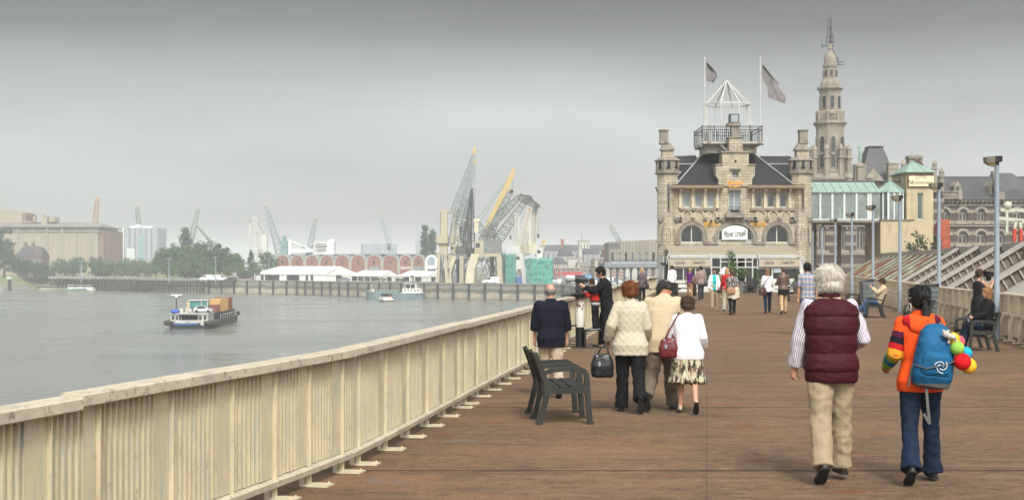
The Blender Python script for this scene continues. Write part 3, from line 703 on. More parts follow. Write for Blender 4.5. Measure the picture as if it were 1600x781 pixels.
# corner towers and bartizans
def bartizan(cx, s):
    mb = MB(); mb.lathe([(.74,fz(420)),(.74,fz(271))], (fx(cx),.45,0), 8, R(22.5)); mb.build('corner_tower', M_ash, tv)
    mb = MB(); mb.lathe([(.76,fz(273)),(.92,fz(271)),(.92,fz(269.5)),(.86,fz(269.4)),(.86,fz(252)),(.95,fz(251.3)),(.95,fz(250)),(.62,fz(245)),(.0,fz(245))], (fx(cx),.45,0), 8, R(22.5)); bt = mb.build('bartizan', M_stoneC, tv)
    mb = MB()
    for a in (0,-45,45):
        d = Vector((math.sin(R(a)),-math.cos(R(a)),0)); p = Vector((fx(cx),.45,0))+d*.80; sd = Vector((d.y,-d.x,0))
        mb.obox(p+Vector((0,0,fz(256.5))), sd*.09, d*.02, (0,0,.20))
        mb.obox(p+d*.03+Vector((0,0,fz(262.3))), sd*.14, d*.06, (0,0,.04))
    mb.build('loophole', M_black, bt)
    c2 = cx+s*.5
    mb = MB(); mb.box(fx(c2-8.5),fx(c2+10) if s > 0 else fx(c2+9),.1,.95,fz(246.5),fz(234.6)); mb.build('turret_top', M_ash, tv)
    mb = MB(); mb.add([(fx(c2-10.5),0.0,fz(234.6)),(fx(c2+11),0.0,fz(234.6)),(fx(c2+11),1.05,fz(234.6)),(fx(c2-10.5),1.05,fz(234.6)),(fx(c2-10.5),0.0,fz(232.6)),(fx(c2+11),0.0,fz(232.6)),(fx(c2+11),1.05,fz(232.6)),(fx(c2-10.5),1.05,fz(232.6)),
        (fx(c2-6 if s<0 else c2-5),.3,fz(223.5)),(fx(c2+5 if s<0 else c2+6),.3,fz(223.5)),(fx(c2+5 if s<0 else c2+6),.8,fz(223.5)),(fx(c2-6 if s<0 else c2-5),.8,fz(223.5))],
        [(0,3,2,1),(0,1,5,4),(1,2,6,5),(2,3,7,6),(3,0,4,7),(4,5,9,8),(5,6,10,9),(6,7,11,10),(7,4,8,11),(8,9,10,11)])
    mb.build('turret_cap', M_stoneC, tv)
    cc = cx-5.5 if s < 0 else cx+3.5
    mb = MB(); mb.box(fx(cc-6.2),fx(cc+6.2),.22,.88,fz(225),fz(204)); mb.box(fx(cc-7.5),fx(cc+7.5),.15,.95,fz(204),fz(202)); mb.box(fx(cc-7),fx(cc+7),.18,.92,fz(223.6),fz(221.6)); mb.build('chimney', M_stoneC, tv)
    mb = MB(); mb.box(fx(cx-.9),fx(cx+.9),-.32,-.2,fz(327),fz(290)); mb.box(fx(cx-2.4),fx(cx+2.4),-.29,-.2,fz(330),fz(287)); mb.cur=0
    mb.build('slit_window', M_stoneC, tv)
    mb = MB(); mb.box(fx(cx-.8),fx(cx+.8),-.335,-.321,fz(326.5),fz(290.5)); mb.build('slit_opening', M_black, tv)
    ex = cx+(-14 if s < 0 else 14)
    mb = MB(); mb.prism([(fx(ex-6*(-s)*1 if False else ex-5),fz(292)),(fx(ex+5),fz(292)),(fx(ex+2*(-s)+1),fz(304)),(fx(ex-s*2-1),fz(304))], .1, .9); mb.build('side_corbel', M_stoneC, tv)
    for q in (-7,0,7):
        ringarch(fx(cx+q), fz(360), .11, .11, .05, -.275 if q == 0 else -.2, -.2 if q == 0 else -.12, fz(377), M_stoneC, 'blind_niche', 8)
bartizan(1044, -1); bartizan(1253.5, 1)
# roofs
zr, ze = fz(237), fz(289)
mb = MB()
mb.add([(fx(1055),-.1,ze),(fx(1241),-.1,ze),(fx(1190),2.9,zr),(fx(1106),2.9,zr),(fx(1241),9.5,ze),(fx(1055),9.5,ze),(fx(1190),6.5,zr),(fx(1106),6.5,zr)],
       [(0,1,2,3),(1,4,6,2),(4,5,7,6),(5,0,3,7),(3,2,6,7)])
mb.build('roof', M_slateT, tv)
mb = MB()
for p, q in (((1056,289),(1106,236.6)),((1240,289),(1190,236.6))): mb.tube([(fx(p[0]),-.14,fz(p[1])+.03),(fx(q[0]),2.88,fz(q[1])+.03)], .05, 6)
mb.tube([(fx(1106),2.88,zr+.02),(fx(1190),2.88,zr+.02)], .05, 6); mb.build('hip_flashing', M_lead, tv)
for a, b_ in ((1070,1105),(1212,1262)):
    mb = MB(); y0, y1 = 3.2, 6.2
    mb.add([(fx(a),y0,fz(254)),(fx(b_),y0,fz(254)),(fx(b_),y1,fz(233.6)),(fx(a),y1,fz(233.6)),(fx(b_),9.2,fz(254)),(fx(a),9.2,fz(254))],[(0,1,2,3),(3,2,4,5),(0,3,5),(1,4,2)])
    mb.add([(fx(a),1.2,fz(283)),(fx(b_),1.2,fz(283)),(fx(b_),3.15,fz(252)),(fx(a),3.15,fz(252))],[(0,1,2,3)])
    mb.build('side_roof', M_slateT, tv)
    mb = MB(); mb.box(fx(a),fx(b_),3.05,3.2,fz(252.4),fz(250.4)); mb.tube([(fx(a),y1,fz(233.3)),(fx(b_),y1,fz(233.3))],.07,6)
    for q in range(7): mb.box(fx(a+q*5.6),fx(a+q*5.6)+.05,y1-.03,y1+.03,fz(233.3),fz(231.4))
    mb.build('ridge_tile', M_lead, tv)
# roof platform
M_rustwhite = mat('rusty_white', (.45,.43,.36), .7, .2, 3); overlay(M_rustwhite, noise_mask(M_rustwhite, 2.5, .53, .6, (1,1,.6)), (.20,.10,.04), .8)
mb = MB(); mb.box(fx(1101),fx(1194),.9,5.6,fz(224.5),fz(219.5)); mb.box(fx(1108),fx(1187),1.3,5.2,fz(237),fz(224.5)); mb.build('platform', M_rustwhite, tv)
mb = MB(); 
for yy in (1.0, 5.5):
    for z in (195.5, 201): mb.bar((fx(1100.5),yy,fz(z)),(fx(1194.5),yy,fz(z)),.045)
    n_ = 30
    for k in range(n_+1):
        p = 1100.5+94*k/n_; big = k % 6 == 0
        mb.bar((fx(p),yy,fz(219.5)),(fx(p),yy,fz(193.8 if big else 196)),.07 if big else .028)
for p in (1100.5,1194.5):
    for z in (195.5, 201): mb.bar((fx(p),1.0,fz(z)),(fx(p),5.5,fz(z)),.045)
    for k in range(1,7): mb.bar((fx(p),1+k*.64,fz(219.5)),(fx(p),1+k*.64,fz(196)),.03)
mb.box(fx(1099),fx(1196),.75,.88,fz(225.5),fz(223)); mb.build('platform_railing', M_dkmetal, tv)
mb = MB(); cxp, cyp, rr = fx(1146.5), 3.2, 37.3/SC
oc = [(cxp+rr*math.cos(R(22.5+45*k)), cyp+rr*math.sin(R(22.5+45*k))) for k in range(8)]
for k, (a, b_) in enumerate(oc):
    nx = oc[(k+1)%8]; mb.bar((a,b_,fz(220)),(a,b_,fz(156)),.07); mb.bar((a,b_,fz(156)),(nx[0],nx[1],fz(156)),.10); mb.bar((a,b_,fz(155.5)),(cxp,cyp,fz(117)),.08)
mb.lathe([(.1,fz(121)),(.12,fz(117.5)),(.02,fz(115.8))],(cxp,cyp,0),8); mb.build('pavilion_frame', mat('weathered_white', (.52,.52,.49), .55, .1, 3), tv)
mb = MB(); mb.box(fx(1114),fx(1119),2.2,2.6,fz(219),fz(190)); mb.build('switch_cabinet', M_lead, tv)
mb = MB(); mb.bar((fx(1128),.85,fz(224)),(fx(1139),.2,fz(237)),.08); mb.tube([(fx(1101),.8,fz(216)),(fx(1097.5),.8,fz(218)),(fx(1097.5),.8,fz(228)),(fx(1104),1.2,fz(230))],.04,6); mb.split('drain_pipe', M_lead, tv)
# flags
M_flag = mat('grey_flag', (.19,.18,.18), .8, .25, 2.2)
M_offwhite = mat('weathered_white', (.52,.52,.49), .55, .1, 3)
def flag(px, top, base, pts, label, seed):
    t = thing('flagpole', label, 'flagpole', (TX0+fx(px), TVY+1.6, fz(base)), 0, 'flagpoles on the tavern roof')
    h = fz(top)-fz(base); mb = MB(); mb.tube([(0,0,0),(0,0,h*.95),(0,0,h)],[.055,.04,.035],8); mb.ell((0,0,h+.05),.08,8,6); mb.build('pole', M_offwhite, t)
    mb = MB(); rows = []
    for r_ in pts:
        row = []
        for k in range(9):
            u = k/8; a, c = Vector(r_[0]), Vector(r_[1]); p = a.lerp(c, u); ph = math.sin(u*8+r_[0][1]*.1)*.16*u
            row.append(((p.x-px)/SC+.05, ph+mnoise.noise(Vector((p.x*.15,p.y*.15,seed)))*.1, fz(p.y)-fz(base)))
        rows.append(row)
    for s in (0, .012):
        vs_ = [(x,y+s,z) for row in rows for x,y,z in row]
        mb.add(vs_, [(i*9+k, i*9+k+1, (i+1)*9+k+1, (i+1)*9+k) for i in range(len(rows)-1) for k in range(8)])
    mb.build('flag', M_flag, t, True)
flag(1106, 88, 219, [((1107,93),(1108,93)),((1107,98),(1117,103)),((1107,105),(1124,109)),((1107,112),(1125,113)),((1107,118),(1123,118)),((1107,122),(1119,125))], 'white flagpole with a short grey flag, on the left of the tavern roof platform', 1)
flag(1194, 88, 219, [((1196,97),(1197,97)),((1196,103),(1212,115)),((1196,112),(1223,125)),((1198,122),(1222,130)),((1205,133),(1228,139)),((1205,143),(1233,147)),((1206,149),(1232,158))], 'white flagpole with a long torn grey flag, on the right of the tavern roof platform', 3)

# ---------------- veranda in front of the tavern
VY = 95.6; VS = F/VY; vx = lambda px: (px-1149.5)*VY/F + X(1149.5,VY) - X(1149.5,VY); vz = lambda py: CAMZ+(HZ-py)/VS
ver = thing('veranda', 'white glazed veranda with a beige awning across the front of the tavern', 'veranda', (X(1149.5,VY), VY, 0))
M_awn = mat('awning_canvas', (.31,.265,.20), .8, .08, 3); M_awn2 = mat('valance_canvas', (.42,.365,.27), .8, .08, 3)
dpt = 3.4
mb = MB(); mb.add([(vx(1045),0,vz(394)),(vx(1249),0,vz(394)),(vx(1246),dpt,vz(383.5)),(vx(1048),dpt,vz(383.5)),(vx(1045),0,vz(393)),(vx(1249),0,vz(393)),(vx(1246),dpt,vz(382.5)),(vx(1048),dpt,vz(382.5))],
    [(0,3,2,1),(4,5,6,7),(0,1,5,4),(1,2,6,5),(2,3,7,6),(3,0,4,7)])
aw = mb.build('awning', M_awn, ver)
mb = MB(); n_ = 60
for k in range(n_):
    a, b_ = 1045+204*k/n_, 1045+204*(k+1)/n_; m_ = (a+b_)/2
    mb.prism([(vx(a),vz(394.2)),(vx(b_),vz(394.2)),(vx(b_),vz(396.4)),(vx(m_),vz(397.6)),(vx(a),vz(396.4))], -.03, -.01)
mb.build('valance', M_awn2, aw)
mb = MB(); mb.box(vx(1046),vx(1248),-.005,.12,vz(401.5),vz(397.4)); 
for z0, z1 in ((403.5,401.8),): mb.box(vx(1047),vx(1246),.02,.1,vz(z0),vz(z1))
mb.build('awning_box', M_offwhite, aw)
for p, q in (((1046,394),(1041,412)),((1110,394),(1110,417)),((1183,394),(1187,417)),((1248,394),(1255,412))):
    mb = MB(); mb.tube([(vx(p[0]),-.06,vz(p[1])),(vx((p[0]+q[0])/2+(q[0]-p[0])*.3),-.16,vz((p[1]+q[1])/2)),(vx(q[0]),-.1,vz(q[1]))],.035,6); mb.build('awning_arm', M_offwhite, ver)
M_vfr = mat('veranda_frame_paint', (.54,.54,.50), .45, .06, 3)
mb = MB()
for p in (1045,1112,1126,1139,1152,1165,1176,1184,1250): mb.box(vx(p-.9),vx(p+.9),0.02,.12,.0,vz(403.4))
for z in (417.5,): mb.box(vx(1046),vx(1249),.025,.115,vz(z+.8),vz(z-.8))
mb.box(vx(1126),vx(1176),.027,.113,vz(409.6),vz(408.2))
for p in (1068,1087,1100): mb.box(vx(p-.8),vx(p+.8),.03,.11,vz(438),vz(418))
for p in (1207,1225): mb.box(vx(p-1.2),vx(p+1.2),.03,.11,vz(438),vz(418))
mb.box(vx(1046),vx(1112),.02,.13,vz(439.3),vz(437.6)); mb.box(vx(1184),vx(1250),.02,.13,vz(436.8),vz(435.2))
mb.box(vx(1046),vx(1112),.031,.109,vz(419.6),vz(417.6)); mb.box(vx(1184),vx(1250),.031,.109,vz(419.8),vz(417.6))
mb.build('frame', M_vfr, ver)
M_vglass = glass_mat('veranda_glass', (.045,.05,.048), .06)
mb = MB()
for a, b_, z0, z1 in ((1046,1111,416.7,403.6),(1185,1249,416.7,403.6),(1046,1067,437.5,419.7),(1069,1086,437.5,419.7),(1088,1099,437.5,419.7),(1101,1111,437.5,419.7),(1186,1206,435,420),(1209,1223,435,420),(1227,1248,435,420),(1113,1125,437,403.6),(1127,1138,437,403.6),(1166,1175,445,403.6),(1177,1183,437,403.6)):
    mb.box(vx(a),vx(b_),.06,.075,vz(z0),vz(z1))
mb.split('glazing', M_vglass, ver)
M_base = mat('veranda_panel', (.60,.60,.56), .5, .06, 2)
mb = MB(); mb.box(vx(1046),vx(1112),.01,.14,0,vz(439.4)); mb.box(vx(1184),vx(1250),.01,.14,0,vz(436.9)); mb.box(vx(1113),vx(1138),.012,.13,0,vz(437)); mb.split('base_panel', M_base, ver)
mb = MB(); mb.box(vx(1037),vx(1045),.0,dpt,0,vz(437)); mb.box(vx(1036.4),vx(1037),.0,dpt,vz(437),vz(400)); mb.box(vx(1250),vx(1256),0,dpt,0,vz(403)); mb.box(vx(1045),vx(1250),dpt-.15,dpt-.05,0,vz(400)); mb.split('side_wall', M_base, ver)
M_inside = mat('interior_dark', (.06,.055,.05), .8, .4, .8)
mb = MB(); mb.box(vx(1046),vx(1249),2.4,2.5,0.003,vz(402)); mb.build('back_wall', M_inside, ver)
for a, b_, s in ((1046,1111,-.14),(1185.5,1249.5,-.14)):
    mb = MB(); mb.prism([(vx(a),vz(416.6)),(vx(b_),vz(416.6)),(vx(b_),vz(404.6)),(vx(a),vz(404.6))], s, s+.03); sb = mb.build('sign_band', M_awn2, ver)
    m_ = (a+b_)/2
    text('Coca-Cola', .34, M_black, sb, (vx(a+.24*(b_-a)), s-.006, vz(412.6)), shear=.35, width=14.5/VS, ext=.003, bold=.002)
    text('Canada Dry', .34, M_black, sb, (vx(a+.70*(b_-a)), s-.006, vz(412.3)), shear=.15, width=19.5/VS, ext=.003, bold=.002)
mb = MB(); mb.box(vx(1032),vx(1040),-.2,.1,vz(414.2),vz(410)); mb.build('wall_lamp', M_black, ver)
mb = MB(); mb.box(vx(1209),vx(1223),-.03,.02,vz(426),vz(419.9)); mb.build('menu_board', mat('menu_board', (.36,.42,.42), .4, .1), ver)
# ---------------- glazed pavilion with copper roof
PVY = 106.0; PS = F/PVY; pz = lambda py: CAMZ+(HZ-py)/PS; P0 = X(1350,PVY); pxx = lambda px: (px-1350)/PS
M_copper = mat('copper_patina', (.24,.345,.29), .75, .16, 1.4, .08, 8)
overlay(M_copper, noise_mask(M_copper, 1.3, .6, .72, (1,1,.3)), (.30,.40,.35), .6)
M_plaster = mat('stained_plaster', (.46,.38,.25), .9, .12, .8, .1, 10); overlay(M_plaster, noise_mask(M_plaster, 1.1, .53, .66, (1,1,.35)), (.23,.18,.11), .6)
M_pglass = glass_mat('pavilion_glass', (.16,.20,.18), .03)
pv = thing('glass_pavilion', 'glazed upper floor pavilion with a green copper roof beside the tavern', 'building', (P0, PVY, 0))
mb = MB(); x0, x1 = pxx(1266), pxx(1375)
mb.add([(x0,-.15,pz(300)),(x1,-.15,pz(300)),(x1,1.9,pz(282)),(x0,1.9,pz(282)),(x0,4.5,pz(300)),(x1,4.5,pz(300)),(x0,-.15,pz(301)),(x1,-.15,pz(301)),(x0,4.5,pz(301)),(x1,4.5,pz(301))],[(0,1,2,3),(3,2,5,4),(0,6,7,1),(6,8,9,7),(0,3,4),(1,5,2),(4,5,9,8)])
k = 1266
while k < 1376:
    p0, p1 = Vector((pxx(k),-.15,pz(300)+.02)), Vector((pxx(k),1.9,pz(282)+.02)); mb.bar(p0,p1,.035,.05); k += 13
mb.build('roof', M_copper, pv)
mb = MB(); mb.tube([(x0,1.9,pz(282)+.03),(pxx(1418),1.9,pz(282)+.03)],.09,6); mb.build('ridge_cap', M_slate, pv)
cx_, cy_, rr = pxx(1400), 1.6, 26/PS
mb = MB(); oc = [(cx_+rr*math.cos(R(22.5+45*k)), cy_+rr*math.sin(R(22.5+45*k))) for k in range(8)]
mb.add([(a,b_,pz(299)) for a,b_ in oc]+[(a,b_,pz(300.4)) for a,b_ in oc]+[(cx_,cy_,pz(280.6))],[(k,(k+1)%8,16) for k in range(8)]+[(k,8+k,8+(k+1)%8,(k+1)%8) for k in range(8)]+[tuple(range(15,7,-1))])
for a, b_ in oc: mb.bar((a,b_,pz(299)+.01),(cx_,cy_,pz(280.6)+.02),.04,.05)
mb.build('turret_roof', M_copper, pv)
M_mull = mat('mullion_paint', (.62,.64,.62), .4, .05)
mb = MB()
for p in (1266,1281.5,1300.3,1319,1338,1356.5,1360): mb.box(pxx(p)-.07,pxx(p)+.07,-.06,.12,pz(343),pz(301.2))
mb.box(x0,x1,-.05,.1,pz(343.8),pz(342.2)); mb.box(x0,x1,-.045,.1,pz(302.6),pz(301.05))
r2 = rr*.93; o2 = [(cx_+r2*math.cos(R(22.5+45*k)), cy_+r2*math.sin(R(22.5+45*k))) for k in range(8)]
for a, b_ in o2: mb.box(a-.07,a+.07,b_-.07,b_+.07,pz(343),pz(300.5))
for k in range(8):
    (a,b_),(c,d) = o2[k], o2[(k+1)%8]
    for f_ in (.5,): mb.box(a+(c-a)*f_-.05,a+(c-a)*f_+.05,b_+(d-b_)*f_-.05,b_+(d-b_)*f_+.05,pz(343),pz(300.5))
mb.build('mullions'[:-1], M_mull, pv)
mb = MB(); mb.box(x0,x1,.02,.04,pz(342.2),pz(302)); 
for k in range(8):
    (a,b_),(c,d) = o2[k], o2[(k+1)%8]; mb.add([(a,b_,pz(342.5)),(c,d,pz(342.5)),(c,d,pz(301)),(a,b_,pz(301))],[(0,1,2,3)])
mb.build('glazing', M_pglass, pv)
mb = MB(); mb.box(x0,x1,1.6,1.75,pz(343),pz(310)); mb.box(pxx(1371),pxx(1376),2.5,2.7,pz(343),pz(301)); mb.build('interior_wall', M_plaster, pv)
mb = MB(); mb.box(x0,pxx(1374),-.25,4.5,pz(347.5),pz(343.9)); mb.box(x0,pxx(1372),-.1,4.4,pz(349.6),pz(347.5)); mb.build('floor_beam', M_stoneC, pv)
mb = MB(); mb.box(pxx(1374),pxx(1425.5),-.35,4.4,-4,pz(344.2)); mb.build('base_block', M_plaster, pv)
mb = MB(); mb.box(pxx(1373),pxx(1427),-.45,4.5,pz(344.2),pz(342.8)); mb.build('coping', M_stoneC, pv)
for p in (1290, 1330): 
    mb = MB(); mb.lathe([(.16,-4),(.16,pz(350))],(pxx(p),3.9,0),10); mb.build('column', M_stoneC, pv)
# beige stair tower with sign
st = thing('stair_tower', 'beige plastered tower with a small green pyramid roof and a cream sign', 'tower', (P0, PVY+.6, 0))
mb = MB(); hole_wall(mb, rect(pxx(1420),pxx(1462),-4,pz(269)), [rect(pxx(1437),pxx(1446),pz(342.5),pz(301))], 0, .3); mb.box(pxx(1420),pxx(1462),.31,4.2,-4,pz(269)-.003); mb.build('wall', M_plaster, st)
window(rect(pxx(1437),pxx(1446),pz(342.5),pz(301)), 0,0,0,0, .18, (), (), glass_mat('slit_glass',(.06,.09,.085),.1), st, fw=.06)
mb = MB(); mb.add([(pxx(1416.5),-.3,pz(269)),(pxx(1464),-.3,pz(269)),(pxx(1464),4.4,pz(269)),(pxx(1416.5),4.4,pz(269)),(pxx(1416.5),-.3,pz(267.6)),(pxx(1464),-.3,pz(267.6)),(pxx(1464),4.4,pz(267.6)),(pxx(1416.5),4.4,pz(267.6)),(pxx(1438.5),1.8,pz(248.5)),(pxx(1441.5),2.2,pz(248.5))],
  [(0,3,2,1),(0,1,5,4),(1,2,6,5),(2,3,7,6),(3,0,4,7),(4,5,9,8),(5,6,9),(6,7,8,9),(7,4,8)])
for a, b_ in (((1416.5,-.3),(1438.5,1.8)),((1464,-.3),(1441.5,2.1)),((1432,-.3),(1439,1.8)),((1448,-.3),(1441,1.8))): mb.bar((pxx(a[0]),a[1],pz(267.4)),(pxx(b_[0]),b_[1],pz(248.3)),.05)
mb.build('roof', M_copper, st)
mb = MB(); mb.box(pxx(1421.5),pxx(1463),-.16,-.005,pz(291.5),pz(273)); sb = mb.build('sign_frame', mat('sign_frame', (.16,.06,.06), .5, .1), st)
mb = MB(); mb.box(pxx(1422.6),pxx(1462),-.175,-.161,pz(290.5),pz(274.3)); mb.build('sign_panel', mat('sign_cream', (.72,.62,.42), .6, .05), sb)
text('NOORDERTERRAS', .28, M_dkmetal, sb, (pxx(1442.5), -.18, pz(287.2)), width=36/PS, ext=.003)
text('N', .5, M_dkmetal, sb, (pxx(1425.2), -.1805, pz(287.4)), ext=.003)
mb = MB()
for r_ in (.22,.32,.42): mb.tube([(pxx(1442)+r_*math.cos(math.pi*i/10),-.178,pz(280.6)+r_*.9*math.sin(math.pi*i/10)) for i in range(11)],.012,4)
mb.build('emblem', M_dkmetal, sb)
M_drain = mat('green_drain', (.20,.32,.28), .6, .1)
mb = MB(); mb.tube([(pxx(1427),-.45,-1),(pxx(1427),-.45,pz(362))],.06,6); mb.box(pxx(1425.5),pxx(1428.5),-.55,-.38,pz(362),pz(357)); mb.split('drain_pipe', M_drain, st)
# ================================================================= pilotage building, tower
BY = 178.0; BS = F/BY; bx = lambda px: (px-1450)/BS; bz = lambda py: CAMZ+(HZ-py)/BS
M_bbrick = mat('banded_brick', (.95,.95,.95), .9, .2, .6, 0)
brick(M_bbrick, .6, .2, (.115,.08,.07), (.085,.062,.058), (.10,.09,.08), .02, .02)
_m = lines_mask(M_bbrick, 'Z', 1.35, .42, .15); overlay(M_bbrick, _m, (.27,.24,.185), .85)
overlay(M_bbrick, noise_mask(M_bbrick, .4, .55, .7, (1,1,.5)), (.10,.085,.07), .5)
M_lime = mat('tower_limestone', (.285,.255,.20), .9, .25, .7, .3, 3); overlay(M_lime, noise_mask(M_lime, .5, .5, .66, (1,1,.4)), (.15,.135,.11), .6)
pb = thing('pilotage_building', 'large dark brick building with pale stone bands, arched windows and slate roofs', 'building', (X(1450,BY), BY, 0))
holes = []; spec = []
PX = [1284,1315,1344]+[1476+28.5*k for k in range(7)]
for px in PX:
    for (yb, ys_, w) in ((346,333,6.6),(381,368,7.2)):
        if px < 1380 and yb == 346: continue
        if px < 1380: yb, ys_, w = 391, 358, 6.0
        h = arch(bx(px), bz(yb), bz(ys_), w/BS, w*1.0/BS, 8); holes.append(h); spec.append((px, yb, ys_, w, h))
mb = MB(); hole_wall(mb, [(bx(1262),-4),(bx(1730),-4),(bx(1730),bz(312)),(bx(1262),bz(312))], holes, 0, .45); mb.box(bx(1262),bx(1730),.47,14,bz(326),bz(312)-.004); mb.build('wall', M_bbrick, pb)
for px, yb, ys_, w, h in spec:
    f = window(h, bx(px-w), bx(px+w), bz(yb), bz(ys_)-.05, .3, (bx(px),), (bz(ys_),), M_glassdk, pb, fw=.16, fm=M_lime)
    mb = MB(); n_ = 10; t_ = .32; cx, zs, ww = bx(px), bz(ys_), w/BS+.004
    for i in range(n_):
        a0, a1 = math.pi*i/n_, math.pi*(i+1)/n_
        mb.prism([(cx+ww*math.cos(a0),zs+ww*math.sin(a0)),(cx+(ww+t_)*math.cos(a0),zs+(ww+t_)*math.sin(a0)),(cx+(ww+t_)*math.cos(a1),zs+(ww+t_)*math.sin(a1)),(cx+ww*math.cos(a1),zs+ww*math.sin(a1))], -.14, -.004)
    mb.build('window_surround', M_lime, pb); mb = MB(); mb.box(cx-ww-.4,cx+ww+.4,-.2,-.004,bz(yb)-.35,bz(yb)-.02); mb.build('window_sill', M_lime, pb)
mb = MB()
for y0, y1, d in ((312,315,.35),(320,321.6,.2),(352,354,.25),(396,398,.25)): mb.box(bx(1262),bx(1730),-d,-.004,bz(y1),bz(y0))
mb.split('string_course', M_lime, pb)
k = 1468
while k < 1640:
    mb = MB(); mb.prism([(-.5,bz(312.5)),(-.005,bz(312.5)),(-.005,bz(319.5)),(-.15,bz(319)),(-.45,bz(315))], bx(k)-.12, bx(k)+.12, 'x'); mb.build('corbel', M_lime, pb); k += 6.6
M_slateB = mat('blue_slate', (.062,.062,.066), .6, .3, .9, .2, 6)
mb = MB(); mb.add([(bx(1462),-.6,bz(312)),(bx(1735),-.6,bz(312)),(bx(1735),4.5,bz(274)),(bx(1462),4.5,bz(274)),(bx(1735),10,bz(312)),(bx(1462),10,bz(312))],[(0,1,2,3),(3,2,4,5),(0,3,5),(1,4,2)]); mb.build('roof', M_slateB, pb)
mb = MB(); mb.tube([(bx(1462),4.5,bz(273.8)),(bx(1735),4.5,bz(273.8))],.12,6)
for q in range(80): mb.box(bx(1463+q*3.2),bx(1463+q*3.2)+.07,4.45,4.55,bz(273.6),bz(271.8))
mb.build('ridge_cresting', M_slateB, pb)
for px in (1497, 1553):
    mb = MB(); mb.prism([(bx(px-5),bz(304)),(bx(px+5),bz(304)),(bx(px+5),bz(290)),(bx(px),bz(283)),(bx(px-5),bz(290))], .2, 3); d_ = mb.build('dormer', M_lime, pb)
    mb = MB(); mb.prism(arch(bx(px), bz(302), bz(293), 2.6/BS), .16, .19); mb.build('window', M_glassdk, d_)
# projecting bay with balustrade, gable pinnacles and chimney
mb = MB(); mb.box(bx(1400),bx(1469),-1.6,6,-4,bz(311)); mb.prism([(bx(1404),bz(311)),(bx(1466),bz(311)),(bx(1463),bz(285)),(bx(1452),bz(272)),(bx(1444),bz(256)),(bx(1436),bz(247)),(bx(1426),bz(256)),(bx(1418),bz(272)),(bx(1407),bz(285))], .5, 1.4); mb.build('gable_bay', M_bbrick, pb)
mb = MB()
for px, t_, w in ((1412,250,3.2),(1461,250,3.2),(1472,262,3.5),(1404,262,3)):
    r_ = w/BS
    mb.lathe([(r_*1.2,bz(300)),(r_*1.2,bz(t_+16)),(r_*1.6,bz(t_+15)),(r_*1.6,bz(t_+12)),(r_,bz(t_+11)),(r_*1.3,bz(t_+6)),(.05,bz(t_))],(bx(px),.2,0),8)
mb.split('pinnacle', M_lime, pb)
mb = MB(); mb.box(bx(1428),bx(1449),2.2,3.6,bz(275),bz(246)); mb.box(bx(1427),bx(1450),2,3.8,bz(246),bz(242)); mb.box(bx(1428),bx(1449),2.1,3.7,bz(242),bz(241)); mb.build('chimney', M_stoneC, pb)
mb = MB(); mb.box(bx(1470),bx(1498),-.9,-.5,bz(311),bz(309)); mb.box(bx(1470),bx(1498),-.9,-.5,bz(300.5),bz(299))
for q in range(9): mb.lathe([(.09,bz(309)),(.16,bz(306)),(.08,bz(303)),(.12,bz(300.5))],(bx(1472+q*3.1),-.7,0),6)
mb.box(bx(1494),bx(1500),-.95,-.4,bz(312),bz(297)); mb.build('balustrade', M_lime, pb)
# left part: dark mansard pavilion roof
mb = MB(); mb.add([(bx(1350),2,bz(285)),(bx(1410),2,bz(285)),(bx(1410),9,bz(285)),(bx(1350),9,bz(285)),(bx(1372),4.5,bz(225)),(bx(1394),4.5,bz(225)),(bx(1394),6.5,bz(225)),(bx(1372),6.5,bz(225))],[(0,1,5,4),(1,2,6,5),(2,3,7,6),(3,0,4,7),(4,5,6,7),(0,3,2,1)]); mb.build('mansard_roof', M_slateB, pb)
mb = MB(); mb.box(bx(1371),bx(1395),4.3,6.7,bz(225.2),bz(223.8)); mb.build('roof_edging', M_slate, pb)
mb = MB(); mb.box(bx(1390),bx(1406),.5,1.6,bz(284),bz(256)); mb.box(bx(1389),bx(1407),.4,1.7,bz(256),bz(254))
for q in range(3): mb.box(bx(1389.4),bx(1406.6),.42,1.68,bz(264+q*6),bz(262.4+q*6))
mb.build('striped_chimney', M_lime, pb)
mb = MB(); mb.box(bx(1335),bx(1405),1,9,-4,bz(285)); mb.box(bx(1338),bx(1356),.6,2,bz(285),bz(256)); mb.prism([(bx(1348),bz(285)),(bx(1385),bz(285)),(bx(1366),bz(262))], .3, .95); mb.build('central_block', M_lime, pb)
mb = MB()
for px, t_ in ((1345,252),(1360,271),(1328,270),(1410,268)):
    mb.lathe([(.42,bz(290)),(.42,bz(t_+9)),(.55,bz(t_+8)),(.5,bz(t_+5)),(.05,bz(t_))],(bx(px),.4,0),8)
mb.split('roof_finial', M_lime, pb)
mb = MB(); mb.box(bx(1558),bx(1730),1.5,9,bz(315),bz(306)); mb.add([(bx(1566),1,bz(306)),(bx(1640),1,bz(306)),(bx(1640),8,bz(306)),(bx(1566),8,bz(306)),(bx(1572),3,bz(268)),(bx(1594),3,bz(268)),(bx(1594),6,bz(268)),(bx(1572),6,bz(268))],[(0,1,5,4),(1,2,6,5),(2,3,7,6),(3,0,4,7),(4,5,6,7)]); mb.build('corner_roof', M_slateB, pb)
mb = MB(); mb.prism([(bx(1556),bz(312)),(bx(1560),bz(312)),(bx(1552),bz(268)),(bx(1548),bz(268))], -.8, .1); mb.box(bx(1554),bx(1566),-.9,.3,bz(312),bz(300)); mb.build('gable_coping', M_lime, pb)
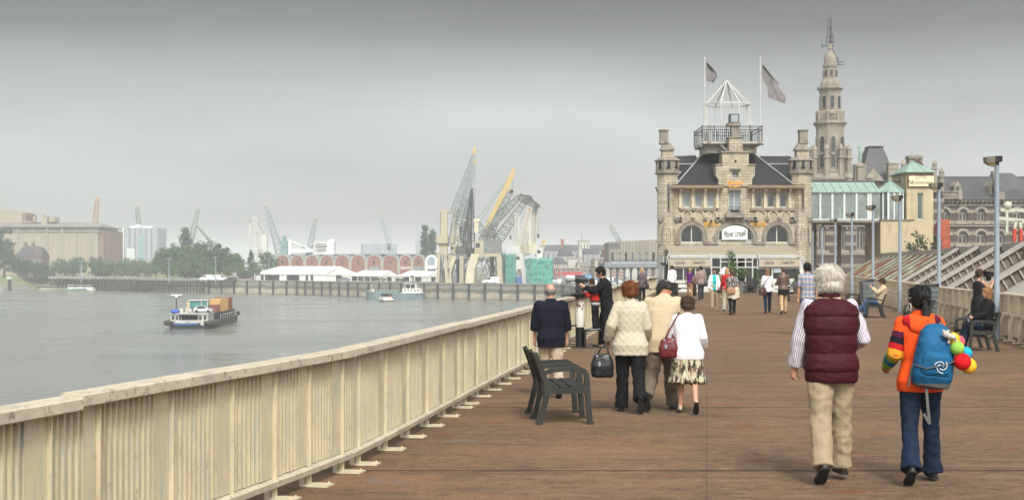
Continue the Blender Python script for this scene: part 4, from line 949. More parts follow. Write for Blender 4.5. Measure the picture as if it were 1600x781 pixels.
# green statue
stt = thing('roof_statue', 'green copper statue with a raised arm on a stone pinnacle', 'statue', (X(1450,BY)+bx(1345), BY+.4, bz(252)))
mb = MB(); mb.tube([(0,0,0),(0,0,.5),(.04,0,1.0),(0,0,1.45),(0,0,1.62)],[.22,.26,.2,.22,.08],8,True); mb.ell((0,0,1.78),.13); mb.tube([(.15,0,1.45),(.28,0,1.25),(.22,0,1.05)],.06,6,True); mb.tube([(-.15,0,1.45),(-.28,0,1.75),(-.24,0,2.05)],.06,6,True); mb.build('figure', M_copper, stt, True)
# tower
TWY = 186.0; TS = F/TWY; tz = lambda py: CAMZ+(HZ-py)/TS
tw = thing('stone_tower', 'tall weathered stone tower in diminishing octagonal stages with antennas on top', 'tower', (X(1297,TWY), TWY, 0))
u = 1/TS
def stage(prof, name, seg=8): 
    mb = MB(); mb.lathe([(r_*u*1.06, tz(y)) for r_, y in prof], seg=seg, rot=R(22.5)); return mb.build(name, M_lime, tw)
stage([(31,420),(31,283),(33,282),(33,278),(29,277),(24,268)], 'base_stage')
stage([(22,276),(20.5,205),(21,200)], 'lower_stage')
stage([(21,200),(22.5,196.5),(25,194),(25,191.5),(20,191)], 'cornice')
stage([(17.5,191),(17,176),(15.6,175),(15,146)], 'middle_stage')
stage([(15.2,146),(16,143),(19.5,139.5),(19.5,137),(14.5,136.5),(14,131),(11.5,125),(11,122.5)], 'cornice')
stage([(10,123),(9.6,106),(10.8,105),(10.8,101),(9.8,100.5)], 'lantern_stage')
mb = MB(); mb.lathe([(r_*u*1.06,tz(y)) for r_, y in ((8.8,101),(9.2,96),(8.5,90),(6.2,84.5),(3.8,81.5),(2.6,79),(3.5,76.5),(2.5,74),(1.4,70),(.8,68))], seg=16); mb.build('dome', M_lime, tw, 40)
def tower_windows(r_, y0, ys_, y1, w, parts=1):
    for k in range(-2,3):
        a = R(45*k+ -22.5*0); d = Vector((math.sin(a),-math.cos(a),0)); sd = Vector((d.y,-d.x,0))*-1; ap = r_*u*1.06*math.cos(R(22.5))
        rot = Matrix((( sd.x, -d.x, 0),(sd.y,-d.y,0),(0,0,1)))
        for off, nm, ww, p_, m in ((0,'window_surround',w+1.3,.10,M_lime),(0,'window',w,.16,M_glassdk)):
            mb = MB(); poly = arch(0, tz(y0)-(.12 if nm != 'window' else 0), tz(ys_), ww*u, ww*u, 8); mb.prism(poly, -p_, .05)
            mb.v = [tuple(rot@Vector(v)+d*ap) for v in mb.v]; mb.build(nm, m, tw)
        if parts == 2:
            mb = MB(); mb.prism(rect(-w*u*1.3,w*u*1.3,tz(y0-19),tz(y0-22.5)), -.28, .05); mb.v = [tuple(rot@Vector(v)+d*ap) for v in mb.v]; mb.build('window_sill', M_lime, tw)
tower_windows(21, 262, 218, 0, 3.0, 2); tower_windows(15.2, 170, 154, 0, 2.6); tower_windows(9.8, 120, 112, 0, 1.4)
for rr, y0, y1, n_, in ((19.3,191,178,16),(26,278,268,16)):
    mb = MB(); r1 = rr*u*1.06
    for z in (y0-.6, (y0+y1)/2, y1+.6): 
        oc = [(r1*math.cos(R(22.5+45*k)), r1*math.sin(R(22.5+45*k)), tz(z)) for k in range(9)]
        for k in range(8): mb.bar(oc[k], oc[k+1], .16, .12 if z != y1+.6 else .18)
    for k in range(8):
        a, c = Vector(oc[k]), Vector(oc[k+1])
        for q in range(6): p = a.lerp(c,(q+.5)/6); mb.bar((p.x,p.y,tz(y0)),(p.x,p.y,tz(y1)),.11)
        mb.lathe([(.18,tz(y0)),(.18,tz(y1-1)),(.24,tz(y1-2)),(.05,tz(y1-6))],(a.x,a.y,0),6)
    mb.build('balustrade', M_lime, tw)
for k in range(8):
    a = R(22.5+45*k); mb = MB(); r1 = 28.5*u; p = (r1*math.cos(a), r1*math.sin(a), 0); tp = 226
    mb.lathe([(.38,tz(285)),(.38,tz(250)),(.5,tz(249)),(.5,tz(247)),(.33,tz(246)),(.33,tz(236)),(.46,tz(235)),(.36,tz(233)),(.04,tz(tp))], p, 6)
    mb.add([(p[0]*.95,p[1]*.95-.12,tz(250)),(p[0]*.95,p[1]*.95+.12,tz(250)),(p[0]*.7,p[1]*.7+.12,tz(222)),(p[0]*.7,p[1]*.7-.12,tz(222)),(p[0]*.95,p[1]*.95-.12,tz(262)),(p[0]*.95,p[1]*.95+.12,tz(262)),(p[0]*.7,p[1]*.7+.12,tz(240)),(p[0]*.7,p[1]*.7-.12,tz(240))],[(0,1,2,3),(4,5,6,7),(0,1,5,4),(1,2,6,5),(2,3,7,6),(3,0,4,7)])
    mb.build('pinnacle', M_lime, tw)
mb = MB(); mb.tube([(0,0,tz(70)),(0,0,tz(25))],[.10,.04],6)
for dx, z0, z1 in ((-3.2,62,28),(2.6,68,30),(-5,72,60),(5,72,52),(-12,76,68),(13,104,88)): mb.tube([(dx*u,.2,tz(z0)),(dx*u,.2,tz(z1))],.045,5)
for z, a, b_ in ((72,-13,4),(66,-5,9),(58,-5,5),(44,-3.2,2.6),(97,4,22),(101,8,22)): mb.tube([(a*u,.1,tz(z)),(b_*u,.1,tz(z))],.05,5)
mb.tube([(2*u,0,tz(72)),(14*u,.1,tz(100))],.05,5); mb.split('antenna', M_dkmetal, tw)
# red tiled roof strip and other oddments behind the shed
mb = MB(); Yq = 120; mb.add([(X(1464,Yq),Yq,Z(402,Yq)),(X(1486,Yq),Yq,Z(402,Yq)),(X(1498,Yq),Yq+2.5,Z(343,Yq+2.5)),(X(1479,Yq),Yq+2.5,Z(343,Yq+2.5)),(X(1464,Yq),Yq+5,Z(402,Yq)),(X(1486,Yq),Yq+5,Z(402,Yq)),(X(1464,Yq),Yq,GZ),(X(1486,Yq),Yq,GZ),(X(1464,Yq),Yq+5,GZ),(X(1486,Yq),Yq+5,GZ)],[(0,1,2,3),(3,2,5,4),(0,3,4),(1,5,2),(0,6,7,1),(1,7,9,5),(4,5,9,8),(0,4,8,6)])
M_redtile = mat('red_tiles', (.9,.9,.9), .8, .25, 2); brick(M_redtile,.3,.22,(.42,.085,.03),(.30,.06,.025),(.12,.03,.02),.02,.02)
tag(mb.build('tiled_hut', M_redtile), 'steep bright red tiled roof rising behind the second lamp post', 'roof')
Yq = 70; gn = thing('deck_crane', 'pale green steel loading crane with red and white legs at the far right', 'crane', (X(1585,Yq),Yq,2.2)); kq = Yq/F
M_palegreen = mat('pale_green_paint', (.42,.45,.36), .6, .15, 3); M_redp = mat('red_paint', (.40,.05,.03), .5, .15, 3)
def gp_(px,py): return ((px-1585)*kq, 0, Z(py,Yq)-2.2)
mb = MB(); mb.bar(gp_(1553,340),gp_(1610,346),.14,.16); mb.bar(gp_(1563,328),gp_(1610,329),.09,.16); mb.bar(gp_(1573,364),gp_(1573,322),.12); mb.ell(gp_(1574,321),.2); mb.bar(gp_(1573,322),gp_(1580,316),.1); mb.build('boom', M_palegreen, gn)
for a, b_ in (((1587,345),(1585,357)),((1593,345),(1595,357))):
    mb = MB(); mb.bar(gp_(*a),gp_(*b_),.14); mb.build('leg', M_palegreen, gn); mb = MB(); mb.bar(gp_(*b_),gp_(b_[0],375.5),.16); mb.bar(gp_(b_[0],375),gp_(b_[0],376.5+20),.12); mb.build('striped_leg', M_redp, gn)

# ================================================================= trees
M_bark = mat('bark', (.06,.05,.04), .9, .3, 4)
def leafmat(name, c, c2):
    m = mat(name, c, .7, .3, .55, 0, col2=c2, thr=(.38,.62)); return m
M_leaf = [leafmat('leaf_green', (.020,.058,.013), (.055,.12,.028)), leafmat('leaf_dark', (.013,.038,.012), (.032,.070,.022)), leafmat('leaf_light', (.05,.10,.025), (.09,.15,.04)), leafmat('leaf_conifer', (.020,.038,.024), (.04,.065,.035))]
def make_tree(name, label, h, w, loc, m, kind='round', nleaf=1500, leaf=.55, group=None, trunk=.25, rz=None):
    t = thing(name, label, 'tree' if name != 'shrub' else 'shrub', loc, random.uniform(0,6) if rz is None else rz, group)
    rnd = random.Random(hash((round(loc[0],1), round(h,1), round(loc[1],1))) & 0xffff)
    mb = MB(); r0 = max(.05,h*.018)
    top = h*.75; mb.tube([(0,0,-.2),(0.02*h,0,h*.2),(-.01*h,.01*h,h*.45),(0,0,top)],[r0*1.3,r0,r0*.7,r0*.2],7)
    for k in range(6):
        a = rnd.uniform(0,6.28); z0 = h*rnd.uniform(trunk*.8,.5); L = w*.34
        mb.tube([(0,0,z0),(math.cos(a)*L*.5,math.sin(a)*L*.5,z0+h*.12),(math.cos(a)*L,math.sin(a)*L,z0+h*.2)],[r0*.5,r0*.35,r0*.12],5)
    mb.build('trunk', M_bark, t)
    clumps = []
    nc = 60 if kind == 'round' else 70
    for k in range(nc):
        if kind == 'round':
            z = rnd.uniform(-.9,1); rad = math.sqrt(max(0,1-z*z))**.8; a = rnd.uniform(0,6.28); f_ = rnd.uniform(.45,.92)
            c = (math.cos(a)*rad*w*.5*f_, math.sin(a)*rad*w*.5*f_, h*(trunk+(1-trunk)*.5)+z*h*(1-trunk)*.5*f_); s = w*rnd.uniform(.09,.2)
        elif kind == 'column':
            q = rnd.random(); rad = w*.5*(math.sin(math.pi*min(1,.12+q*.82))**.6)*.75; a = rnd.uniform(0,6.28)
            c = (math.cos(a)*rad*rnd.uniform(.4,1), math.sin(a)*rad*rnd.uniform(.4,1), h*(trunk+(1-trunk)*q*.96)); s = w*rnd.uniform(.20,.34)
        else:
            q = rnd.random()**1.3; rad = w*.5*(1-q)*.85; a = rnd.uniform(0,6.28); c = (math.cos(a)*rad*rnd.uniform(.5,1), math.sin(a)*rad*rnd.uniform(.5,1), h*(trunk+(1-trunk)*q)); s = w*(.08+.13*(1-q))
        clumps.append((c, s))
    mb = MB()
    for k in range(nleaf):
        c, s = clumps[k % nc]; v = Vector((rnd.gauss(0,1),rnd.gauss(0,1),rnd.gauss(0,.8))); v = v.normalized()*(rnd.random()**.4)*s*1.15
        p = Vector(c)+v; nrm = (v.normalized()+Vector((rnd.uniform(-.7,.7),rnd.uniform(-.7,.7),rnd.uniform(-.2,.8)))).normalized()
        a = nrm.cross(Vector((rnd.uniform(-1,1),rnd.uniform(-1,1),.3))).normalized(); b_ = nrm.cross(a); L = leaf*rnd.uniform(.6,1.3); Wd = L*.6
        mb.add([p-a*L*.5, p-b_*Wd*.5+nrm*L*.1, p+a*L*.5, p+b_*Wd*.5+nrm*L*.1],[(0,1,2,3)])
    mb.build('crown', m, t, recalc=False)
    return t
def tree_px(px, top, wpx, Y_, label, m, kind='round', n=1500, leaf=.7, group='trees on the far bank', base=None, trunk=.18, name='broadleaf_tree'):
    b_ = GZ if base is None else base; h = Z(top,Y_)-b_
    return make_tree(name, label, h, wpx*Y_/F, (X(px,Y_),Y_,b_), m, kind, n, leaf, group, trunk)
L_ = M_leaf
for a in ((262,388,40,560,'large green tree at the left edge of the grove on the far bank',L_[0]),(288,378,52,575,'large green tree in the grove, below the poplar top',L_[0]),(318,376,50,570,'tall green tree at the middle of the grove right of the poplar top',L_[0]),
          (342,381,44,565,'green tree in the right half of the grove on the far bank',L_[1]),(364,396,34,560,'lower green tree at the right end of the grove',L_[0]),(300,398,48,552,'low spreading tree at the front of the grove',L_[0])):
    tree_px(a[0],a[1],a[2],a[3],a[4],a[5],n=4200,leaf=1.0,trunk=.06)
tree_px(289,351,18,600,'dark poplar top standing above the grove of trees',L_[3],'column',2600,.8,trunk=.2,name='poplar_tree')
tree_px(664,351,14,640,'left one of two dark poplars behind the brick warehouse',L_[3],'column',2600,.8,trunk=.1,name='poplar_tree')
tree_px(676,357,14,642,'right one of two dark poplars behind the brick warehouse',L_[3],'column',2600,.8,trunk=.1,name='poplar_tree')
tree_px(392,392,24,560,'pointed green tree right of the grove',L_[1],'cone',1100,.7); tree_px(418,390,36,575,'round green tree touching the left end of the brick warehouse',L_[0],n=1500)
for i, (px, lab) in enumerate(((243,'small round tree between the blue silo and the grove'),(270,'small clipped tree in front of the left side of the grove'),(332,'small clipped tree in front of the grove, left of the vans'),(356,'small clipped tree above the parked vans'),(378,'small clipped tree above the dark parked cars'),(400,'small clipped tree left of the long white marquee'))):
    tree_px(px,414.5,17,530-i*6,lab,L_[2],n=600,leaf=.5,trunk=.35,group='clipped trees on the quay',name='clipped_tree')
for a in ((6,352,36,655,'large dark tree at the far left edge',L_[1],2200),(34,402,30,640,'dark tree in front of the old brick house',L_[1],900),(62,408,26,650,'low dark tree right of the old brick house',L_[1],800),(96,403,34,690,'bushy tree before the tan silo, left of its middle',L_[0],900),(122,401,34,700,'bushy tree before the middle of the tan silo',L_[0],900),
          (150,398,28,690,'bushy tree at the right end of the tan silo',L_[0],900),(175,406,34,640,'light green tree below the blue silo, left part',L_[2],900),(200,404,40,640,'light green tree below the middle of the blue silo',L_[2],1000),(225,405,34,640,'light green tree below the right end of the blue silo',L_[2],900),(160,414,30,600,'low green bush tree by the jetty signal',L_[0],700)):
    tree_px(a[0],a[1],a[2],a[3],a[4],a[5],n=a[6]*2,leaf=.9,trunk=.04)
tree_px(69,415,20,620,'dark conical bush low on the grassy bank at left',L_[3],'cone',700,.5,trunk=.02,name='shrub',group='bushes on the grassy bank'); tree_px(114,413,14,620,'dark conical bush on the grass above the jetty',L_[3],'cone',600,.5,trunk=.02,name='shrub',group='bushes on the grassy bank'); tree_px(80,422,16,610,'second dark bush on the grassy bank, right of the conical one',L_[3],'round',500,.5,trunk=.02,name='shrub',group='bushes on the grassy bank')

# ================================================================= far bank buildings
def winrow(parent, x0, x1, n_, z0, z1, y, w, m=None):
    for k in range(n_):
        cx = x0+(x1-x0)*(k+.5)/n_; mb = MB(); mb.box(cx-w/2,cx+w/2,y-.05,y+.2,z0,z1); mb.build('window', m or M_glassdk, parent)
# tan silo
Yq = 760; q = Yq/F; sx = lambda px: (px-80)*q; sz = lambda py: Z(py,Yq)-GZ
M_tan = mat('silo_concrete', (.33,.285,.205), .9, .12, .08, 0); M_tan2 = mat('silo_grey', (.27,.25,.20), .9, .15, .1); M_roofgr = mat('silo_roof', (.20,.19,.17), .9, .2, .2); M_redbr = mat('silo_brick', (.22,.13,.10), .9, .2, .2)
so = thing('grain_silo', 'broad tan concrete grain silo with a grey roof on the far left bank', 'silo', (X(80,Yq),Yq,GZ))
mb = MB(); mb.box(sx(-60),sx(153),0,40,0,sz(362)); mb.build('wall', M_tan, so)
mb = MB(); mb.box(sx(153),sx(160),2,40,0,sz(360)); mb.build('brick_end_wall', M_redbr, so)
mb = MB(); mb.box(sx(-60),sx(156),-.8,40,sz(362),sz(360)); mb.box(sx(-60),sx(152),1,39,sz(360),sz(354)); mb.build('upper_storey', M_tan2, so)
mb = MB(); mb.add([(sx(-60),-1.5,sz(354)),(sx(157),-1.5,sz(354)),(sx(140),16,sz(346)),(sx(-60),16,sz(346)),(sx(157),41,sz(354)),(sx(-60),41,sz(354))],[(0,1,2,3),(3,2,4,5),(1,4,2)]); mb.box(sx(-60),sx(158),-1.6,41,sz(355),sz(354)); mb.build('roof', M_roofgr, so)
for k in range(9): mb = MB(); p = -40+k*22.8; mb.box(sx(p)-.5,sx(p)+.5,-.5,0,0,sz(354.5)); mb.build('pilaster', M_tan2, so)
for k in range(22): mb = MB(); p = -45+k*9.1; mb.box(sx(p)-.1,sx(p)+.1,-.12,0,0,sz(363)); mb.build('panel_joint', M_tan2, so)
mb = MB(); mb.box(sx(20),sx(60),10,14,sz(347),sz(345)); mb.box(sx(57),sx(66),8,16,sz(350),sz(337)); mb.box(sx(69),sx(78),8,16,sz(346),sz(338)); mb.box(sx(60),sx(62),8,10,sz(338),sz(335)); mb.box(sx(42),sx(45),10,13,sz(347),sz(337)); mb.split('rooftop_plant', M_tan, so)
mb = MB(); mb.prism([(sx(-60),0),(sx(23),0),(sx(23),sz(332)),(sx(20),sz(327)),(sx(-60),sz(327))], -5, -.7) ; 
et = thing('silo_headhouse', 'tan elevator headhouse rising above the silo at the far left edge', 'silo', (X(8,Yq+2),Yq+18,GZ)); mb = MB(); mb.box(-16,3.6,0,18,0,sz(330)); mb.prism([(-16,sz(330)),(3.6,sz(330)),(.5,sz(325)),(-16,sz(325))],0,18); mb.build('wall', M_tan, et); mb = MB(); mb.box(3.6,5.3,1,17,0,sz(331)); mb.build('side_wall', M_redbr, et)
# blue grey silo
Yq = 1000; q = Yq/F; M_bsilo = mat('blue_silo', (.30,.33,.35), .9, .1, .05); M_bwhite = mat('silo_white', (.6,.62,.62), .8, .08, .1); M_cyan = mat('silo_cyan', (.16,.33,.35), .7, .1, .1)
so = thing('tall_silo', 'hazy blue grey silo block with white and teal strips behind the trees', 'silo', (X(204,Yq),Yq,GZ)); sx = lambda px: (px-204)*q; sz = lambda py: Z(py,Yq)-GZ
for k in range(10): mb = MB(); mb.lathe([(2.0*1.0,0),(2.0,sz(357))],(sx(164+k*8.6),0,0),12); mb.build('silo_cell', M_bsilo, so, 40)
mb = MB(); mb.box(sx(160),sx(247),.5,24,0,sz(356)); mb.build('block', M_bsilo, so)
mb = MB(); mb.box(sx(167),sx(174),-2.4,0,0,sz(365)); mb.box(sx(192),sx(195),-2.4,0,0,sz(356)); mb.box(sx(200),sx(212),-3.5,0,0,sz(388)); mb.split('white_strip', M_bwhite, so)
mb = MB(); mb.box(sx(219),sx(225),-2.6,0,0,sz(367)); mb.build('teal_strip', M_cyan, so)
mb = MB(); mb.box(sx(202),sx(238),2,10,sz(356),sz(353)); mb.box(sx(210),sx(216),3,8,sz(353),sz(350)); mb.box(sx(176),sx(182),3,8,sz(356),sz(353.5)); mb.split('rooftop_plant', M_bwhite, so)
# old brick house
Yq = 650; q = Yq/F; M_oldbr = mat('old_house_brick', (.17,.12,.10), .9, .25, .4); ho = thing('brick_house', 'old dark brick house with steep gables in front of the tan silo', 'house', (X(46,Yq),Yq,GZ)); sx = lambda px: (px-46)*q; sz = lambda py: Z(py,Yq)-GZ
mb = MB(); mb.box(sx(27),sx(66),0,10,0,sz(400)); mb.prism([(sx(50),sz(400)),(sx(64),sz(400)),(sx(57),sz(386))],-.5,.5); mb.build('wall', M_oldbr, ho)
mb = MB(); mb.add([(sx(26),-.5,sz(400)),(sx(67),-.5,sz(400)),(sx(62),5,sz(385)),(sx(31),5,sz(383)),(sx(67),10.5,sz(400)),(sx(26),10.5,sz(400))],[(0,1,2,3),(3,2,4,5),(0,3,5),(1,4,2)]); rf = mb.build('roof', M_slateB, ho)
for p in (34, 46): mb = MB(); mb.box(sx(p)-.5,sx(p)+.5,4,6,sz(388),sz(378.5)); mb.build('chimney', M_oldbr, rf)
winrow(ho, sx(29), sx(65), 5, sz(411), sz(405), 0, 1.1, M_glasslt)
# brick warehouse with round gables
Yq = 590; q = Yq/F; WX = [430,453,476,499,522,547,572,597,623,644,664]; wh = thing('brick_warehouse', 'long red brick warehouse with a row of round topped gables behind the white marquees', 'warehouse', (X(550,Yq),Yq,GZ)); sx = lambda px: (px-550)*q; sz = lambda py: Z(py,Yq)-GZ
M_wbr = mat('warehouse_brick', (.25,.115,.085), .9, .15, .35); M_wtrim = mat('warehouse_trim', (.36,.34,.28), .9, .12, .5); M_vault = mat('vault_roof', (.25,.27,.27), .8, .15, .3)
def garch(a, b_, g=0.0, dz=0): 
    cx, w = (sx(a)+sx(b_))/2, (sx(b_)-sx(a))/2-g; return arch(cx, 0, sz(409)+dz, w, sz(397.5)-sz(409)-g, 14)
for k in range(10):
    a, b_ = WX[k], WX[k+1]
    mb = MB(); mb.prism(garch(a,b_,.25), 0, 1); mb.build('gable_wall', M_wbr, wh)
    mb = MB(); hole_wall(mb, garch(a,b_,0.01), [garch(a,b_,.55)], -.35, .34); mb.build('gable_trim', M_wtrim, wh)
    mb = MB(); mb.prism([(x,z) for x,z in garch(a,b_,-.05)], 1.02, 40); mb.build('vault_roof', M_vault, wh)
    m_ = (a+b_)/2; mb = MB(); mb.box(sx(m_)-.35,sx(m_)+.35,-.2,.0,sz(412),sz(407)); mb.build('hoist_hatch', M_dkmetal, wh)
    if k in (6,9): mb = MB(); mb.box(sx(m_)-2,sx(m_)+2,-.2,0,sz(424),sz(416.5)); mb.build('window', M_glasslt, wh)
text('PRIVATE', 1.5, M_white, wh, (sx(633.5), -.1, sz(420.5)), width=15*q, bold=.03)
mb = MB(); hole_wall(mb, garch(664,684,.1), [garch(664,684,1.0)], -.4, .4); mb.box(sx(665),sx(683),-.3,0,sz(420),sz(414.5)); mb.build('white_gable', M_white, wh)
mb = MB(); mb.prism(garch(664,684,.9), -.1, 0); mb.build('gable_glazing', glass_mat('warehouse_glass',(.26,.33,.38),.15), wh); mb = MB(); mb.prism(garch(664,684,.1), .02, 40); mb.build('vault_roof', M_vault, wh)
winrow(wh, sx(666), sx(682), 4, sz(427), sz(420), -.25, 1.0)
mb = MB(); mb.box(sx(445),sx(684),15,30,sz(398.5),sz(396.6)); mb.build('roof_light', M_slateB, wh)
# marquees
M_tent = mat('marquee_white', (.80,.80,.75), .7, .04, .5)
def marquee(A, B, C, yw, yr, label, nwin, yb=None):
    a, b_, c = [Vector((X(p,y),y,0)) for p, y in (A,B,C)]; d = a+(c-b_); o = (a+b_+c+d)/4; t = thing('marquee', label, 'marquee', (o.x,o.y,GZ), 0, 'white marquees on the far quay')
    P = [p-o for p in (a,b_,c,d)]; hw_ = Z(yw,B[1])-GZ; hr = Z(yr,(B[1]+C[1])/2)-GZ; up = lambda p, z: Vector((p.x,p.y,z))
    e1, e2 = (P[0]+P[3])/2, (P[1]+P[2])/2; mb = MB()
    ax = (e2-e1)*.06
    mb.add([up(P[0],0),up(P[1],0),up(P[2],0),up(P[3],0),up(P[0],hw_),up(P[1],hw_),up(P[2],hw_),up(P[3],hw_),up(e2-ax*.1,hr-.1)],[(0,1,5,4),(1,2,6,5),(2,3,7,6),(3,0,4,7),(5,6,8)]); mb.build('side_wall', M_tent, t)
    k = 1.03; mb = MB(); R1, R2 = up(e1+ax*2.2,hr), up(e2,hr)
    vs_ = [up(p*k,hw_) for p in P]+[R1,R2]+[up(p*k,hw_-.35) for p in P]
    mb.add(vs_,[(0,1,5,4),(2,3,4,5),(3,0,4),(0,6,7,1),(1,7,8,2),(2,8,9,3),(3,9,6,0)]); mb.build('roof', M_tent, t)
    dv = (P[1]-P[0]); nv = Vector((dv.y,-dv.x,0)).normalized()
    for f_, w in nwin:
        p = P[0]+dv*f_+nv*.06; mb = MB(); mb.obox(up(p,hw_*.45), dv.normalized()*w, nv*.06, (0,0,hw_*.36)); mb.build('window', M_glassdk, t)
    g = P[2]-P[1]; gn_ = Vector((g.y,-g.x,0)).normalized(); p = P[1]+g*.4+gn_*.06; mb = MB(); mb.obox(up(p,hw_*.42), g.normalized()*1.5, gn_*.06, (0,0,hw_*.38)); mb.build('doorway', M_glassdk, t)
marquee((397,506),(508,492),(560,508),427.6,416,'largest white marquee with a long pale roof at the left of the row',[(.12,.5),(.2,1.2),(.27,1.2),(.33,1),(.52,1.6),(.59,1.6),(.75,.5),(.82,.5)])
marquee((547,500),(597,486),(624,500),430.5,422.5,'middle white marquee with a small gable facing right',[(.15,1.5),(.35,1.5),(.55,1.5),(.75,1.5)])
marquee((622,496),(668,484),(690,494),431,423.5,'rightmost white marquee, beside the harbour cranes',[(.3,1.3),(.7,1.6)])
# ship behind the warehouse
Yq = 820; q = Yq/F; sh = thing('cargo_ship', 'white ship superstructure showing above the warehouse roof', 'ship', (X(470,Yq),Yq,WZ)); sx = lambda px: (px-470)*q; sz = lambda py: Z(py,Yq)-WZ
mb = MB(); mb.prism([(sx(440),0),(sx(528),0),(sx(532),sz(398)),(sx(436),sz(398))], -6, 8); mb.build('hull', M_bwhite, sh)
mb = MB(); mb.box(sx(494),sx(523),-5,6,sz(398),sz(379)); mb.box(sx(492),sx(514),-6,5,sz(383),sz(379)); mb.box(sx(512),sx(525),-4,4,sz(379),sz(377.5)); mb.box(sx(515),sx(522),-2,3,sz(378),sz(374)); mb.build('superstructure', M_white, sh)
mb = MB(); mb.box(sx(450),sx(456),-2,2,sz(398),sz(374.5)); mb.bar((sx(456),0,sz(392)),(sx(490),0,sz(391)),2.0); mb.bar((sx(455),0,sz(376)),(sx(485),0,sz(389)),.6); mb.build('deck_gear', M_white, sh)
for z in (382, 387, 392): winrow(sh, sx(495), sx(512), 6, sz(z), sz(z-1.6), -6.05, .9)

# ================================================================= cranes
def lattice(mb, p, q, w0, w1, n, t, side=Vector((0,1,0))):
    p, q = Vector(p), Vector(q); d = (q-p).normalized(); s = side; u_ = d.cross(s).normalized()
    cs = [(-1,-1),(1,-1),(1,1),(-1,1)]
    def pt(k, c): f_ = k/n; w = (w0+(w1-w0)*f_)/2; return p.lerp(q,f_)+u_*c[0]*w+s*c[1]*w
    for c in cs: mb.bar(pt(0,c), pt(n,c), t)
    for k in range(n):
        for i in range(4):
            a, b_ = cs[i], cs[(i+1)%4]; mb.bar(pt(k,a), pt(k+1,b_) if k%2 else pt(k+1,b_), t*.6)
            if k%2 == 0: mb.bar(pt(k,a), pt(k,b_), t*.6)
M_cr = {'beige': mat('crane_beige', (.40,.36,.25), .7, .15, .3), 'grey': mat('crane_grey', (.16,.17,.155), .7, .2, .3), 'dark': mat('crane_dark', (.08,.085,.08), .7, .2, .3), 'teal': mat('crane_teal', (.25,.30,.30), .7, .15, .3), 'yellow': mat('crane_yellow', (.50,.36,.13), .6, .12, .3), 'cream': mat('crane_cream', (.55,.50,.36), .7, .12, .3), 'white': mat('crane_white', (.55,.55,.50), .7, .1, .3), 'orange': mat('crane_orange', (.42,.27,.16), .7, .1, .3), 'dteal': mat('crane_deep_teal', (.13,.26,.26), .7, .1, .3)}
def qcrane(label, px, Y_, legs, boxes, lats, bars=(), group='old quay cranes'):
    q = Y_/F; t = thing('quay_crane', label, 'crane', (X(px,Y_),Y_,GZ), 0, group)
    def P(x, y, d=0): return ((x-px)*q, d, Z(y,Y_)-GZ)
    for (col, w, pts) in legs:
        for d in (-4, 4):
            mb = MB()
            for i in range(len(pts)-1): mb.bar(P(*pts[i],d), P(*pts[i+1],d), w, w*.9, (0,1,0))
            mb.build('leg', M_cr[col], t)
    for (nm, col, x0, x1, y0, y1, d0, d1) in boxes:
        mb = MB(); a, c = P(x0,y0), P(x1,y1); mb.box(a[0],c[0],d0,d1,c[2],a[2]); mb.build(nm, M_cr[col], t)
        if nm == 'cab':
            mb = MB(); mb.box(a[0]+(c[0]-a[0])*.12,a[0]+(c[0]-a[0])*.6,d0-.06,d0+.05,c[2]+(a[2]-c[2])*.45,c[2]+(a[2]-c[2])*.8); mb.build('window', M_glassdk, t)
    for (nm, col, p0, p1, w0, w1, n_) in lats:
        mb = MB(); lattice(mb, P(*p0), P(*p1), w0, w1, n_, .26); mb.build(nm, M_cr[col], t)
    for (nm, col, w, pts) in bars:
        mb = MB()
        for i in range(len(pts)-1): mb.bar(P(*pts[i]), P(*pts[i+1]), w)
        mb.build(nm, M_cr[col], t)
    return t
def xleg(x0, x1, y0, y1, col='grey'):
    """lattice portal: two trestles with cross bracing"""
    return [('portal', col, (x0,y1), (x0+1,y0), 2.2, 1.8, 7), ('portal', col, (x1,y1), (x1-1,y0), 2.2, 1.8, 7), ('portal_beam', col, (x0,y0), (x1,y0), 2.0, 2.0, 8)]
qcrane('leftmost old quay crane, a squat beige tower without a jib', 691, 436, [('beige',.9,[(685,446),(687,395)]),('beige',.9,[(700,446),(696,395)])],
  [('portal_beam','beige',682,701,396,399,-4,4),('machine_house','beige',683,700,367,380,-3.5,3.5),('machine_house','beige',686,699,380,396,-2.5,2.5),('mast','beige',689,699,331,368,-1.5,1.5),('top_arm','beige',688,705,327.5,331,-1.2,1.2),('mast_panel','dark',688,689,333,366,-1.6,1.6),('portal_beam','grey',680,703,419,421,-4,4)], [],
  [('ladder','grey',.3,[(690,446),(693,398)])])
qcrane('tallest quay crane, its twin grey green lattice jibs leaning up to the right', 712, 440, [('beige',1.3,[(695,446),(696,425),(706,398)]),('cream',1.2,[(704,446),(703,425),(711,400)]),('beige',1.3,[(722,446),(722,400)])],
  [('portal_beam','grey',703,730,397,405,-4.5,4.5),('machine_house','dark',712,728,385,397,-3,3),('cab','beige',704,713,383,396,-3,2),('counterweight','beige',704,709,370,380,-2,2)],
  [('mast','cream',(711,398),(713,325),2.6,1.2,12),('jib','teal',(711,335),(741,240),3.4,1.0,20),('jib','teal',(716,352),(742,250),2.6,1.0,20),('mast','grey',(705,385),(712,330),2,1,9)]+xleg(708,730,405,446),
  [('jib_tip','yellow',1.0,[(740,243),(742,231)]),('jib_tip','yellow',1.3,[(740.5,258),(742,249)]),('cable','grey',.12,[(742,232),(742,345)]),('cable','grey',.12,[(712,325),(740,240)])])
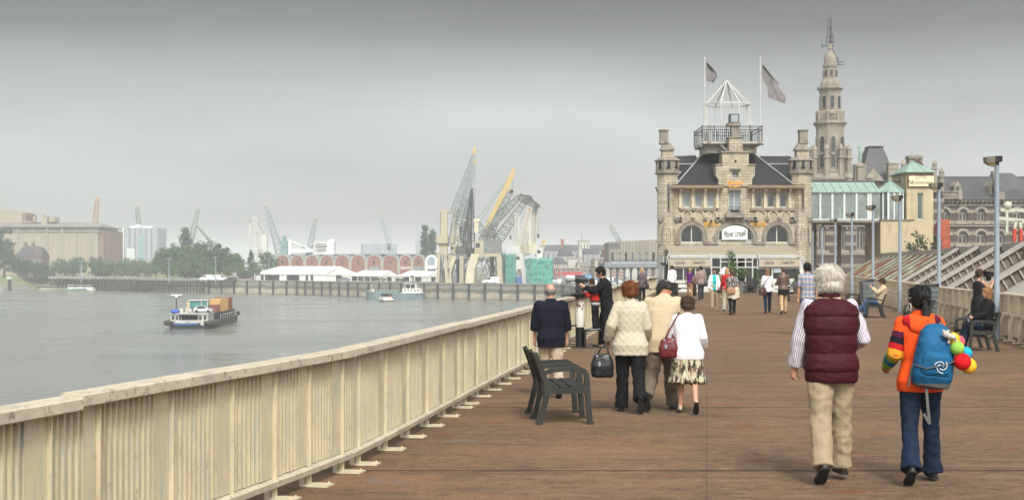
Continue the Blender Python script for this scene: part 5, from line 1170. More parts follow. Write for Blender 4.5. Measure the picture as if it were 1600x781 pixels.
qcrane('dark quay crane with an upright pointed lattice mast', 729, 446, [('grey',1.2,[(717,446),(719,402)]),('grey',1.2,[(742,446),(740,402)])],
  [('machine_house','dark',720,742,388,402,-3.5,3.5),('cab','dark',724,733,376,388,-2.5,2),('portal_beam','beige',715,744,401,406,-4,4)],
  [('mast','dark',(736,388),(736.5,297),2.4,.8,16),('jib','dark',(720,378),(733,310),2.6,1.0,14),('mast','grey',(718,388),(733,312),1.6,.8,12),('mast','dark',(724,386),(728,350),3.4,2.6,6),('portal','dark',(722,446),(740,405),2,2,6)],
  [('jib_tip','orange',.8,[(733,312),(734,307)]),('hook_block','dark',1.0,[(736.5,299),(737,294)]),('mast','dark',.6,[(736,388),(736.6,296)]),('cable','grey',.12,[(733,312),(722,385)])])
qcrane('quay crane with the long yellow jib and bent cream legs', 757, 434, [('cream',1.5,[(731,446),(734,418),(741,397)]),('cream',1.4,[(737,446),(739,420),(746,397)]),('beige',1.4,[(781,446),(780,400)])],
  [('portal_beam','beige',741,783,396,401,-4.5,4.5),('machine_house','grey',748,783,375,397,-3.5,3.5),('cab','beige',742,756,376,396,-4,3),('window_band','dteal',753,762,385,389,-3.6,-3.4),('gantry','cream',741,748,342,364,-1.2,1.2),('gantry','cream',740,751,342,346,-1.4,1.4)],
  [('mast','grey',(762,376),(745,345),2.2,1.6,8),('mast','grey',(752,376),(768,348),2.0,1.4,8),('jib','grey',(763,370),(797,300),2.6,1.4,16)]+xleg(748,780,402,446,'beige')+[('portal','grey',(750,446),(766,405),1.6,1.6,6),('portal','grey',(780,446),(764,405),1.6,1.6,6)],
  [('jib','yellow',1.5,[(756,366),(801,272)]),('jib_tip','yellow',1.2,[(801,272),(803,264)]),('jib_head','orange',1.3,[(795,300),(801,297),(799,303)]),('cable','grey',.14,[(745,344),(801,268)]),('cable','grey',.14,[(747,350),(801,270)]),('cable','grey',.12,[(801,268),(803,375)]),('cable','grey',.12,[(797,301),(797.5,368)]),('hook_block','dark',.6,[(797.5,368),(797.5,374)])])
qcrane('double jib quay crane with a hinged fly jib bending down to the right', 776, 442, [('grey',1.2,[(768,446),(769,400)]),('grey',1.2,[(786,446),(784,400)])],
  [('machine_house','grey',766,784,376,398,-3,3),('portal_beam','grey',765,788,398,402,-4,4),('counterweight','dark',758,765,362,370,-2,2)],
  [('jib','grey',(765,352),(812,307),3.0,1.4,14),('jib','grey',(779,373),(820,315),3.2,1.6,14),('fly_jib','dark',(811,307),(840,323),2.0,1.4,9),('fly_jib','dark',(819,316),(832,309),1.6,1.2,4),('mast','grey',(768,378),(764,350),2.4,1.8,6),('mast','grey',(779,376),(763,352),1.6,1.4,6),('portal','grey',(770,446),(784,402),2,2,6)],
  [('jib_head','dark',1.4,[(839,321),(842,325)]),('fly_jib','dark',.5,[(812,306),(826,306),(840,322)]),('cable','grey',.12,[(841,325),(841,368)]),('hook_block','dark',.7,[(841,365),(841,372)])])
qcrane('pale quay crane with a white lattice portal and upright jib', 809, 438, [('white',1.1,[(800,446),(801,418)]),('white',1.1,[(819,446),(818,418)])],
  [('portal_beam','white',799,820,412,420,-4,4),('cab','white',804,817,398,412,-2.5,2.5),('machine_house','white',798,812,384,397,-2,2)],
  [('mast','white',(806,412),(808,332),2.2,1.0,16),('mast','white',(811,398),(806,352),1.6,.9,9),('portal','white',(800,446),(818,420),2,2,5),('jib','cream',(812,384),(827,328),2.2,.9,12)],
  [('jib_tip','orange',.9,[(826.5,330),(827,324)]),('mast','white',.5,[(827,328),(828,384)]),('cable','grey',.12,[(811,350),(827,326)])])
qcrane('pale quay crane behind the green netting with two thin upright jibs', 831, 444, [('cream',1.1,[(822,446),(823,408)]),('cream',1.1,[(842,446),(841,408)])],
  [('machine_house','cream',814,838,382,396,-2.5,2.5),('cab','white',838,848,388,402,-2,2),('portal_beam','white',818,846,402,407,-4,4)],
  [('jib','cream',(830,384),(837,320),2.4,.8,14),('mast','white',(822,384),(828,345),2.4,1.0,8),('mast','cream',(840,402),(850,378),1.8,.8,6),('mast','white',(812,396),(846,384),2.6,2.0,8)],
  [('jib_tip','orange',.9,[(837,322),(837,315)]),('jib_tip','yellow',1.2,[(848,380),(851,375)]),('mast','white',.45,[(837,320),(836,384)]),('cable','grey',.12,[(825,345),(836,320)])])
def fcrane(label, Y_, col, root, tip, w0, w1, n_, ped=None, head=None, extra=()):
    q = Y_/F; t = thing('harbour_crane', label, 'crane', (X(root[0],Y_),Y_,GZ), 0, 'hazy harbour cranes in the distance')
    P = lambda x, y, d=0: ((x-root[0])*q, d, Z(y,Y_)-GZ)
    mb = MB(); lattice(mb, P(*root), P(*tip), w0, w1, n_, .42); mb.build('jib', M_cr[col], t)
    mb = MB(); a = P(root[0],root[1]+2); w = (ped or 5)*q/2; mb.box(-w,w,-w,w,0,a[2]); mb.box(-w*1.3,w*1.3,-w,w,a[2]-3,a[2]+2); mb.build('pedestal', M_cr[col], t)
    mb = MB(); mb.bar(P(tip[0],tip[1]),P(tip[0]+(1 if tip[0]>root[0] else -1),tip[1]-1.5),1.8); mb.build('jib_head', M_cr[head or 'orange'], t)
    for (nm, c_, w_, pts) in extra:
        mb = MB()
        for i in range(len(pts)-1): mb.bar(P(*pts[i]),P(*pts[i+1]),w_)
        mb.build(nm, M_cr[c_], t)
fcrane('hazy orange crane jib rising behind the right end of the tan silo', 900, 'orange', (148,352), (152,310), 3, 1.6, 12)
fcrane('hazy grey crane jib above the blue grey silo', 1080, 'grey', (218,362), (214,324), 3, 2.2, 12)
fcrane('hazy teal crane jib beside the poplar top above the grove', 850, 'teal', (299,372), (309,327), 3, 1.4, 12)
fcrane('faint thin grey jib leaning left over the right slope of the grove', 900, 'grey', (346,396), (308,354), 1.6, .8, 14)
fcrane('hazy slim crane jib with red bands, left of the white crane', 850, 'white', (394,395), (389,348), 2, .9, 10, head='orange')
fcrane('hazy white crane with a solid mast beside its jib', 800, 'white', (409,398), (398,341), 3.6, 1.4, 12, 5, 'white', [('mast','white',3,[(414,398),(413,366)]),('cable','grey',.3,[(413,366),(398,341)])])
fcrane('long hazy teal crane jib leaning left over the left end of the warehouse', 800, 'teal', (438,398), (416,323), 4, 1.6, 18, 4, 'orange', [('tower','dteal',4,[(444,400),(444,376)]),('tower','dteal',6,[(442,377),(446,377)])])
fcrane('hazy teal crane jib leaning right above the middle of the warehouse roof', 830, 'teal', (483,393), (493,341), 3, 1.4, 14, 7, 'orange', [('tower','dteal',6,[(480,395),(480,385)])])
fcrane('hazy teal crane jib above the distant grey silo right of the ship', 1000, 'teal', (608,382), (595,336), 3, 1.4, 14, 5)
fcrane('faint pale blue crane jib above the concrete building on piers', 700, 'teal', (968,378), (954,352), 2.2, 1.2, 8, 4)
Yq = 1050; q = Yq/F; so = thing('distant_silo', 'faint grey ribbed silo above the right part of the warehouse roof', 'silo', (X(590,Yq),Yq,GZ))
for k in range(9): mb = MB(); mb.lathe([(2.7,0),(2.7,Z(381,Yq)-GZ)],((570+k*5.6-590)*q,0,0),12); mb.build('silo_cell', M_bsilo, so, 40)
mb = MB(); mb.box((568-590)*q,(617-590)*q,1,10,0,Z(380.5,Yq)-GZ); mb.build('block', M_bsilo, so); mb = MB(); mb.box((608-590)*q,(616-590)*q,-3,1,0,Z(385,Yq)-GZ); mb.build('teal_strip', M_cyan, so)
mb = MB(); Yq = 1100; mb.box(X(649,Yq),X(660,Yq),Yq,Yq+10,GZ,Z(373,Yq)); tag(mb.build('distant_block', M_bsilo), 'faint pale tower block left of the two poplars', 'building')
# green netted scaffolds
M_net = mat('green_netting', (.06,.36,.27), .7, .15, .25, .4, 1.5); M_net2 = mat('pale_netting', (.16,.34,.28), .7, .15, .4, .4, 1.5)
def scaffold(px0, px1, top, Y_, label, m, step=1):
    q = Y_/F; W_ = (px1-px0)*q; t = thing('netted_scaffold', label, 'scaffold', (X((px0+px1)/2,Y_),Y_,GZ), 0, 'green netted scaffolds on the far quay'); H_ = Z(top,Y_)-GZ
    mb = MB(); n_ = 12; rows = []
    for j in range(9):
        rows.append([(-W_/2+W_*k/n_, mnoise.noise(Vector((k*1.3,j*.9,px0)))*.5, H_*j/8-(0 if j < 8 else abs(mnoise.noise(Vector((k*.8,3,px0))))*2*step)) for k in range(n_+1)])
    mb.add([v for r_ in rows for v in r_]+[(x,y+3.5,z) for r_ in rows for x,y,z in r_], [(j*13+k,j*13+k+1,(j+1)*13+k+1,(j+1)*13+k) for j in range(8) for k in range(12)]+[(117+j*13+k,117+j*13+k+1,117+(j+1)*13+k+1,117+(j+1)*13+k) for j in range(8) for k in range(12)]+[(8*13+k,8*13+k+1,117+8*13+k+1,117+8*13+k) for k in range(12)]+[(j*13+e,(j+1)*13+e,117+(j+1)*13+e,117+j*13+e) for j in range(8) for e in (0,12)])
    mb.build('netting', m, t)
    mb = MB()
    for k in range(5): x = -W_/2+W_*k/4; mb.bar((x,-.7,0),(x,-.7,H_+.8),.12)
    for j in range(1,5): mb.bar((-W_/2,-.7,H_*j/4.3),(W_/2,-.7,H_*j/4.3),.1)
    mb.build('scaffold_pole', M_galv, t)
scaffold(779,790,393,436,'narrow pale green netted scaffold at the left of the pair',M_net2); scaffold(790,806,396,433,'green netted scaffold left of the white crane portal',M_net)
scaffold(819,831,402,434,'narrow bright green netted scaffold beside the white crane portal',M_net); scaffold(831,864,403,436,'wide bright green netted scaffold at the right end of the cranes',M_net,.6)
# ================================================================= people
V = Vector
def rotx(a): return Matrix.Rotation(a, 3, 'X')
def fwd(a): return V((0, math.sin(a), math.cos(a)))          # spine direction for a forward lean
def remesh(mb, vox, smooth=4, disp=None):
    me = mb.mesh('tmp'); ob = bpy.data.objects.new('tmp', me); scene.collection.objects.link(ob)
    m_ = ob.modifiers.new('r','REMESH'); m_.mode = 'VOXEL'; m_.voxel_size = vox
    s_ = ob.modifiers.new('s','SMOOTH'); s_.iterations = smooth; s_.factor = .5
    dg = bpy.context.evaluated_depsgraph_get(); me2 = bpy.data.meshes.new_from_object(ob.evaluated_get(dg))
    bpy.data.objects.remove(ob); bpy.data.meshes.remove(me)
    if disp:
        ns = [v.normal.copy() for v in me2.vertices]
        for v, n_ in zip(me2.vertices, ns): v.co = v.co+n_*disp(v.co, n_)
    me2.polygons.foreach_set('use_smooth', [True]*len(me2.polygons)); return me2
def folds(amp, sc=6.0, st=(1,1,.45), seed=0):
    def f(p, n_):
        q = V((p.x*sc*st[0]+seed, p.y*sc*st[1], p.z*sc*st[2]))
        a = mnoise.noise(q); b_ = mnoise.noise(q*2.3+V((7,1,3)))
        return amp*((1-abs(a)*2.2)*.7+b_*.5)
    return f
PM = {}
def cloth(name, col, rough=.85, var=.12, scale=7, bump=.25, bscale=120, **k):
    if name in _mats: return _mats[name]
    m = mat(name, col, rough, var, scale, bump, bscale, spec=.15, **k)
    n, l, b = nodes(m); t = n.new('ShaderNodeTexCoord'); mp = n.new('ShaderNodeMapping'); mp.inputs['Scale'].default_value = (1,1,1.5); mp.inputs['Rotation'].default_value = (.4,.3,0); l.new(t.outputs['Object'], mp.inputs[0])
    q = n.new('ShaderNodeTexNoise'); q.inputs['Scale'].default_value = 6; q.inputs['Detail'].default_value = 2; q.inputs['Distortion'].default_value = .8; l.new(mp.outputs[0], q.inputs[0])
    bp = n.new('ShaderNodeBump'); bp.inputs['Strength'].default_value = .32; bp.inputs['Distance'].default_value = .03; l.new(q.outputs[0], bp.inputs['Height'])
    if b.inputs['Normal'].links: l.new(b.inputs['Normal'].links[0].from_socket, bp.inputs['Normal'])
    l.new(bp.outputs[0], b.inputs['Normal']); return m
M_skin = mat('skin', (.50,.27,.18), .5, .10, 9, .05, 120, spec=.35); M_skintan = mat('tanned_skin', (.40,.18,.11), .5, .12, 9, spec=.35)
M_eye = mat('eye_dark', (.03,.02,.02), .3, .1); M_lip = mat('lip', (.38,.13,.11), .5, .1)
def skel(H, f, lean=0, bend=0, nod=0, yaw=0, tilt=0, legs=None, arms=None, seat=None, width=1.0, roll=0):
    s = H/1.75; J = {'s': s, 'f': f}
    P = [V((0,0,0))]; angs = [lean, lean+bend*.4, lean+bend, lean+bend]
    for L, a in zip((.15,.20,.17,.07), angs): P.append(P[-1]+fwd(a)*L*s)
    J['spine'] = P; J['ang'] = angs
    hd = lean+bend+nod; Rm = Matrix.Rotation(-yaw,3,'Z')@Matrix.Rotation(tilt,3,'Y')
    hf = fwd(hd); J['head'] = P[4]+fwd(lean+bend+nod*.5)*.035*s+hf*.085*s+V((0,.018*s,0)); 
    J['hM'] = Matrix((V((1,0,0)), V((0,math.cos(hd),-math.sin(hd))), hf)).transposed()@Rm
    sh = (.142 if f else .165)*s*width
    J['sh'] = {}
    for i, sd in enumerate((-1,1)):
        S = P[3]+V((sd*sh,0,-.045*s)); fu, au, fl, al = arms[i]
        d = lambda fx_, ab: V((sd*math.sin(ab), math.cos(ab)*math.sin(fx_), -math.cos(ab)*math.cos(fx_)))
        E = S+d(fu,au)*.285*s; W_ = E+d(fl,al)*.245*s; J['sh'][sd] = (S, E, W_, d(fl,al))
    J['leg'] = {}
    for i, sd in enumerate((-1,1)):
        hp, ab, kn, ft = legs[i]; Hj = V((sd*.088*s,0,-.03*s)); dd = lambda a: V((sd*math.sin(ab), math.sin(a)*math.cos(ab), -math.cos(a)*math.cos(ab)))
        K = Hj+dd(hp)*.425*s; A = K+dd(hp-kn)*.41*s; J['leg'][sd] = (Hj, K, A, ft)
    lo = 1e9
    for sd in (-1,1):
        A, ft = J['leg'][sd][2], J['leg'][sd][3]
        for yy, zz in ((-.06,-.075),(.20,-.075),(.14,-.075)):
            lo = min(lo, (A+footM(ft)@(V((0,yy,zz))*s)).z)
    dz = (-lo if seat is None else seat)
    o = V((0,0,dz))
    J['spine'] = [p+o for p in P]; J['head'] += o
    J['sh'] = {k: (a+o,b_+o,c+o,d_) for k,(a,b_,c,d_) in J['sh'].items()}; J['leg'] = {k: (a+o,b_+o,c+o,d_) for k,(a,b_,c,d_) in J['leg'].items()}
    return J
def footM(ft): return Matrix.Rotation(-ft, 3, 'X')     # ft > 0: toes down (heel raised)
def spine_at(J, h):
    """point and lean angle at height h (for a 1.75 m person) above the pelvis"""
    P, A, s = J['spine'], J['ang'], J['s']
    if h < 0: return P[0]+fwd(A[0]*.35)*h*s, A[0]*.35
    L = [0,.15,.35,.52,.59]
    for i in range(4):
        if h <= L[i+1] or i == 3:
            t = (h-L[i])/(L[i+1]-L[i]); a1 = A[min(i+1,3)]; return P[i]+(P[i+1]-P[i])*t, A[i]+(a1-A[i])*max(0,min(1,t))*.5
BODY_M = [(-.13,.150,.10,-.01),(-.03,.168,.115,-.015),(.12,.148,.105,.0),(.30,.172,.12,.0),(.41,.185,.11,-.01),(.475,.160,.092,-.015),(.53,.085,.068,-.012),(.57,.058,.06,0),(.62,.055,.058,.006)]
BODY_F = [(-.13,.162,.11,-.01),(-.03,.178,.122,-.02),(.14,.132,.098,.0),(.29,.152,.118,.012),(.41,.165,.10,-.008),(.475,.138,.085,-.012),(.53,.072,.06,-.01),(.57,.05,.052,0),(.62,.047,.05,.006)]
def torso(mb, J, prof, pad=0, lo=-9, hi=9, seg=20, girth=1.0, belly=0):
    s = J['s']; rings = []
    for h, w, d, yo in prof:
        if h < lo-.001 or h > hi+.001: continue
        p, a = spine_at(J, h); u = V((0,math.cos(a),-math.sin(a))); bl = belly*max(0,1-abs(h-.1)/.22)
        g = girth if h < .45 else 1+(girth-1)*max(0,(.56-h)/.11)
        W_, D = (w*s*g+pad), (d*s*g+pad)
        rings.append([p+V((1,0,0))*(W_*math.copysign(abs(math.cos(t_))**.85, math.cos(t_)))+u*(D*math.copysign(abs(math.sin(t_))**.85, math.sin(t_))*(1+(bl if math.sin(t_) > 0 else 0))+yo*s) for t_ in [2*math.pi*k/seg for k in range(seg)]])
    mb.loft(rings)
def hand(mb, J, sd, curl=.5, coarse=1.0):
    S, E, W_, d = J['sh'][sd]; s = J['s']; d = d.normalized(); side = V((sd,0,0)); side = (side-d*side.dot(d)).normalized(); front = d.cross(side)*sd
    if front.y < 0 and abs(front.y) > .1: front = -front
    r_ = .0095*s*coarse; pc = W_+d*.05*s
    mb.tube([W_-d*.02*s, W_+d*.02*s, pc+d*.01*s, pc+d*.038*s], [.026*s,.030*s,.034*s,.028*s], 8, True)
    inn = -side
    for k, (o, L) in enumerate(((.030,.070),(.010,.080),(-.010,.075),(-.030,.060))):
        b_ = pc+front*o*s+d*.03*s; p1 = b_+(d*math.cos(curl*.6)+inn*math.sin(curl*.6))*L*.42*s; p2 = p1+(d*math.cos(curl*1.5)+inn*math.sin(curl*1.5))*L*.34*s; p3 = p2+(d*math.cos(curl*2.4)+inn*math.sin(curl*2.4))*L*.24*s
        mb.tube([b_,p1,p2,p3],[r_*1.05,r_,r_*.92,r_*.8],7,True)
    b_ = W_+front*.022*s+d*.02*s; p1 = b_+(d*.6+front*.75).normalized()*.04*s; p2 = p1+(d*.85+front*.3+inn*.3).normalized()*.032*s
    mb.tube([b_,p1,p2],[r_*1.3,r_*1.15,r_*.9],7,True)
def head(mb, J, big=1.0, ear=True):
    C, M_, s = J['head'], J['hM'], J['s']*big
    e = lambda c, r, seg=16: mb.ell(C+M_@(V(c)*s), V(r)*s, seg, 10, M_)
    e((0,-.012,.028),(.076,.097,.088)); e((0,.020,-.03),(.064,.074,.075)); e((0,.040,-.072),(.042,.048,.035))
    e((0,.092,-.016),(.013,.022,.024),8); e((0,.086,-.004),(.010,.012,.03),8); e((0,.082,.012),(.055,.016,.012),10); e((0,.082,-.055),(.022,.012,.008),8)
    for sd in (-1,1):
        e((sd*.038,.068,-.02),(.022,.018,.02),8)
        if ear: e((sd*.077,-.012,-.012),(.010,.022,.032),8)
    P = J['spine']; mb.tube([P[3]+(P[4]-P[3])*.1, P[4], C+M_@(V((0,-.015,-.055))*s)],[.06*s*(.9 if J['f'] else 1.08),.054*s*(.88 if J['f'] else 1.08),.052*s*(.9 if J['f'] else 1.05)],12,True)
def face(J, par, eyes=True):
    C, M_, s = J['head'], J['hM'], J['s']
    for sd in (-1,1):
        mb = MB(); mb.ell(C+M_@(V((sd*.031,.0895,-.006))*s), V((.012,.006,.006))*s, 8, 6, M_); mb.build('eye', M_eye, par, True)
        mb = MB(); mb.ell(C+M_@(V((sd*.031,.097,.016))*s), V((.018,.006,.004))*s, 8, 6, M_); mb.build('eyebrow', M_eye, par, True)
    mb = MB(); mb.ell(C+M_@(V((0,.0935,-.055))*s), V((.020,.006,.006))*s, 8, 6, M_); mb.build('mouth', M_lip, par, True)
def person(label, loc, rz, H, f, pose, outfit, skin=None, vox=.010, girth=1.0, belly=0, curl=.5, hairf=None, showface=False, bare=(), arms_bare=True, group=None):
    t = thing('person', label, 'person', loc, rz, group); J = skel(H, f, **pose); s = J['s']; prof = BODY_F if f else BODY_M; J['prof'] = prof; J['g'] = girth; J['belly'] = belly
    mb = MB(); torso(mb, J, [(h,w*.92,d*.92,yo) for h,w,d,yo in prof], 0, girth=girth, belly=belly); head(mb, J)
    for sd in (-1,1):
        S, E, W_, d = J['sh'][sd]
        mb.tube([S-V((sd*.05*s,0,-.01*s)), S, S.lerp(E,.5), E, E.lerp(W_,.35), W_],[.05*s,.054*s,.046*s,.037*s,.038*s,.026*s],10,True); hand(mb, J, sd, curl if not isinstance(curl,dict) else curl[sd], max(1,vox/.009))
        Hj, K, A, ft = J['leg'][sd]
        mb.tube([Hj, Hj.lerp(K,.5), K, K.lerp(A,.3), K.lerp(A,.65), A],[.082*s*girth,.070*s,.052*s,.054*s,.042*s,.034*s],12,True)
        FM = footM(ft); q = lambda y, z: A+FM@(V((0,y,z))*s); mb.tube([q(-.03,-.025),q(.05,-.03),q(.13,-.045),q(.165,-.05)],[.030*s,.030*s,.026*s,.016*s],9,True)
    link_mesh('body', remesh(mb, vox, 3), skin or M_skin, t, None)
    if showface: face(J, t)
    for fn in outfit: fn(J, t, vox)
    if hairf: hairf(J, t, vox)
    return t, J
# ---- garments: each returns a function (J, parent, voxel)
def top(name, m, hem=-.12, pad=.016, sleeve=1.0, spad=.014, collar=.035, amp=.010, flare=0, neck=.545, dfn=None, cuff=None, sc=6, band=None, split=None):
    def fn(J, t, vox):
        s = J['s']; prof = J['prof']; mb = MB()
        pr = [(h,w,d,yo) for h,w,d,yo in prof if hem+.02 < h < neck-.01]
        def at(h):
            for i in range(len(prof)-1):
                if prof[i][0] <= h <= prof[i+1][0]:
                    k = (h-prof[i][0])/(prof[i+1][0]-prof[i][0]); return tuple([h]+[prof[i][j]+(prof[i+1][j]-prof[i][j])*k for j in (1,2,3)])
            return (h,)+((prof[0][1:]) if h < prof[0][0] else prof[-1][1:])
        lo = at(hem); lo = (hem, lo[1]+flare, lo[2]+flare, lo[3]); pr = [lo]+[(h,w+flare*max(0,1-(h-hem)/.25),d+flare*max(0,1-(h-hem)/.25),yo) for h,w,d,yo in pr]+[at(neck)]
        torso(mb, J, pr, pad, girth=J['g'], belly=J['belly'])
        for sd in (-1,1):
            S, E, W_, d = J['sh'][sd]
            if sleeve <= 0: continue
            rs = [.052*s+spad*.6,.060*s+spad*.9,.053*s+spad,.044*s+spad,.040*s+spad,.031*s+spad]; pts = [S-V((sd*.07*s,0,-.012*s)), S, S.lerp(E,.5), E, E.lerp(W_,.5), W_-d*.012]
            if sleeve < 1:
                L = sleeve*2; n_ = 2
                if L <= 1: pts = pts[:2]+[S.lerp(E,L*.5),S.lerp(E,L)]; rs = rs[:3]+[rs[2]+.004]
                else: pts = pts[:4]+[E.lerp(W_,L-1)]; rs = rs[:4]+[rs[3]]
            d0 = (pts[0]-pts[1]).normalized(); mb.tube([pts[0]+d0*rs[0]*.8]+pts, [rs[0]*.5]+rs, 12, False); mb.ell(S, rs[1]*.99, 12, 8)
        if collar:
            p, a = spine_at(J, neck-.012); p2 = spine_at(J, neck+collar)[0]; mb.tube([p-V((0,0,.02)), p, p2],[(.066 if J['f'] else .074)*s+pad*.6,(.062 if J['f'] else .07)*s+pad*.6,(.058 if J['f'] else .066)*s+pad*.5],16)
        me = remesh(mb, vox*.95, 3, dfn(J) if dfn else folds(amp*s, sc, seed=hem*10))
        ms = m if isinstance(m, (list,tuple)) else [m]
        if split:
            me.polygons.foreach_set('material_index', [split(J, p.center) for p in me.polygons])
        return link_mesh(name, me, ms, t, None)
    return fn
def trousers(m, waist=.09, pad=.014, leg=(.0,.004,.010,.022), amp=.011, length=1.0, name='trousers', sc=7, ank=None):
    def fn(J, t, vox):
        s = J['s']; mb = MB(); pr = [(h,w,d,yo) for h,w,d,yo in J['prof'] if h < .10]; pr = pr+[(waist,pr[-1][1]*.93,pr[-1][2]*.95,0)]
        torso(mb, J, pr, pad, girth=J['g'], belly=J['belly']*.4)
        for sd in (-1,1):
            Hj, K, A, ft = J['leg'][sd]; g = J['g']; end = K.lerp(A, length*1.02) if length <= 1 else A
            mb.tube([Hj+V((0,0,.03*s)), Hj-V((0,.012*s,.05*s)), Hj.lerp(K,.5), K, K.lerp(end,.4), K.lerp(end,.75), end+(end-K).normalized()*.012],
                    [.080*s*g+pad,.088*s*g+pad,.072*s*g+pad+leg[0],.054*s+pad+leg[1],.054*s+pad+leg[1],.044*s+pad+leg[2],.036*s+pad+leg[3]],14)
        return link_mesh(name, remesh(mb, vox*.95, 3, folds(amp*s, sc, (1,1,1.2), 3)), m, t, None)
    return fn
def shoes(m, w=1.0, sole=None, heel=0):
    def fn(J, t, vox):
        s = J['s']
        for sd in (-1,1):
            Hj, K, A, ft = J['leg'][sd]; FM = footM(ft); mb = MB(); rings = []
            for y, hw, zt in ((-.078,.016,-.035),(-.070,.030,-.005),(-.03,.037,.012),(.03,.039,.0),(.09,.046,-.022),(.15,.046,-.034),(.19,.034,-.043),(.207,.014,-.052)):
                zb = -.078; r_ = []
                for k in range(12):
                    a = 2*math.pi*k/12; z = math.sin(a); r_.append(A+FM@(V((sd*.006+hw*w*math.cos(a)*(1 if z < 0 else .82), y, zb+(zt-zb)*(max(0,min(1,.5+z*.75)))))*s))
                rings.append(r_)
            mb.loft(rings); sh = mb.build('shoe', m, t, True)
            if sole:
                mb = MB(); rings = []
                for y, hw in ((-.08,.018),(-.06,.036),(.02,.036),(.10,.048),(.16,.046),(.205,.02)):
                    rings.append([A+FM@(V((sd*.006+x*w,y,z))*s) for x, z in ((-hw,-.080),(hw,-.080),(hw*1.03,-.062),(-hw*1.03,-.062))])
                mb.loft(rings); mb.build('sole', sole, sh)
    return fn
def skirt(m, waist=.10, hem=-.48, flare=.05, amp=.012, ruffle=0, name='skirt'):
    def fn(J, t, vox):
        s = J['s']; mb = MB(); prof = [(hem,.19+flare,.15+flare,0),(hem*.72,.19+flare*.6,.15+flare*.6,0),(hem*.4,.19,.14,-.01),(-.10,.185,.128,-.02),(0,.178,.12,-.015),(waist,.14,.10,0)]
        torso(mb, J, prof, .014, girth=J['g'])
        def d(p, n_):
            h = (p.z-J['spine'][0].z)/s; a = math.atan2(p.y, p.x); k = max(0,-h/(-hem)); r_ = max(0,(-h-(-hem)*.82)/((-hem)*.18))
            return amp*k*math.sin(a*9+mnoise.noise(p*4)*2)+ruffle*r_*(.5+.5*math.sin(a*22+mnoise.noise(p*6)*3))
        return link_mesh(name, remesh(mb, vox*.95, 2, d), m, t, None)
    return fn
def hair(m, style='short', vol=1.0, amp=.010, name='hair', strands=700):
    def fn(J, t, vox):
        C, M_, s = J['head'], J['hM'], J['s']; mb = MB(); e = lambda c, r: mb.ell(C+M_@(V(c)*s), V(r)*s, 16, 10, M_)
        if style == 'bald':
            for sd in (-1,1): e((sd*.066,-.035,-.008),(.020,.05,.04))
            e((0,-.088,-.02),(.06,.024,.04))
        else:
            v = vol; e((0,-.022,.034),(.086*v,.098*v,.092*v)); e((0,-.045,-.006),(.082*v,.072*v,.075*v)); e((0,.045,.085),(.06*v,.045,.030))
            for sd in (-1,1): e((sd*.066,-.005,.02),(.022*v,.05,.055))
            if style == 'puffy':
                e((0,-.04,.03),(.112*v,.10*v,.095*v)); e((0,-.075,-.045),(.082*v,.050*v,.055)); 
                for sd in (-1,1): e((sd*.07,-.04,-.02),(.036,.05,.062))
            if style == 'bob':
                for sd in (-1,1): e((sd*.068,-.018,-.055),(.028,.055,.085))
                e((0,-.072,-.06),(.078,.040,.085))
            if style == 'long':
                e((0,-.075,-.10),(.078,.042,.15)); e((0,-.085,-.2),(.055,.032,.11))
                for sd in (-1,1): e((sd*.064,-.03,-.07),(.026,.05,.11))
            if style == 'pony' or style == 'bun':
                e((0,-.105,.02 if style == 'pony' else .05),(.035,.035,.035))
        st = (1,1,.35)
        def d(p, n_):
            q = M_.transposed()@(p-C); a = mnoise.noise(V((q.x*55,q.y*55,q.z*18))); b_ = mnoise.noise(V((q.x*20,q.y*20,q.z*9+4)))
            return amp*s*(a*.6+b_*.8)
        me = remesh(mb, vox*.85, 2, d)
        if strands and vox < .0125:
            rnd = random.Random(len(me.vertices)); sm = MB(); vsl = me.vertices; n_ = strands
            for k in range(n_):
                v = vsl[rnd.randrange(len(vsl))]; nn = v.normal; q = M_.transposed()@(v.co-C)
                flow = V((q.x*2.5, -.35-q.y*1.0, -.75 if q.z < .07*s else -.35))+V((rnd.gauss(0,.28),rnd.gauss(0,.28),rnd.gauss(0,.2))); flow = M_@flow; flow = (flow-nn*flow.dot(nn)).normalized(); L = rnd.uniform(.035,.085)*s
                p0 = v.co-nn*.003; p1 = v.co+flow*L*.4+nn*.004; p2 = v.co+flow*L*.75+nn*.004; p3 = v.co+flow*L+nn*rnd.uniform(-.004,.008)
                sm.tube([p0,p1,p2,p3],[.0012,.0018,.0014,.0005],3)
            m2 = sm.mesh('tmp'); bm = bmesh.new(); bm.from_mesh(me); bm.from_mesh(m2); bm.to_mesh(me); bm.free(); bpy.data.meshes.remove(m2); me.polygons.foreach_set('use_smooth',[True]*len(me.polygons))
        return link_mesh(name, me, m, t, None)
    return fn
def hairmat(name, c, c2): return mat(name, c, .55, .2, 60, .5, 160, stretch=(1,1,.25), col2=c2, thr=(.35,.65), spec=.3)
HM = {'white': hairmat('hair_white',(.70,.65,.54),(.80,.77,.68)), 'red': hairmat('hair_auburn',(.12,.035,.012),(.24,.075,.025)), 'brown': hairmat('hair_brown',(.055,.03,.018),(.11,.065,.04)), 'black': hairmat('hair_black',(.006,.005,.005),(.014,.012,.011)), 'grey': hairmat('hair_grey',(.12,.11,.10),(.30,.28,.25)), 'dgrey': hairmat('hair_dark_grey',(.025,.022,.02),(.085,.078,.07)), 'blond': hairmat('hair_blond',(.36,.20,.08),(.52,.34,.16)), 'lbrown': hairmat('hair_light_brown',(.16,.075,.03),(.27,.14,.06)), 'gold': hairmat('hair_golden',(.30,.14,.05),(.42,.22,.09))}
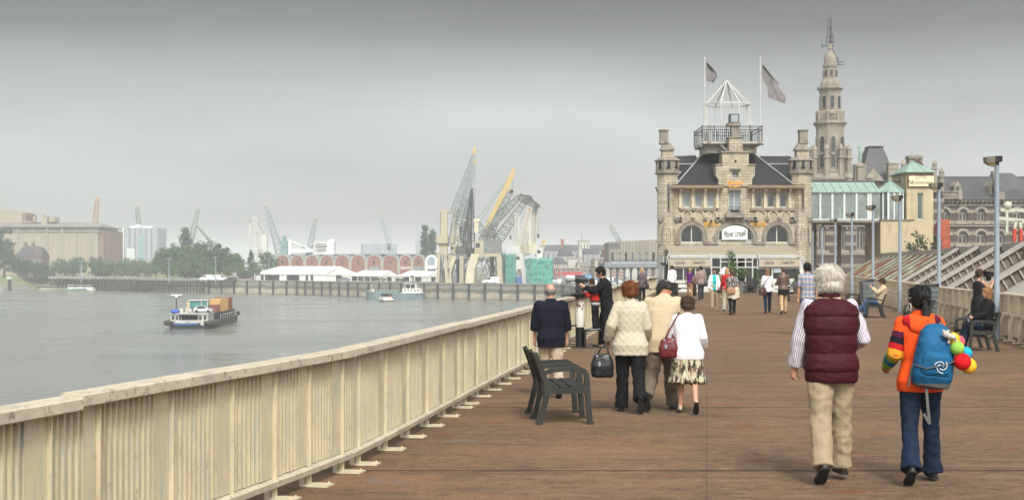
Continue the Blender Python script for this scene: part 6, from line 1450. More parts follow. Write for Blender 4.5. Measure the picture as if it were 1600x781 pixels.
M_shoe = mat('shoe_black', (.012,.012,.012), .4, .2, 8); M_shoebr = mat('shoe_brown', (.03,.016,.012), .4, .2, 8); M_sole = mat('shoe_sole', (.02,.02,.02), .8, .2, 8)
def bag_strap(mb, pts, w=.022, th=.006): 
    for i in range(len(pts)-1): mb.bar(pts[i], pts[i+1], w, th, (0,1,0))
def world_of(t, p): return Matrix.LocRotScale(t.location, t.rotation_euler, None)@V(p)
W_REL = (.05,.08,.18,.04)     # relaxed arm
def walk(k=1.0, side=1):
    """leading leg on side, trailing heel lifted on the other"""
    lead, trail = (R(16)*k, R(1), R(4), R(-4)*k), (R(-14)*k, R(1), R(22)*k, R(36)*k)
    return (lead, trail) if side < 0 else (trail, lead)

# -- 1. white haired man in the quilted vest
M_vest = cloth('burgundy_vest', (.046,.006,.010), .62, .2, 9, .3, 60); M_khaki = cloth('khaki_cotton', (.33,.262,.17)); M_stripe = cloth('striped_shirt', (.66,.63,.64), .8, .03)
n, l, b = nodes(M_stripe); _at = n.new('ShaderNodeAttribute'); _at.attribute_name = 'around'; _sp = n.new('ShaderNodeSeparateXYZ'); l.new(_at.outputs['Vector'], _sp.inputs[0])
_a = n.new('ShaderNodeMath'); _a.operation = 'ARCTAN2'; l.new(_sp.outputs['Y'], _a.inputs[0]); l.new(_sp.outputs['X'], _a.inputs[1])
_b = n.new('ShaderNodeMath'); _b.operation = 'MULTIPLY_ADD'; _b.inputs[1].default_value = 24/6.28318; _b.inputs[2].default_value = 50; l.new(_a.outputs[0], _b.inputs[0])
_c = n.new('ShaderNodeMath'); _c.operation = 'FRACT'; l.new(_b.outputs[0], _c.inputs[0]); _d = n.new('ShaderNodeMath'); _d.operation = 'LESS_THAN'; _d.inputs[1].default_value = .34; l.new(_c.outputs[0], _d.inputs[0]); overlay(M_stripe, _d.outputs[0], (.17,.12,.26), .9)
def quilt(J):
    P0 = J['spine'][0].z; f0 = folds(.006, 9, (1,1,1.6), 2)
    def d(p, n_): k = abs(math.sin(math.pi*((p.z-P0)/J['s']+.06)/.155)); return .019*(k**.45)-.008+f0(p,n_)*.8
    return d
p1, J1 = person('white haired man walking away in a burgundy quilted vest and khaki trousers', (X(1298,12.15),12.15,0), R(2), 1.765, False,
  dict(lean=R(2), bend=R(6), nod=R(3), legs=((R(-12),R(3),R(14),R(36)),(R(8),R(2),R(3),R(-2))), arms=((R(2),R(17),R(16),R(6)),(R(-6),R(22),R(72),R(-14))), width=1.02),
  [top('shirt', M_stripe, -.10, .012, 1.0, .022, .045, .015, sc=9), top('vest', M_vest, -.14, .046, 0, 0, .05, 0, dfn=quilt, neck=.54), trousers(M_khaki, .05, .020, (.008,.014,.02,.032), .012), shoes(M_shoebr, 1.08, M_sole)], hairf=hair(HM['white'],'puffy',1.02,.004,strands=1600), vox=.0085, girth=1.08, curl=1.0)
me = [c for c in p1.children if c.name.startswith('shirt')][0].data; at_ = me.attributes.new('around','FLOAT_VECTOR','POINT')
for v in me.vertices:
    best = None
    for sd in (-1,1):
        S, E, W_, d = J1['sh'][sd]
        for a, c in ((S,E),(E,W_)):
            b_ = c-a; t_ = max(0,min(1,(v.co-a).dot(b_)/b_.length_squared)); q = v.co-a-b_*t_
            if best is None or q.length < best[0]: best = (q.length, b_.normalized(), q)
    e1 = best[1].cross(V((0,1,0))).normalized(); e2 = best[1].cross(e1); at_.data[v.index].vector = (best[2].dot(e1), best[2].dot(e2), 0)
mb = MB(); p_, a_ = spine_at(J1, .575); mb.tube([p_-V((0,0,.025)), p_, p_+V((0,0,.03))],[.100,.094,.086],18); mbr = remesh(mb,.008,2); link_mesh('collar', mbr, cloth('cream_fleece',(.58,.47,.28)), p1, None)
# -- 2. woman with the backpack
M_orange_j = cloth('orange_jacket', (.80,.085,.012), .8, .08); RB = [M_orange_j, cloth('stripe_plum',(.09,.012,.04)), cloth('stripe_black',(.015,.013,.02)), cloth('stripe_red',(.50,.015,.02)), cloth('stripe_yellow',(.75,.36,.03)), cloth('stripe_green',(.20,.42,.03)), cloth('stripe_blue',(.01,.16,.34))]
def rainbow(J, c):
    for sd in (-1,1):
        S, E, W_, d = J['sh'][sd]; b1 = (E-S); t1 = (c-S).dot(b1)/b1.length_squared; b2 = W_-E; t2 = (c-E).dot(b2)/b2.length_squared
        d1 = (c-S-b1*max(0,min(1,t1))).length; d2 = (c-E-b2*max(0,min(1,t2))).length
        if min(d1,d2) < .088 and abs(c.x) > J['s']*.155:
            u = t1*.54 if d1 < d2 else .54+t2*.46
            if u > .14: return min(6, 1+int((u-.14)/.105)) if u < .80 else 5
    h = (c.z-J['spine'][0].z)/J['s']
    if h > .47 and abs(c.x) < .15: return 3 if abs(c.x) > .1 else 0
    return 0
p2, J2 = person('woman walking away in an orange jacket with rainbow sleeves and flared jeans', (X(1438,12.1),12.1,0), R(-4), 1.63, True,
  dict(lean=R(2), bend=R(3), nod=R(-2), yaw=R(-14), legs=((R(-14),R(4),R(18),R(34)),(R(9),R(3),R(3),R(-2))), arms=((R(-4),R(16),R(62),R(6)),(R(-2),R(14),R(60),R(4))), width=1.08),
  [top('jacket', RB, -.13, .026, 1.0, .020, .05, .008, .012, split=rainbow), trousers(cloth('dark_denim',(.010,.019,.042),.85,.4,14), .07, .010, (.004,.004,.022,.044), .012), shoes(M_shoe, 1.0, M_sole)], skin=M_skintan, hairf=hair(HM['black'],'pony',1.06,.002,strands=500), vox=.0085, girth=1.02, curl=.9)
def loc2(v): return V(v)
mb = MB(); C = J2['head']; Mh = J2['hM']; hp = lambda v: C+Mh@V(v)
pts = [hp((0,-.10,-.03)), hp((.0,-.125,-.10)), hp((-.01,-.15,-.20)), hp((-.02,-.17,-.30)), hp((-.03,-.185,-.40)), hp((-.035,-.19,-.50))]
full = []
for i in range(len(pts)-1):
    for k in range(5): full.append(pts[i].lerp(pts[i+1],k/5))
mb.tube(full,[.030+.009*math.sin(i*2.1) if i < 17 else .022-.001*(i-17) for i in range(len(full))],10,True); mb.build('braid', HM['black'], p2, True)
mb = MB(); mb.tube([pts[3]+V((0,0,.02)),pts[3]-V((0,0,.02))],[.040,.040],10); mb.build('hair_clip', M_galv, p2, True)
rnd = random.Random(5); mb = MB()
for k in range(12): a = R(rnd.uniform(-28,28)); z = .02+.03*math.sin(k*.8)+rnd.uniform(-.012,.012); q = hp((math.sin(a)*.088,-.022-math.cos(a)*.101,z)); mb.ell(q,.0030,6,4)
mb.build('hair_jewel', M_galv, p2)
mb = MB(); c_ = hp((-.088,-.005,-.068)); mb.tube([c_+Mh@V((0,math.cos(2*math.pi*k/16)*.03,math.sin(2*math.pi*k/16)*.03)) for k in range(17)],.0035,6); mb.build('earring', M_white, p2, True)
mb = MB(); mb.tube([hp((-.082,-.02,.006)),hp((-.082,.06,.010)),hp((-.06,.098,.008)),hp((0,.108,.006)),hp((.06,.098,.008)),hp((.082,.06,.01))],.006,6); mb.ell(hp((-.038,.1,-.006)),(.03,.012,.022),10,6,Mh); mb.ell(hp((.038,.1,-.006)),(.03,.012,.022),10,6,Mh); mb.build('glasses', M_white, p2, True)
mb = MB(); 
for sd in (-1,1): a_, _ = spine_at(J2,.50); mb.ell(a_+V((sd*.075,-.07,.01)),(.09,.055,.06),14,8)
a_,_ = spine_at(J2,.47); mb.ell(a_+V((0,-.115,-.0)),(.12,.05,.085),14,8); hm = remesh(mb,.009,4,folds(.006,10)); hm.polygons.foreach_set('material_index',[3 if abs(p.center.x) > .105 and p.center.x < 0 else (1 if p.center.x > .10 else (4 if p.center.x < -.125 else 0)) for p in hm.polygons]); link_mesh('hood', hm, RB, p2, None)
# backpack, soft juggling balls and plush
M_bpb = cloth('backpack_blue', (.010,.098,.215), .6, .12, 6, .3, 50); M_bpg = cloth('backpack_grey', (.13,.13,.12))
bk = thing('backpack', 'blue and grey backpack with a white swirl emblem worn by the woman in orange', 'backpack', p2.location, p2.rotation_euler.z)
b0, _ = spine_at(J2,.20); b0 = b0+V((.075,-.215,.02)); tl = Matrix.Rotation(R(7),3,'Y')*.88
mb = MB(); rings = []
for z, w, d, yo in ((-.33,.10,.06,.05),(-.31,.165,.11,.02),(-.22,.19,.135,0),(-.05,.182,.13,0),(.10,.165,.12,.01),(.20,.14,.10,.03),(.26,.10,.07,.05),(.28,.05,.04,.06)):
    rings.append([b0+tl@V((w*math.copysign(abs(math.cos(a))**.7,math.cos(a)), yo+d*math.copysign(abs(math.sin(a))**.7,math.sin(a)), z)) for a in [2*math.pi*k/20 for k in range(20)]])
mb.loft(rings); bm_ = remesh(mb,.009,3,folds(.009,8,(1,1,.8),1)); bm_.polygons.foreach_set('material_index',[1 if (tl.transposed()@(p.center-b0)).z < -.215-.10*(tl.transposed()@(p.center-b0)).x*-1 else 0 for p in bm_.polygons]); link_mesh('pack_body', bm_, [M_bpb,M_bpg], bk, None)
mb = MB(); rings = []
for z, w, d in ((-.20,.12,.02),(-.17,.14,.035),(-.02,.13,.04),(.02,.10,.02)): rings.append([b0+tl@V((w*math.cos(a),-.12+d*math.sin(a),z)) for a in [2*math.pi*k/14 for k in range(14)]])
mb.loft(rings); link_mesh('front_pocket', remesh(mb,.009,3,folds(.005,9)), M_bpb, bk, None)
def strap_part(nm, pts, w, th):
    mb = MB(); bag_strap(mb, pts, w, th); mb.build(nm, M_bpg, bk)
Bp = lambda *v: b0+tl@V(v)
strap_part('compression_strap', [Bp(-.19,-.06,-.12),Bp(-.10,-.15,-.14),Bp(.05,-.166,-.09),Bp(.16,-.12,-.04),Bp(.19,-.05,-.03)],.008,.03)
strap_part('side_strap', [Bp(-.17,.05,-.05),Bp(-.20,.02,-.2),Bp(-.21,0,-.34)],.008,.025)
strap_part('hip_strap', [Bp(-.05,-.05,-.33),Bp(-.02,-.07,-.5),Bp(.02,-.06,-.66),Bp(-.05,-.07,-.57)],.022,.006)
for sd in (-1,1): S = spine_at(J2,.50)[0]; strap_part('shoulder_strap', [Bp(sd*.10,.06,.2), S+V((sd*.105,-.04,.055)), S+V((sd*.11,.09,0))],.05,.014)
mb = MB()
for k in range(3):
    a0 = k*2.1; mb.tube([b0+tl@V((.035+(.018+.045*f_)*math.cos(a0+f_*3.0),-.168,-.105+(.018+.045*f_)*math.sin(a0+f_*3.0))) for f_ in [i/9 for i in range(10)]],.0035,5)
mb.build('swirl_emblem', M_white, bk)
def ball(v, r_, c, lab, nm):
    o = thing('soft_ball', lab, 'ball', world_of(p2, b0+tl@V(v)), 0, 'soft balls on the backpack'); mb = MB(); mb.ell((0,0,0),r_,20,12)
    me = mb.mesh(); 
    for v_ in me.vertices: v_.co *= 1+.02*mnoise.noise(v_.co*30)
    link_mesh('ball_cover', me, cloth(nm,c,.9,.1,9,.4,90), o, True)
ball((.235,-.11,-.035),.072,(.66,.012,.015),'big red soft ball hanging at the right of the blue backpack','ball_red'); ball((.175,-.10,.085),.060,(.25,.50,.08),'green soft ball between the red and yellow ones on the backpack','ball_green'); ball((.135,-.07,.165),.055,(.80,.42,.03),'upper yellow soft ball near the top of the backpack','ball_yellow')
ball((.275,-.03,.045),.055,(.02,.35,.55),'blue soft ball behind the green one on the backpack','ball_blue'); ball((.315,-.04,-.07),.066,(.80,.45,.04),'lower yellow soft ball half behind the red one','ball_yellow'); ball((.20,-.01,.145),.055,(.72,.10,.13),'small pink soft ball peeping out beside the upper yellow one','ball_pink')
pl = thing('plush_toy', 'small grey plush toy clipped on top of the backpack', 'toy', world_of(p2, b0+tl@V((.05,-.13,.2))), 0); mb = MB(); mb.ell((0,0,0),(.03,.028,.03)); mb.ell((.045,-.01,-.02),(.04,.03,.025)); mb.ell((-.02,0,.03),.012); mb.ell((.02,0,.03),.012); mb.tube([(.07,0,-.03),(.09,0,-.07)],.012,6,True); mb.tube([(.03,0,-.03),(.02,0,-.07)],.012,6,True); link_mesh('fur', remesh(mb,.006,2), cloth('plush_grey',(.45,.42,.38),.95,.3,40), pl, None)
# -- 3. bald man in navy by the bench
M_navy = cloth('navy_jacket', (.008,.008,.018), .8, .2); M_beigetr = cloth('stone_trousers', (.46,.36,.26))
person('balding man in a navy jacket walking away beside the near bench', (X(861,19.8),19.8,0), R(4), 1.54, False, dict(lean=R(3), bend=R(8), nod=R(6), legs=walk(.7,-1), arms=((R(0),R(12),R(12),R(2)),(R(-2),R(14),R(12),R(2))), width=1.1),
  [top('jacket', M_navy, -.17, .035, .72, .034, .04, .010, .012), trousers(M_beigetr,.05,.016,(.004,.008,.012,.02)), shoes(M_shoe,1,M_sole)], hairf=hair(HM['grey'],'bald',1,.004,strands=120), girth=1.12, belly=.2)
# -- 4. woman with red hair and quilted jacket
M_quilt = cloth('cream_quilted', (.50,.435,.33), .7, .06, 8)
def diamond(J):
    f0 = folds(.006,7)
    def d(p, n_):
        u = (p.x+p.z*.9)/.085; v_ = (p.x-p.z*.9)/.085; return .0055*(abs(math.sin(math.pi*u))*abs(math.sin(math.pi*v_)))**.4+f0(p,n_)*.5
    return d
p4, J4 = person('woman with short auburn hair in a cream quilted jacket and black trousers', (X(985,17.9),17.9,0), R(-3), 1.625, True, dict(lean=R(1), bend=R(5), nod=R(6), yaw=R(10), legs=((R(6),R(2),R(3),R(0)),(R(-16),R(2),R(30),R(58))), arms=((R(-18),R(22),R(34),R(10)),(R(-4),R(14),R(50),R(2))), width=1.1),
  [top('jacket', M_quilt, -.17, .028, 1.0, .026, .04, 0, .025, dfn=diamond), trousers(cloth('black_trousers',(.010,.010,.011)),.06,.016,(.004,.010,.022,.034)), shoes(M_shoe,.95,M_sole)], hairf=hair(HM['red'],'puffy',.98,.013), girth=1.14, curl=1.2)
M_blbag = mat('black_leather', (.012,.012,.013), .35, .2, 10, .2, 40)
def handbag(t, p, w, h, d, m, label, strap, name='handbag', rz=0, metal=True):
    o = thing('handbag' if name == 'handbag' else name, label, 'bag', world_of(t,p), t.rotation_euler.z+rz); mb = MB(); rings = []
    for z, k, dk in ((-h,.80,.7),(-h*.92,.96,1),(-h*.5,1,1),(-h*.15,.82,.75),(0,.62,.35)): rings.append([(w/2*k*math.copysign(abs(math.cos(a))**.6,math.cos(a)), d/2*dk*math.copysign(abs(math.sin(a))**.7,math.sin(a)), z) for a in [2*math.pi*q/18 for q in range(18)]])
    mb.loft(rings); link_mesh('bag_body', remesh(mb,.010,3,folds(.008,9,(1,1,1),2)), m, o, None)
    mb = MB(); mb.tube([V(v)-V(p) for v in strap],.011,7); mb.build('strap', m, o, True)
    if metal:
        mb = MB(); mb.box(-.05,-.02,-d/2-.008,-d/2+.01,-h*.5,-h*.3); mb.box(-w*.22-.014,-w*.22+.014,-d*.3-.01,-d*.3+.01,-h*.1,-h*.02); mb.box(w*.22-.014,w*.22+.014,-d*.3-.01,-d*.3+.01,-h*.1,-h*.02); mb.build('buckle', M_galv, o)
    return o
S_,E_,W4,_ = J4['sh'][-1]; hp4 = W4+V((-.02,-.06,-.04))
handbag(p4, hp4+V((-.05,-.02,-.13)), .29, .29, .15, M_blbag, 'large black leather handbag carried by the woman in the quilted jacket', [hp4+V((-.13,-.02,-.17)),hp4+V((-.07,-.01,-.06)),hp4+V((0,.02,.0)),hp4+V((.02,.0,-.06)),hp4+V((.03,-.02,-.17))])
# -- 5. man in the beige jacket, looking down
M_beigej = cloth('beige_jacket', (.50,.415,.275), .8, .08, 5); M_taupe = cloth('taupe_trousers', (.15,.12,.085))
person('man in a beige jacket leaning forward with bowed head, mid stride', (X(1034,18.15),18.15,0), R(-14), 1.72, False, dict(lean=R(10), bend=R(20), nod=R(30), yaw=R(38), legs=((R(-12),R(3),R(38),R(62)),(R(14),R(2),R(10),R(-4))), arms=((R(8),R(12),R(58),R(6)),(R(16),R(10),R(70),R(-6))), width=1.12),
  [top('jacket', M_beigej, -.19, .036, 1.0, .034, .045, .012, .014, sc=5), trousers(M_taupe,.05,.018,(.010,.014,.016,.024),.016), shoes(M_shoe,1.1,M_sole)], skin=M_skintan, hairf=hair(HM['dgrey'],'short',1.04,.012), girth=1.16, belly=.15, showface=True)
# -- 6. woman in the white jacket and patterned skirt
M_whitej = cloth('white_jacket', (.78,.77,.78), .8, .03, 4); M_pattern = cloth('patterned_skirt', (.045,.035,.025), .8, .2, 22, .2, 60, stretch=(1,1,.32), col2=(.50,.47,.33), thr=(.46,.52))
overlay(M_pattern, noise_mask(M_pattern, 16, .54, .60, (1,1,.4), seed=3), (.22,.11,.06), .9)
p6, J6 = person('short woman in a white jacket and a ruffled patterned skirt, walking away', (X(1074,17.75),17.75,0), R(-3), 1.41, True, dict(lean=R(3), bend=R(7), nod=R(10), yaw=R(-12), legs=((R(6),R(1),R(3),R(2)),(R(-14),R(1),R(22),R(46))), arms=((R(2),R(14),R(54),R(8)),(R(0),R(16),R(50),R(6))), width=1.14),
  [top('jacket', M_whitej, -.14, .024, 1.0, .026, .03, .009, .02), skirt(M_pattern,.08,-.48,.015,.012,.03), shoes(mat('sandal_cream',(.50,.38,.27),.5,.1),.95,M_sole)], hairf=hair(HM['brown'],'puffy',.98,.010), girth=1.22, belly=.1)
M_redbag = mat('red_leather', (.12,.012,.014), .35, .25, 10, .2, 40)
S_,E_,W_,_ = J6['sh'][-1]
handbag(p6, spine_at(J6,.16)[0]+V((-.24,-.10,.02)), .24, .24, .14, M_redbag, 'dark red leather shoulder bag of the woman in the white jacket', [spine_at(J6,.16)[0]+V((-.30,-.10,-.03)),spine_at(J6,.3)[0]+V((-.24,-.13,0)),S_+V((.03,-.03,.085)),S_+V((.035,.05,.06)),spine_at(J6,.3)[0]+V((-.2,.02,0)),spine_at(J6,.16)[0]+V((-.17,-.09,-.0))])
# -- 7, 8. man at the telescope with a child
M_blackw = cloth('black_wool', (.010,.010,.012))
TX = X(906,TY)
p7, J7 = person('dark haired man in black bending to the telescope eyepiece, seen from the side', (TX+.60,TY+.02,0), R(90), 1.78, False, dict(lean=R(4), bend=R(8), nod=R(8), legs=((R(4),R(2),R(6),R(0)),(R(12),R(2),R(10),R(0))), arms=((R(48),R(10),R(118),R(-14)),(R(44),R(10),R(120),R(-14)))),
  [top('coat', M_blackw, -.20, .028, 1.0, .024, .04, .009, .015), trousers(M_blackw,.05,.018,(.006,.010,.014,.022)), shoes(M_shoe,1.05,M_sole)], hairf=hair(HM['black'],'short',1.03,.010), girth=1.03, showface=True)
p8, J8 = person('child in a red and black jacket standing on the telescope step', (TX+.34,TY-.02,.405), R(80), 1.12, False, dict(lean=R(6), bend=R(4), nod=R(4), legs=((R(2),R(3),R(6),R(0)),(R(-3),R(3),R(6),R(0))), arms=((R(34),R(6),R(110),R(0)),(R(34),R(6),R(110),R(0)))),
  [top('jacket', [cloth('child_red',(.42,.02,.02)), cloth('child_black',(.014,.014,.016)), cloth('child_white',(.55,.55,.55))], -.16, .026, 1.0, .022, .04, .006, .01, split=lambda J, c: (2 if abs((c.z-J['spine'][0].z)/J['s']+.02) < .016 or abs((c.z-J['spine'][0].z)/J['s']+.075) < .014 else (1 if (c.z-J['spine'][0].z)/J['s'] < .06 or (c.z-J['spine'][0].z)/J['s'] > .36 else 0))), trousers(M_blackw,.05,.016,(.006,.01,.014,.02)), shoes(M_shoe,1.1,M_white)], hairf=hair(HM['brown'],'short',1.03,.008), girth=1.1, showface=True)
# -- 9. blonde woman at the railing
p9, J9 = person('blonde woman in a mauve grey jacket standing at the far river railing', (X(1003,67),67,0), R(-12), 1.66, True, dict(legs=((R(3),R(1),R(3),0),(R(-3),R(1),R(4),R(6))), arms=((R(10),R(12),R(30),R(0)),(R(0),R(12),R(40),R(0)))), [top('jacket', cloth('mauve_jacket',(.12,.09,.10)), -.15,.022,1.0,.02,.03), trousers(M_blackw), shoes(M_shoe)], hairf=hair(HM['blond'],'bob',1.08,.014), vox=.016)
handbag(p9, V((.24,-.02,.98)), .2,.3,.12, M_blbag, 'black shoulder bag of the blonde woman at the railing', [V((.2,-.02,.98)),V((.15,-.03,1.4)),V((.2,.02,.98))], metal=False)
# -- 10..16 group walking near the tavern
person('dark haired man in a white shirt near the left veranda windows', (X(1050,80),80,0), R(14), 1.74, False, dict(legs=walk(.6,1), arms=((R(4),R(10),R(14),R(2)),(R(0),R(10),R(20),R(2)))), [top('shirt', M_whitej, -.14,.018,1.0,.018,.03), trousers(cloth('charcoal_trousers',(.03,.03,.035))), shoes(M_shoe)], hairf=hair(HM['black'],'short',1,.008), vox=.018)
p11, J11 = person('woman in a purple top and tan trousers walking away beside a man', (X(1078,75.5),75.5,0), R(-6), 1.62, True, dict(legs=walk(.7,-1), arms=((R(6),R(14),R(12),R(6)),(R(-6),R(12),R(30),R(0)))), [top('top', cloth('purple_top',(.085,.012,.14)), -.08,.012,.22,.012,0), trousers(cloth('tan_trousers',(.34,.19,.08)),.06,.008,(0,0,.0,.006)), shoes(M_shoe)], hairf=hair(HM['blond'],'pony',1,.008), vox=.016)
handbag(p11, V((.22,-.12,1.12)), .3,.26,.14, cloth('brown_bag_leather',(.13,.08,.055),.5), 'brown shoulder bag of the woman in the purple top', [V((.15,-.1,1.12)),V((.14,-.06,1.42)),V((.26,-.1,1.12))], metal=False)
p12, J12 = person('man in a taupe jacket with dark trousers walking away beside the purple top', (X(1095,73.5),73.5,0), R(4), 1.72, False, dict(legs=walk(.7,1), arms=((R(0),R(14),R(20),R(4)),(R(0),R(16),R(10),R(6)))), [top('jacket', cloth('taupe_jacket',(.26,.20,.17)), -.14,.03,1.0,.028,.035,.01), trousers(cloth('charcoal_trousers',(.03,.03,.035))), shoes(M_shoe)], hairf=hair(HM['black'],'short',1.05,.010), vox=.016, girth=1.05)
handbag(p12, V((.27,-.06,.98)), .32,.26,.18, M_blbag, 'black bag on the hip of the man in the taupe jacket', [V((.2,-.05,.98)),V((.13,-.06,1.45)),V((.3,-.05,.98))], metal=False)
p13, J13 = person('dark haired woman in a turquoise blouse and white cardigan walking toward us', (X(1116,58.5),58.5,0), R(176), 1.63, True, dict(legs=walk(.6,1), nod=R(6), arms=((R(4),R(12),R(30),R(0)),(R(2),R(14),R(10),R(6)))), [top('blouse', cloth('turquoise_blouse',(.03,.42,.42),.8,.3,40), -.10,.016,0,0,0), top('cardigan', [M_whitej, cloth('turquoise_blouse',(.03,.42,.42))], -.12,.020,1.0,.018,.02, split=lambda J, c: 1 if (abs(c.x) < .075 and c.y > .02) else 0), trousers(cloth('khaki_cotton',(.40,.30,.18))), shoes(M_shoe,1,M_white)], hairf=hair(HM['black'],'short',1.08,.012), vox=.014, showface=True, skin=M_skin)
handbag(p13, V((-.24,.02,1.02)), .28,.34,.12, M_blbag, 'black shoulder bag of the woman in turquoise', [V((-.18,0,1.02)),V((-.13,.02,1.42)),V((-.28,0,1.02))], metal=False)
M_bwpat = cloth('black_white_print', (.02,.02,.022), .8, .2, 26, .2, 60, col2=(.42,.42,.42), thr=(.48,.54))
p14, J14 = person('woman with dark hair in a black and white print top walking away', (X(1144,52.2),52.2,0), R(6), 1.60, True, dict(legs=walk(.5,1), bend=R(4), arms=((R(14),R(10),R(40),R(0)),(R(-6),R(18),R(6),R(14)))), [top('top', M_bwpat, -.12,.026,.3,.03,0), trousers(M_blackw,.06,.012,(0,0,.002,.01)), shoes(M_shoe,1.1,M_sole)], hairf=hair(HM['brown'],'puffy',.95,.012), vox=.014, girth=1.12)
handbag(p14, V((-.10,-.22,1.02)), .34,.24,.1, cloth('tan_leather',(.34,.19,.10),.5), 'tan leather satchel behind the woman in the print top', [V((-.2,-.2,1.0)),V((-.06,-.16,1.36)),V((.13,-.08,1.42)),V((.02,-.2,1.0))], 'satchel')
jk = thing('jacket', 'cream jacket tied around the waist of the woman in the print top', 'jacket', p14.location, p14.rotation_euler.z); mb = MB(); rings = []
for z, w, d in ((.98,.20,.15),(.86,.23,.18),(.70,.24,.19),(.60,.25,.19)): rings.append([(w*math.cos(a)+.02, d*math.sin(a)-.01, z-.04*math.sin(a*3)) for a in [2*math.pi*k/20 for k in range(20)]])
mb.loft(rings); link_mesh('tied_cloth', remesh(mb,.016,2,folds(.014,8)), cloth('cream_cotton',(.52,.47,.36)), jk, None)
person('blonde person in a red top just ahead of the woman in the print top', (X(1136,55.5),55.5,0), R(0), 1.66, True, dict(legs=walk(.6,-1), arms=((R(10),R(12),R(34),R(2)),(R(0),R(8),R(20),R(2)))), [top('top', cloth('red_top',(.42,.02,.02)), -.12,.02,1.0,.016,.03), trousers(cloth('cream_cotton',(.52,.47,.36)),.06,.02,(.01,.01,.015,.02)), shoes(M_shoe)], hairf=hair(HM['blond'],'bob',1,.01), vox=.016)
p15, J15 = person('woman with long hair in a white top and dark jeans walking away', (X(1199,53.4),53.4,0), R(-3), 1.66, True, dict(legs=walk(.9,1), arms=((R(6),R(12),R(36),R(0)),(R(10),R(12),R(60),R(-4)))), [top('top', M_whitej, -.10,.016,1.0,.014,0,.008), trousers(cloth('dark_denim',(.020,.032,.060)),.07,.008,(0,0,.002,.006)), shoes(M_shoe)], hairf=hair(HM['lbrown'],'long',1.03,.010), vox=.014)
handbag(p15, V((-.19,-.12,1.0)), .3,.3,.14, cloth('dark_brown_leather',(.07,.03,.022),.5), 'dark brown cross body bag of the woman with long hair', [V((-.2,-.1,.95)),V((-.02,-.16,1.3)),V((.12,-.1,1.46)),V((.08,.12,1.35)),V((-.16,.08,.98))])
p16, J16 = person('short haired woman in a brown leather jacket, black skirt and beige trousers', (X(1224,52.7),52.7,0), R(3), 1.70, True, dict(legs=walk(.6,1), nod=R(4), yaw=R(-20), arms=((R(16),R(14),R(80),R(0)),(R(10),R(12),R(80),R(0)))), [trousers(cloth('beige_trousers',(.50,.36,.20)),.06,.008,(0,0,.0,.004)), skirt(cloth('black_skirt',(.012,.011,.012)),.08,-.22,.0,.002), top('jacket', mat('brown_leather',(.115,.068,.05),.45,.2,8), -.03,.024,1.0,.020,.03,.008), shoes(M_shoe,.9)], hairf=hair(HM['brown'],'short',1.02,.008), vox=.014)
# -- 17. man in the checked shirt
M_check = cloth('checked_shirt', (.42,.38,.35), .8, .05)
overlay(M_check, lines_mask(M_check,'Z',.13,.055), (.09,.15,.33), .75); overlay(M_check, lines_mask(M_check,'Z',.13,.03,.065), (.28,.17,.09), .6); overlay(M_check, lines_mask(M_check,'X',.10,.04), (.16,.22,.36), .45); overlay(M_check, lines_mask(M_check,'X',.10,.012,.06), (.6,.6,.6), .5)
person('dark haired man in a blue checked shirt and jeans walking away on the right', (X(1262,37.2),37.2,0), R(4), 1.83, False, dict(legs=walk(.6,-1), bend=R(4), nod=R(4), arms=((R(2),R(9),R(8),R(3)),(R(0),R(12),R(10),R(4)))), [top('shirt', M_check, -.13,.018,.40,.026,.03), trousers(cloth('blue_denim',(.045,.085,.16),.8,.25,12)), shoes(M_shoe,1,M_sole)], hairf=hair(HM['black'],'short',1.03,.010), vox=.012)
# -- 18. dark figure far behind
person('person in black standing far off behind the man in the checked shirt', (X(1279,88),88,0), R(10), 1.78, False, dict(bend=R(12), nod=R(20), legs=walk(.3,1), arms=((R(20),R(14),R(50),R(0)),(R(20),R(14),R(50),R(0)))), [top('coat', M_blackw, -.2,.04,1.0,.035,.04), trousers(M_blackw), shoes(M_shoe)], hairf=hair(HM['black'],'short',1,.008), vox=.02, girth=1.15)
# -- 19. man lounging on the bench (bench faces -X: local front of the sitter is world -X)
def seated(hipf=80, kn=80, spread=4): return ((R(hipf),R(spread),R(kn),R(0)),(R(hipf),R(spread),R(kn),R(0)))
p19, J19 = person('man in a beige jacket, jeans and a cap sitting back on a bench', (SEATM[0]+.10,SEATM[1]-.30,0), R(84), 1.76, False, dict(seat=.56, lean=R(-24), bend=R(20), nod=R(18), yaw=R(10), legs=((R(88),R(6),R(74),R(0)),(R(96),R(-8),R(58),R(20))), arms=((R(58),R(8),R(140),R(-22)),(R(-20),R(34),R(30),R(-10)))),
  [top('jacket', M_beigej, -.10,.034,1.0,.032,.04,.012), trousers(cloth('blue_denim',(.045,.085,.16)),.06,.016,(.006,.008,.012,.02)), shoes(M_shoebr,1.05,M_sole)], hairf=hair(HM['brown'],'short',1.02,.008), vox=.012, showface=True)
mb = MB(); C, Mh = J19['head'], J19['hM']; mb.ell(C+Mh@V((0,-.012,.055)),(.092,.108,.068),14,8,Mh); mb.ell(C+Mh@V((0,.12,.045)),(.07,.075,.010),12,6,Mh); link_mesh('cap', remesh(mb,.010,2), M_dkmetal if False else cloth('brown_cap',(.05,.035,.025)), p19, None)
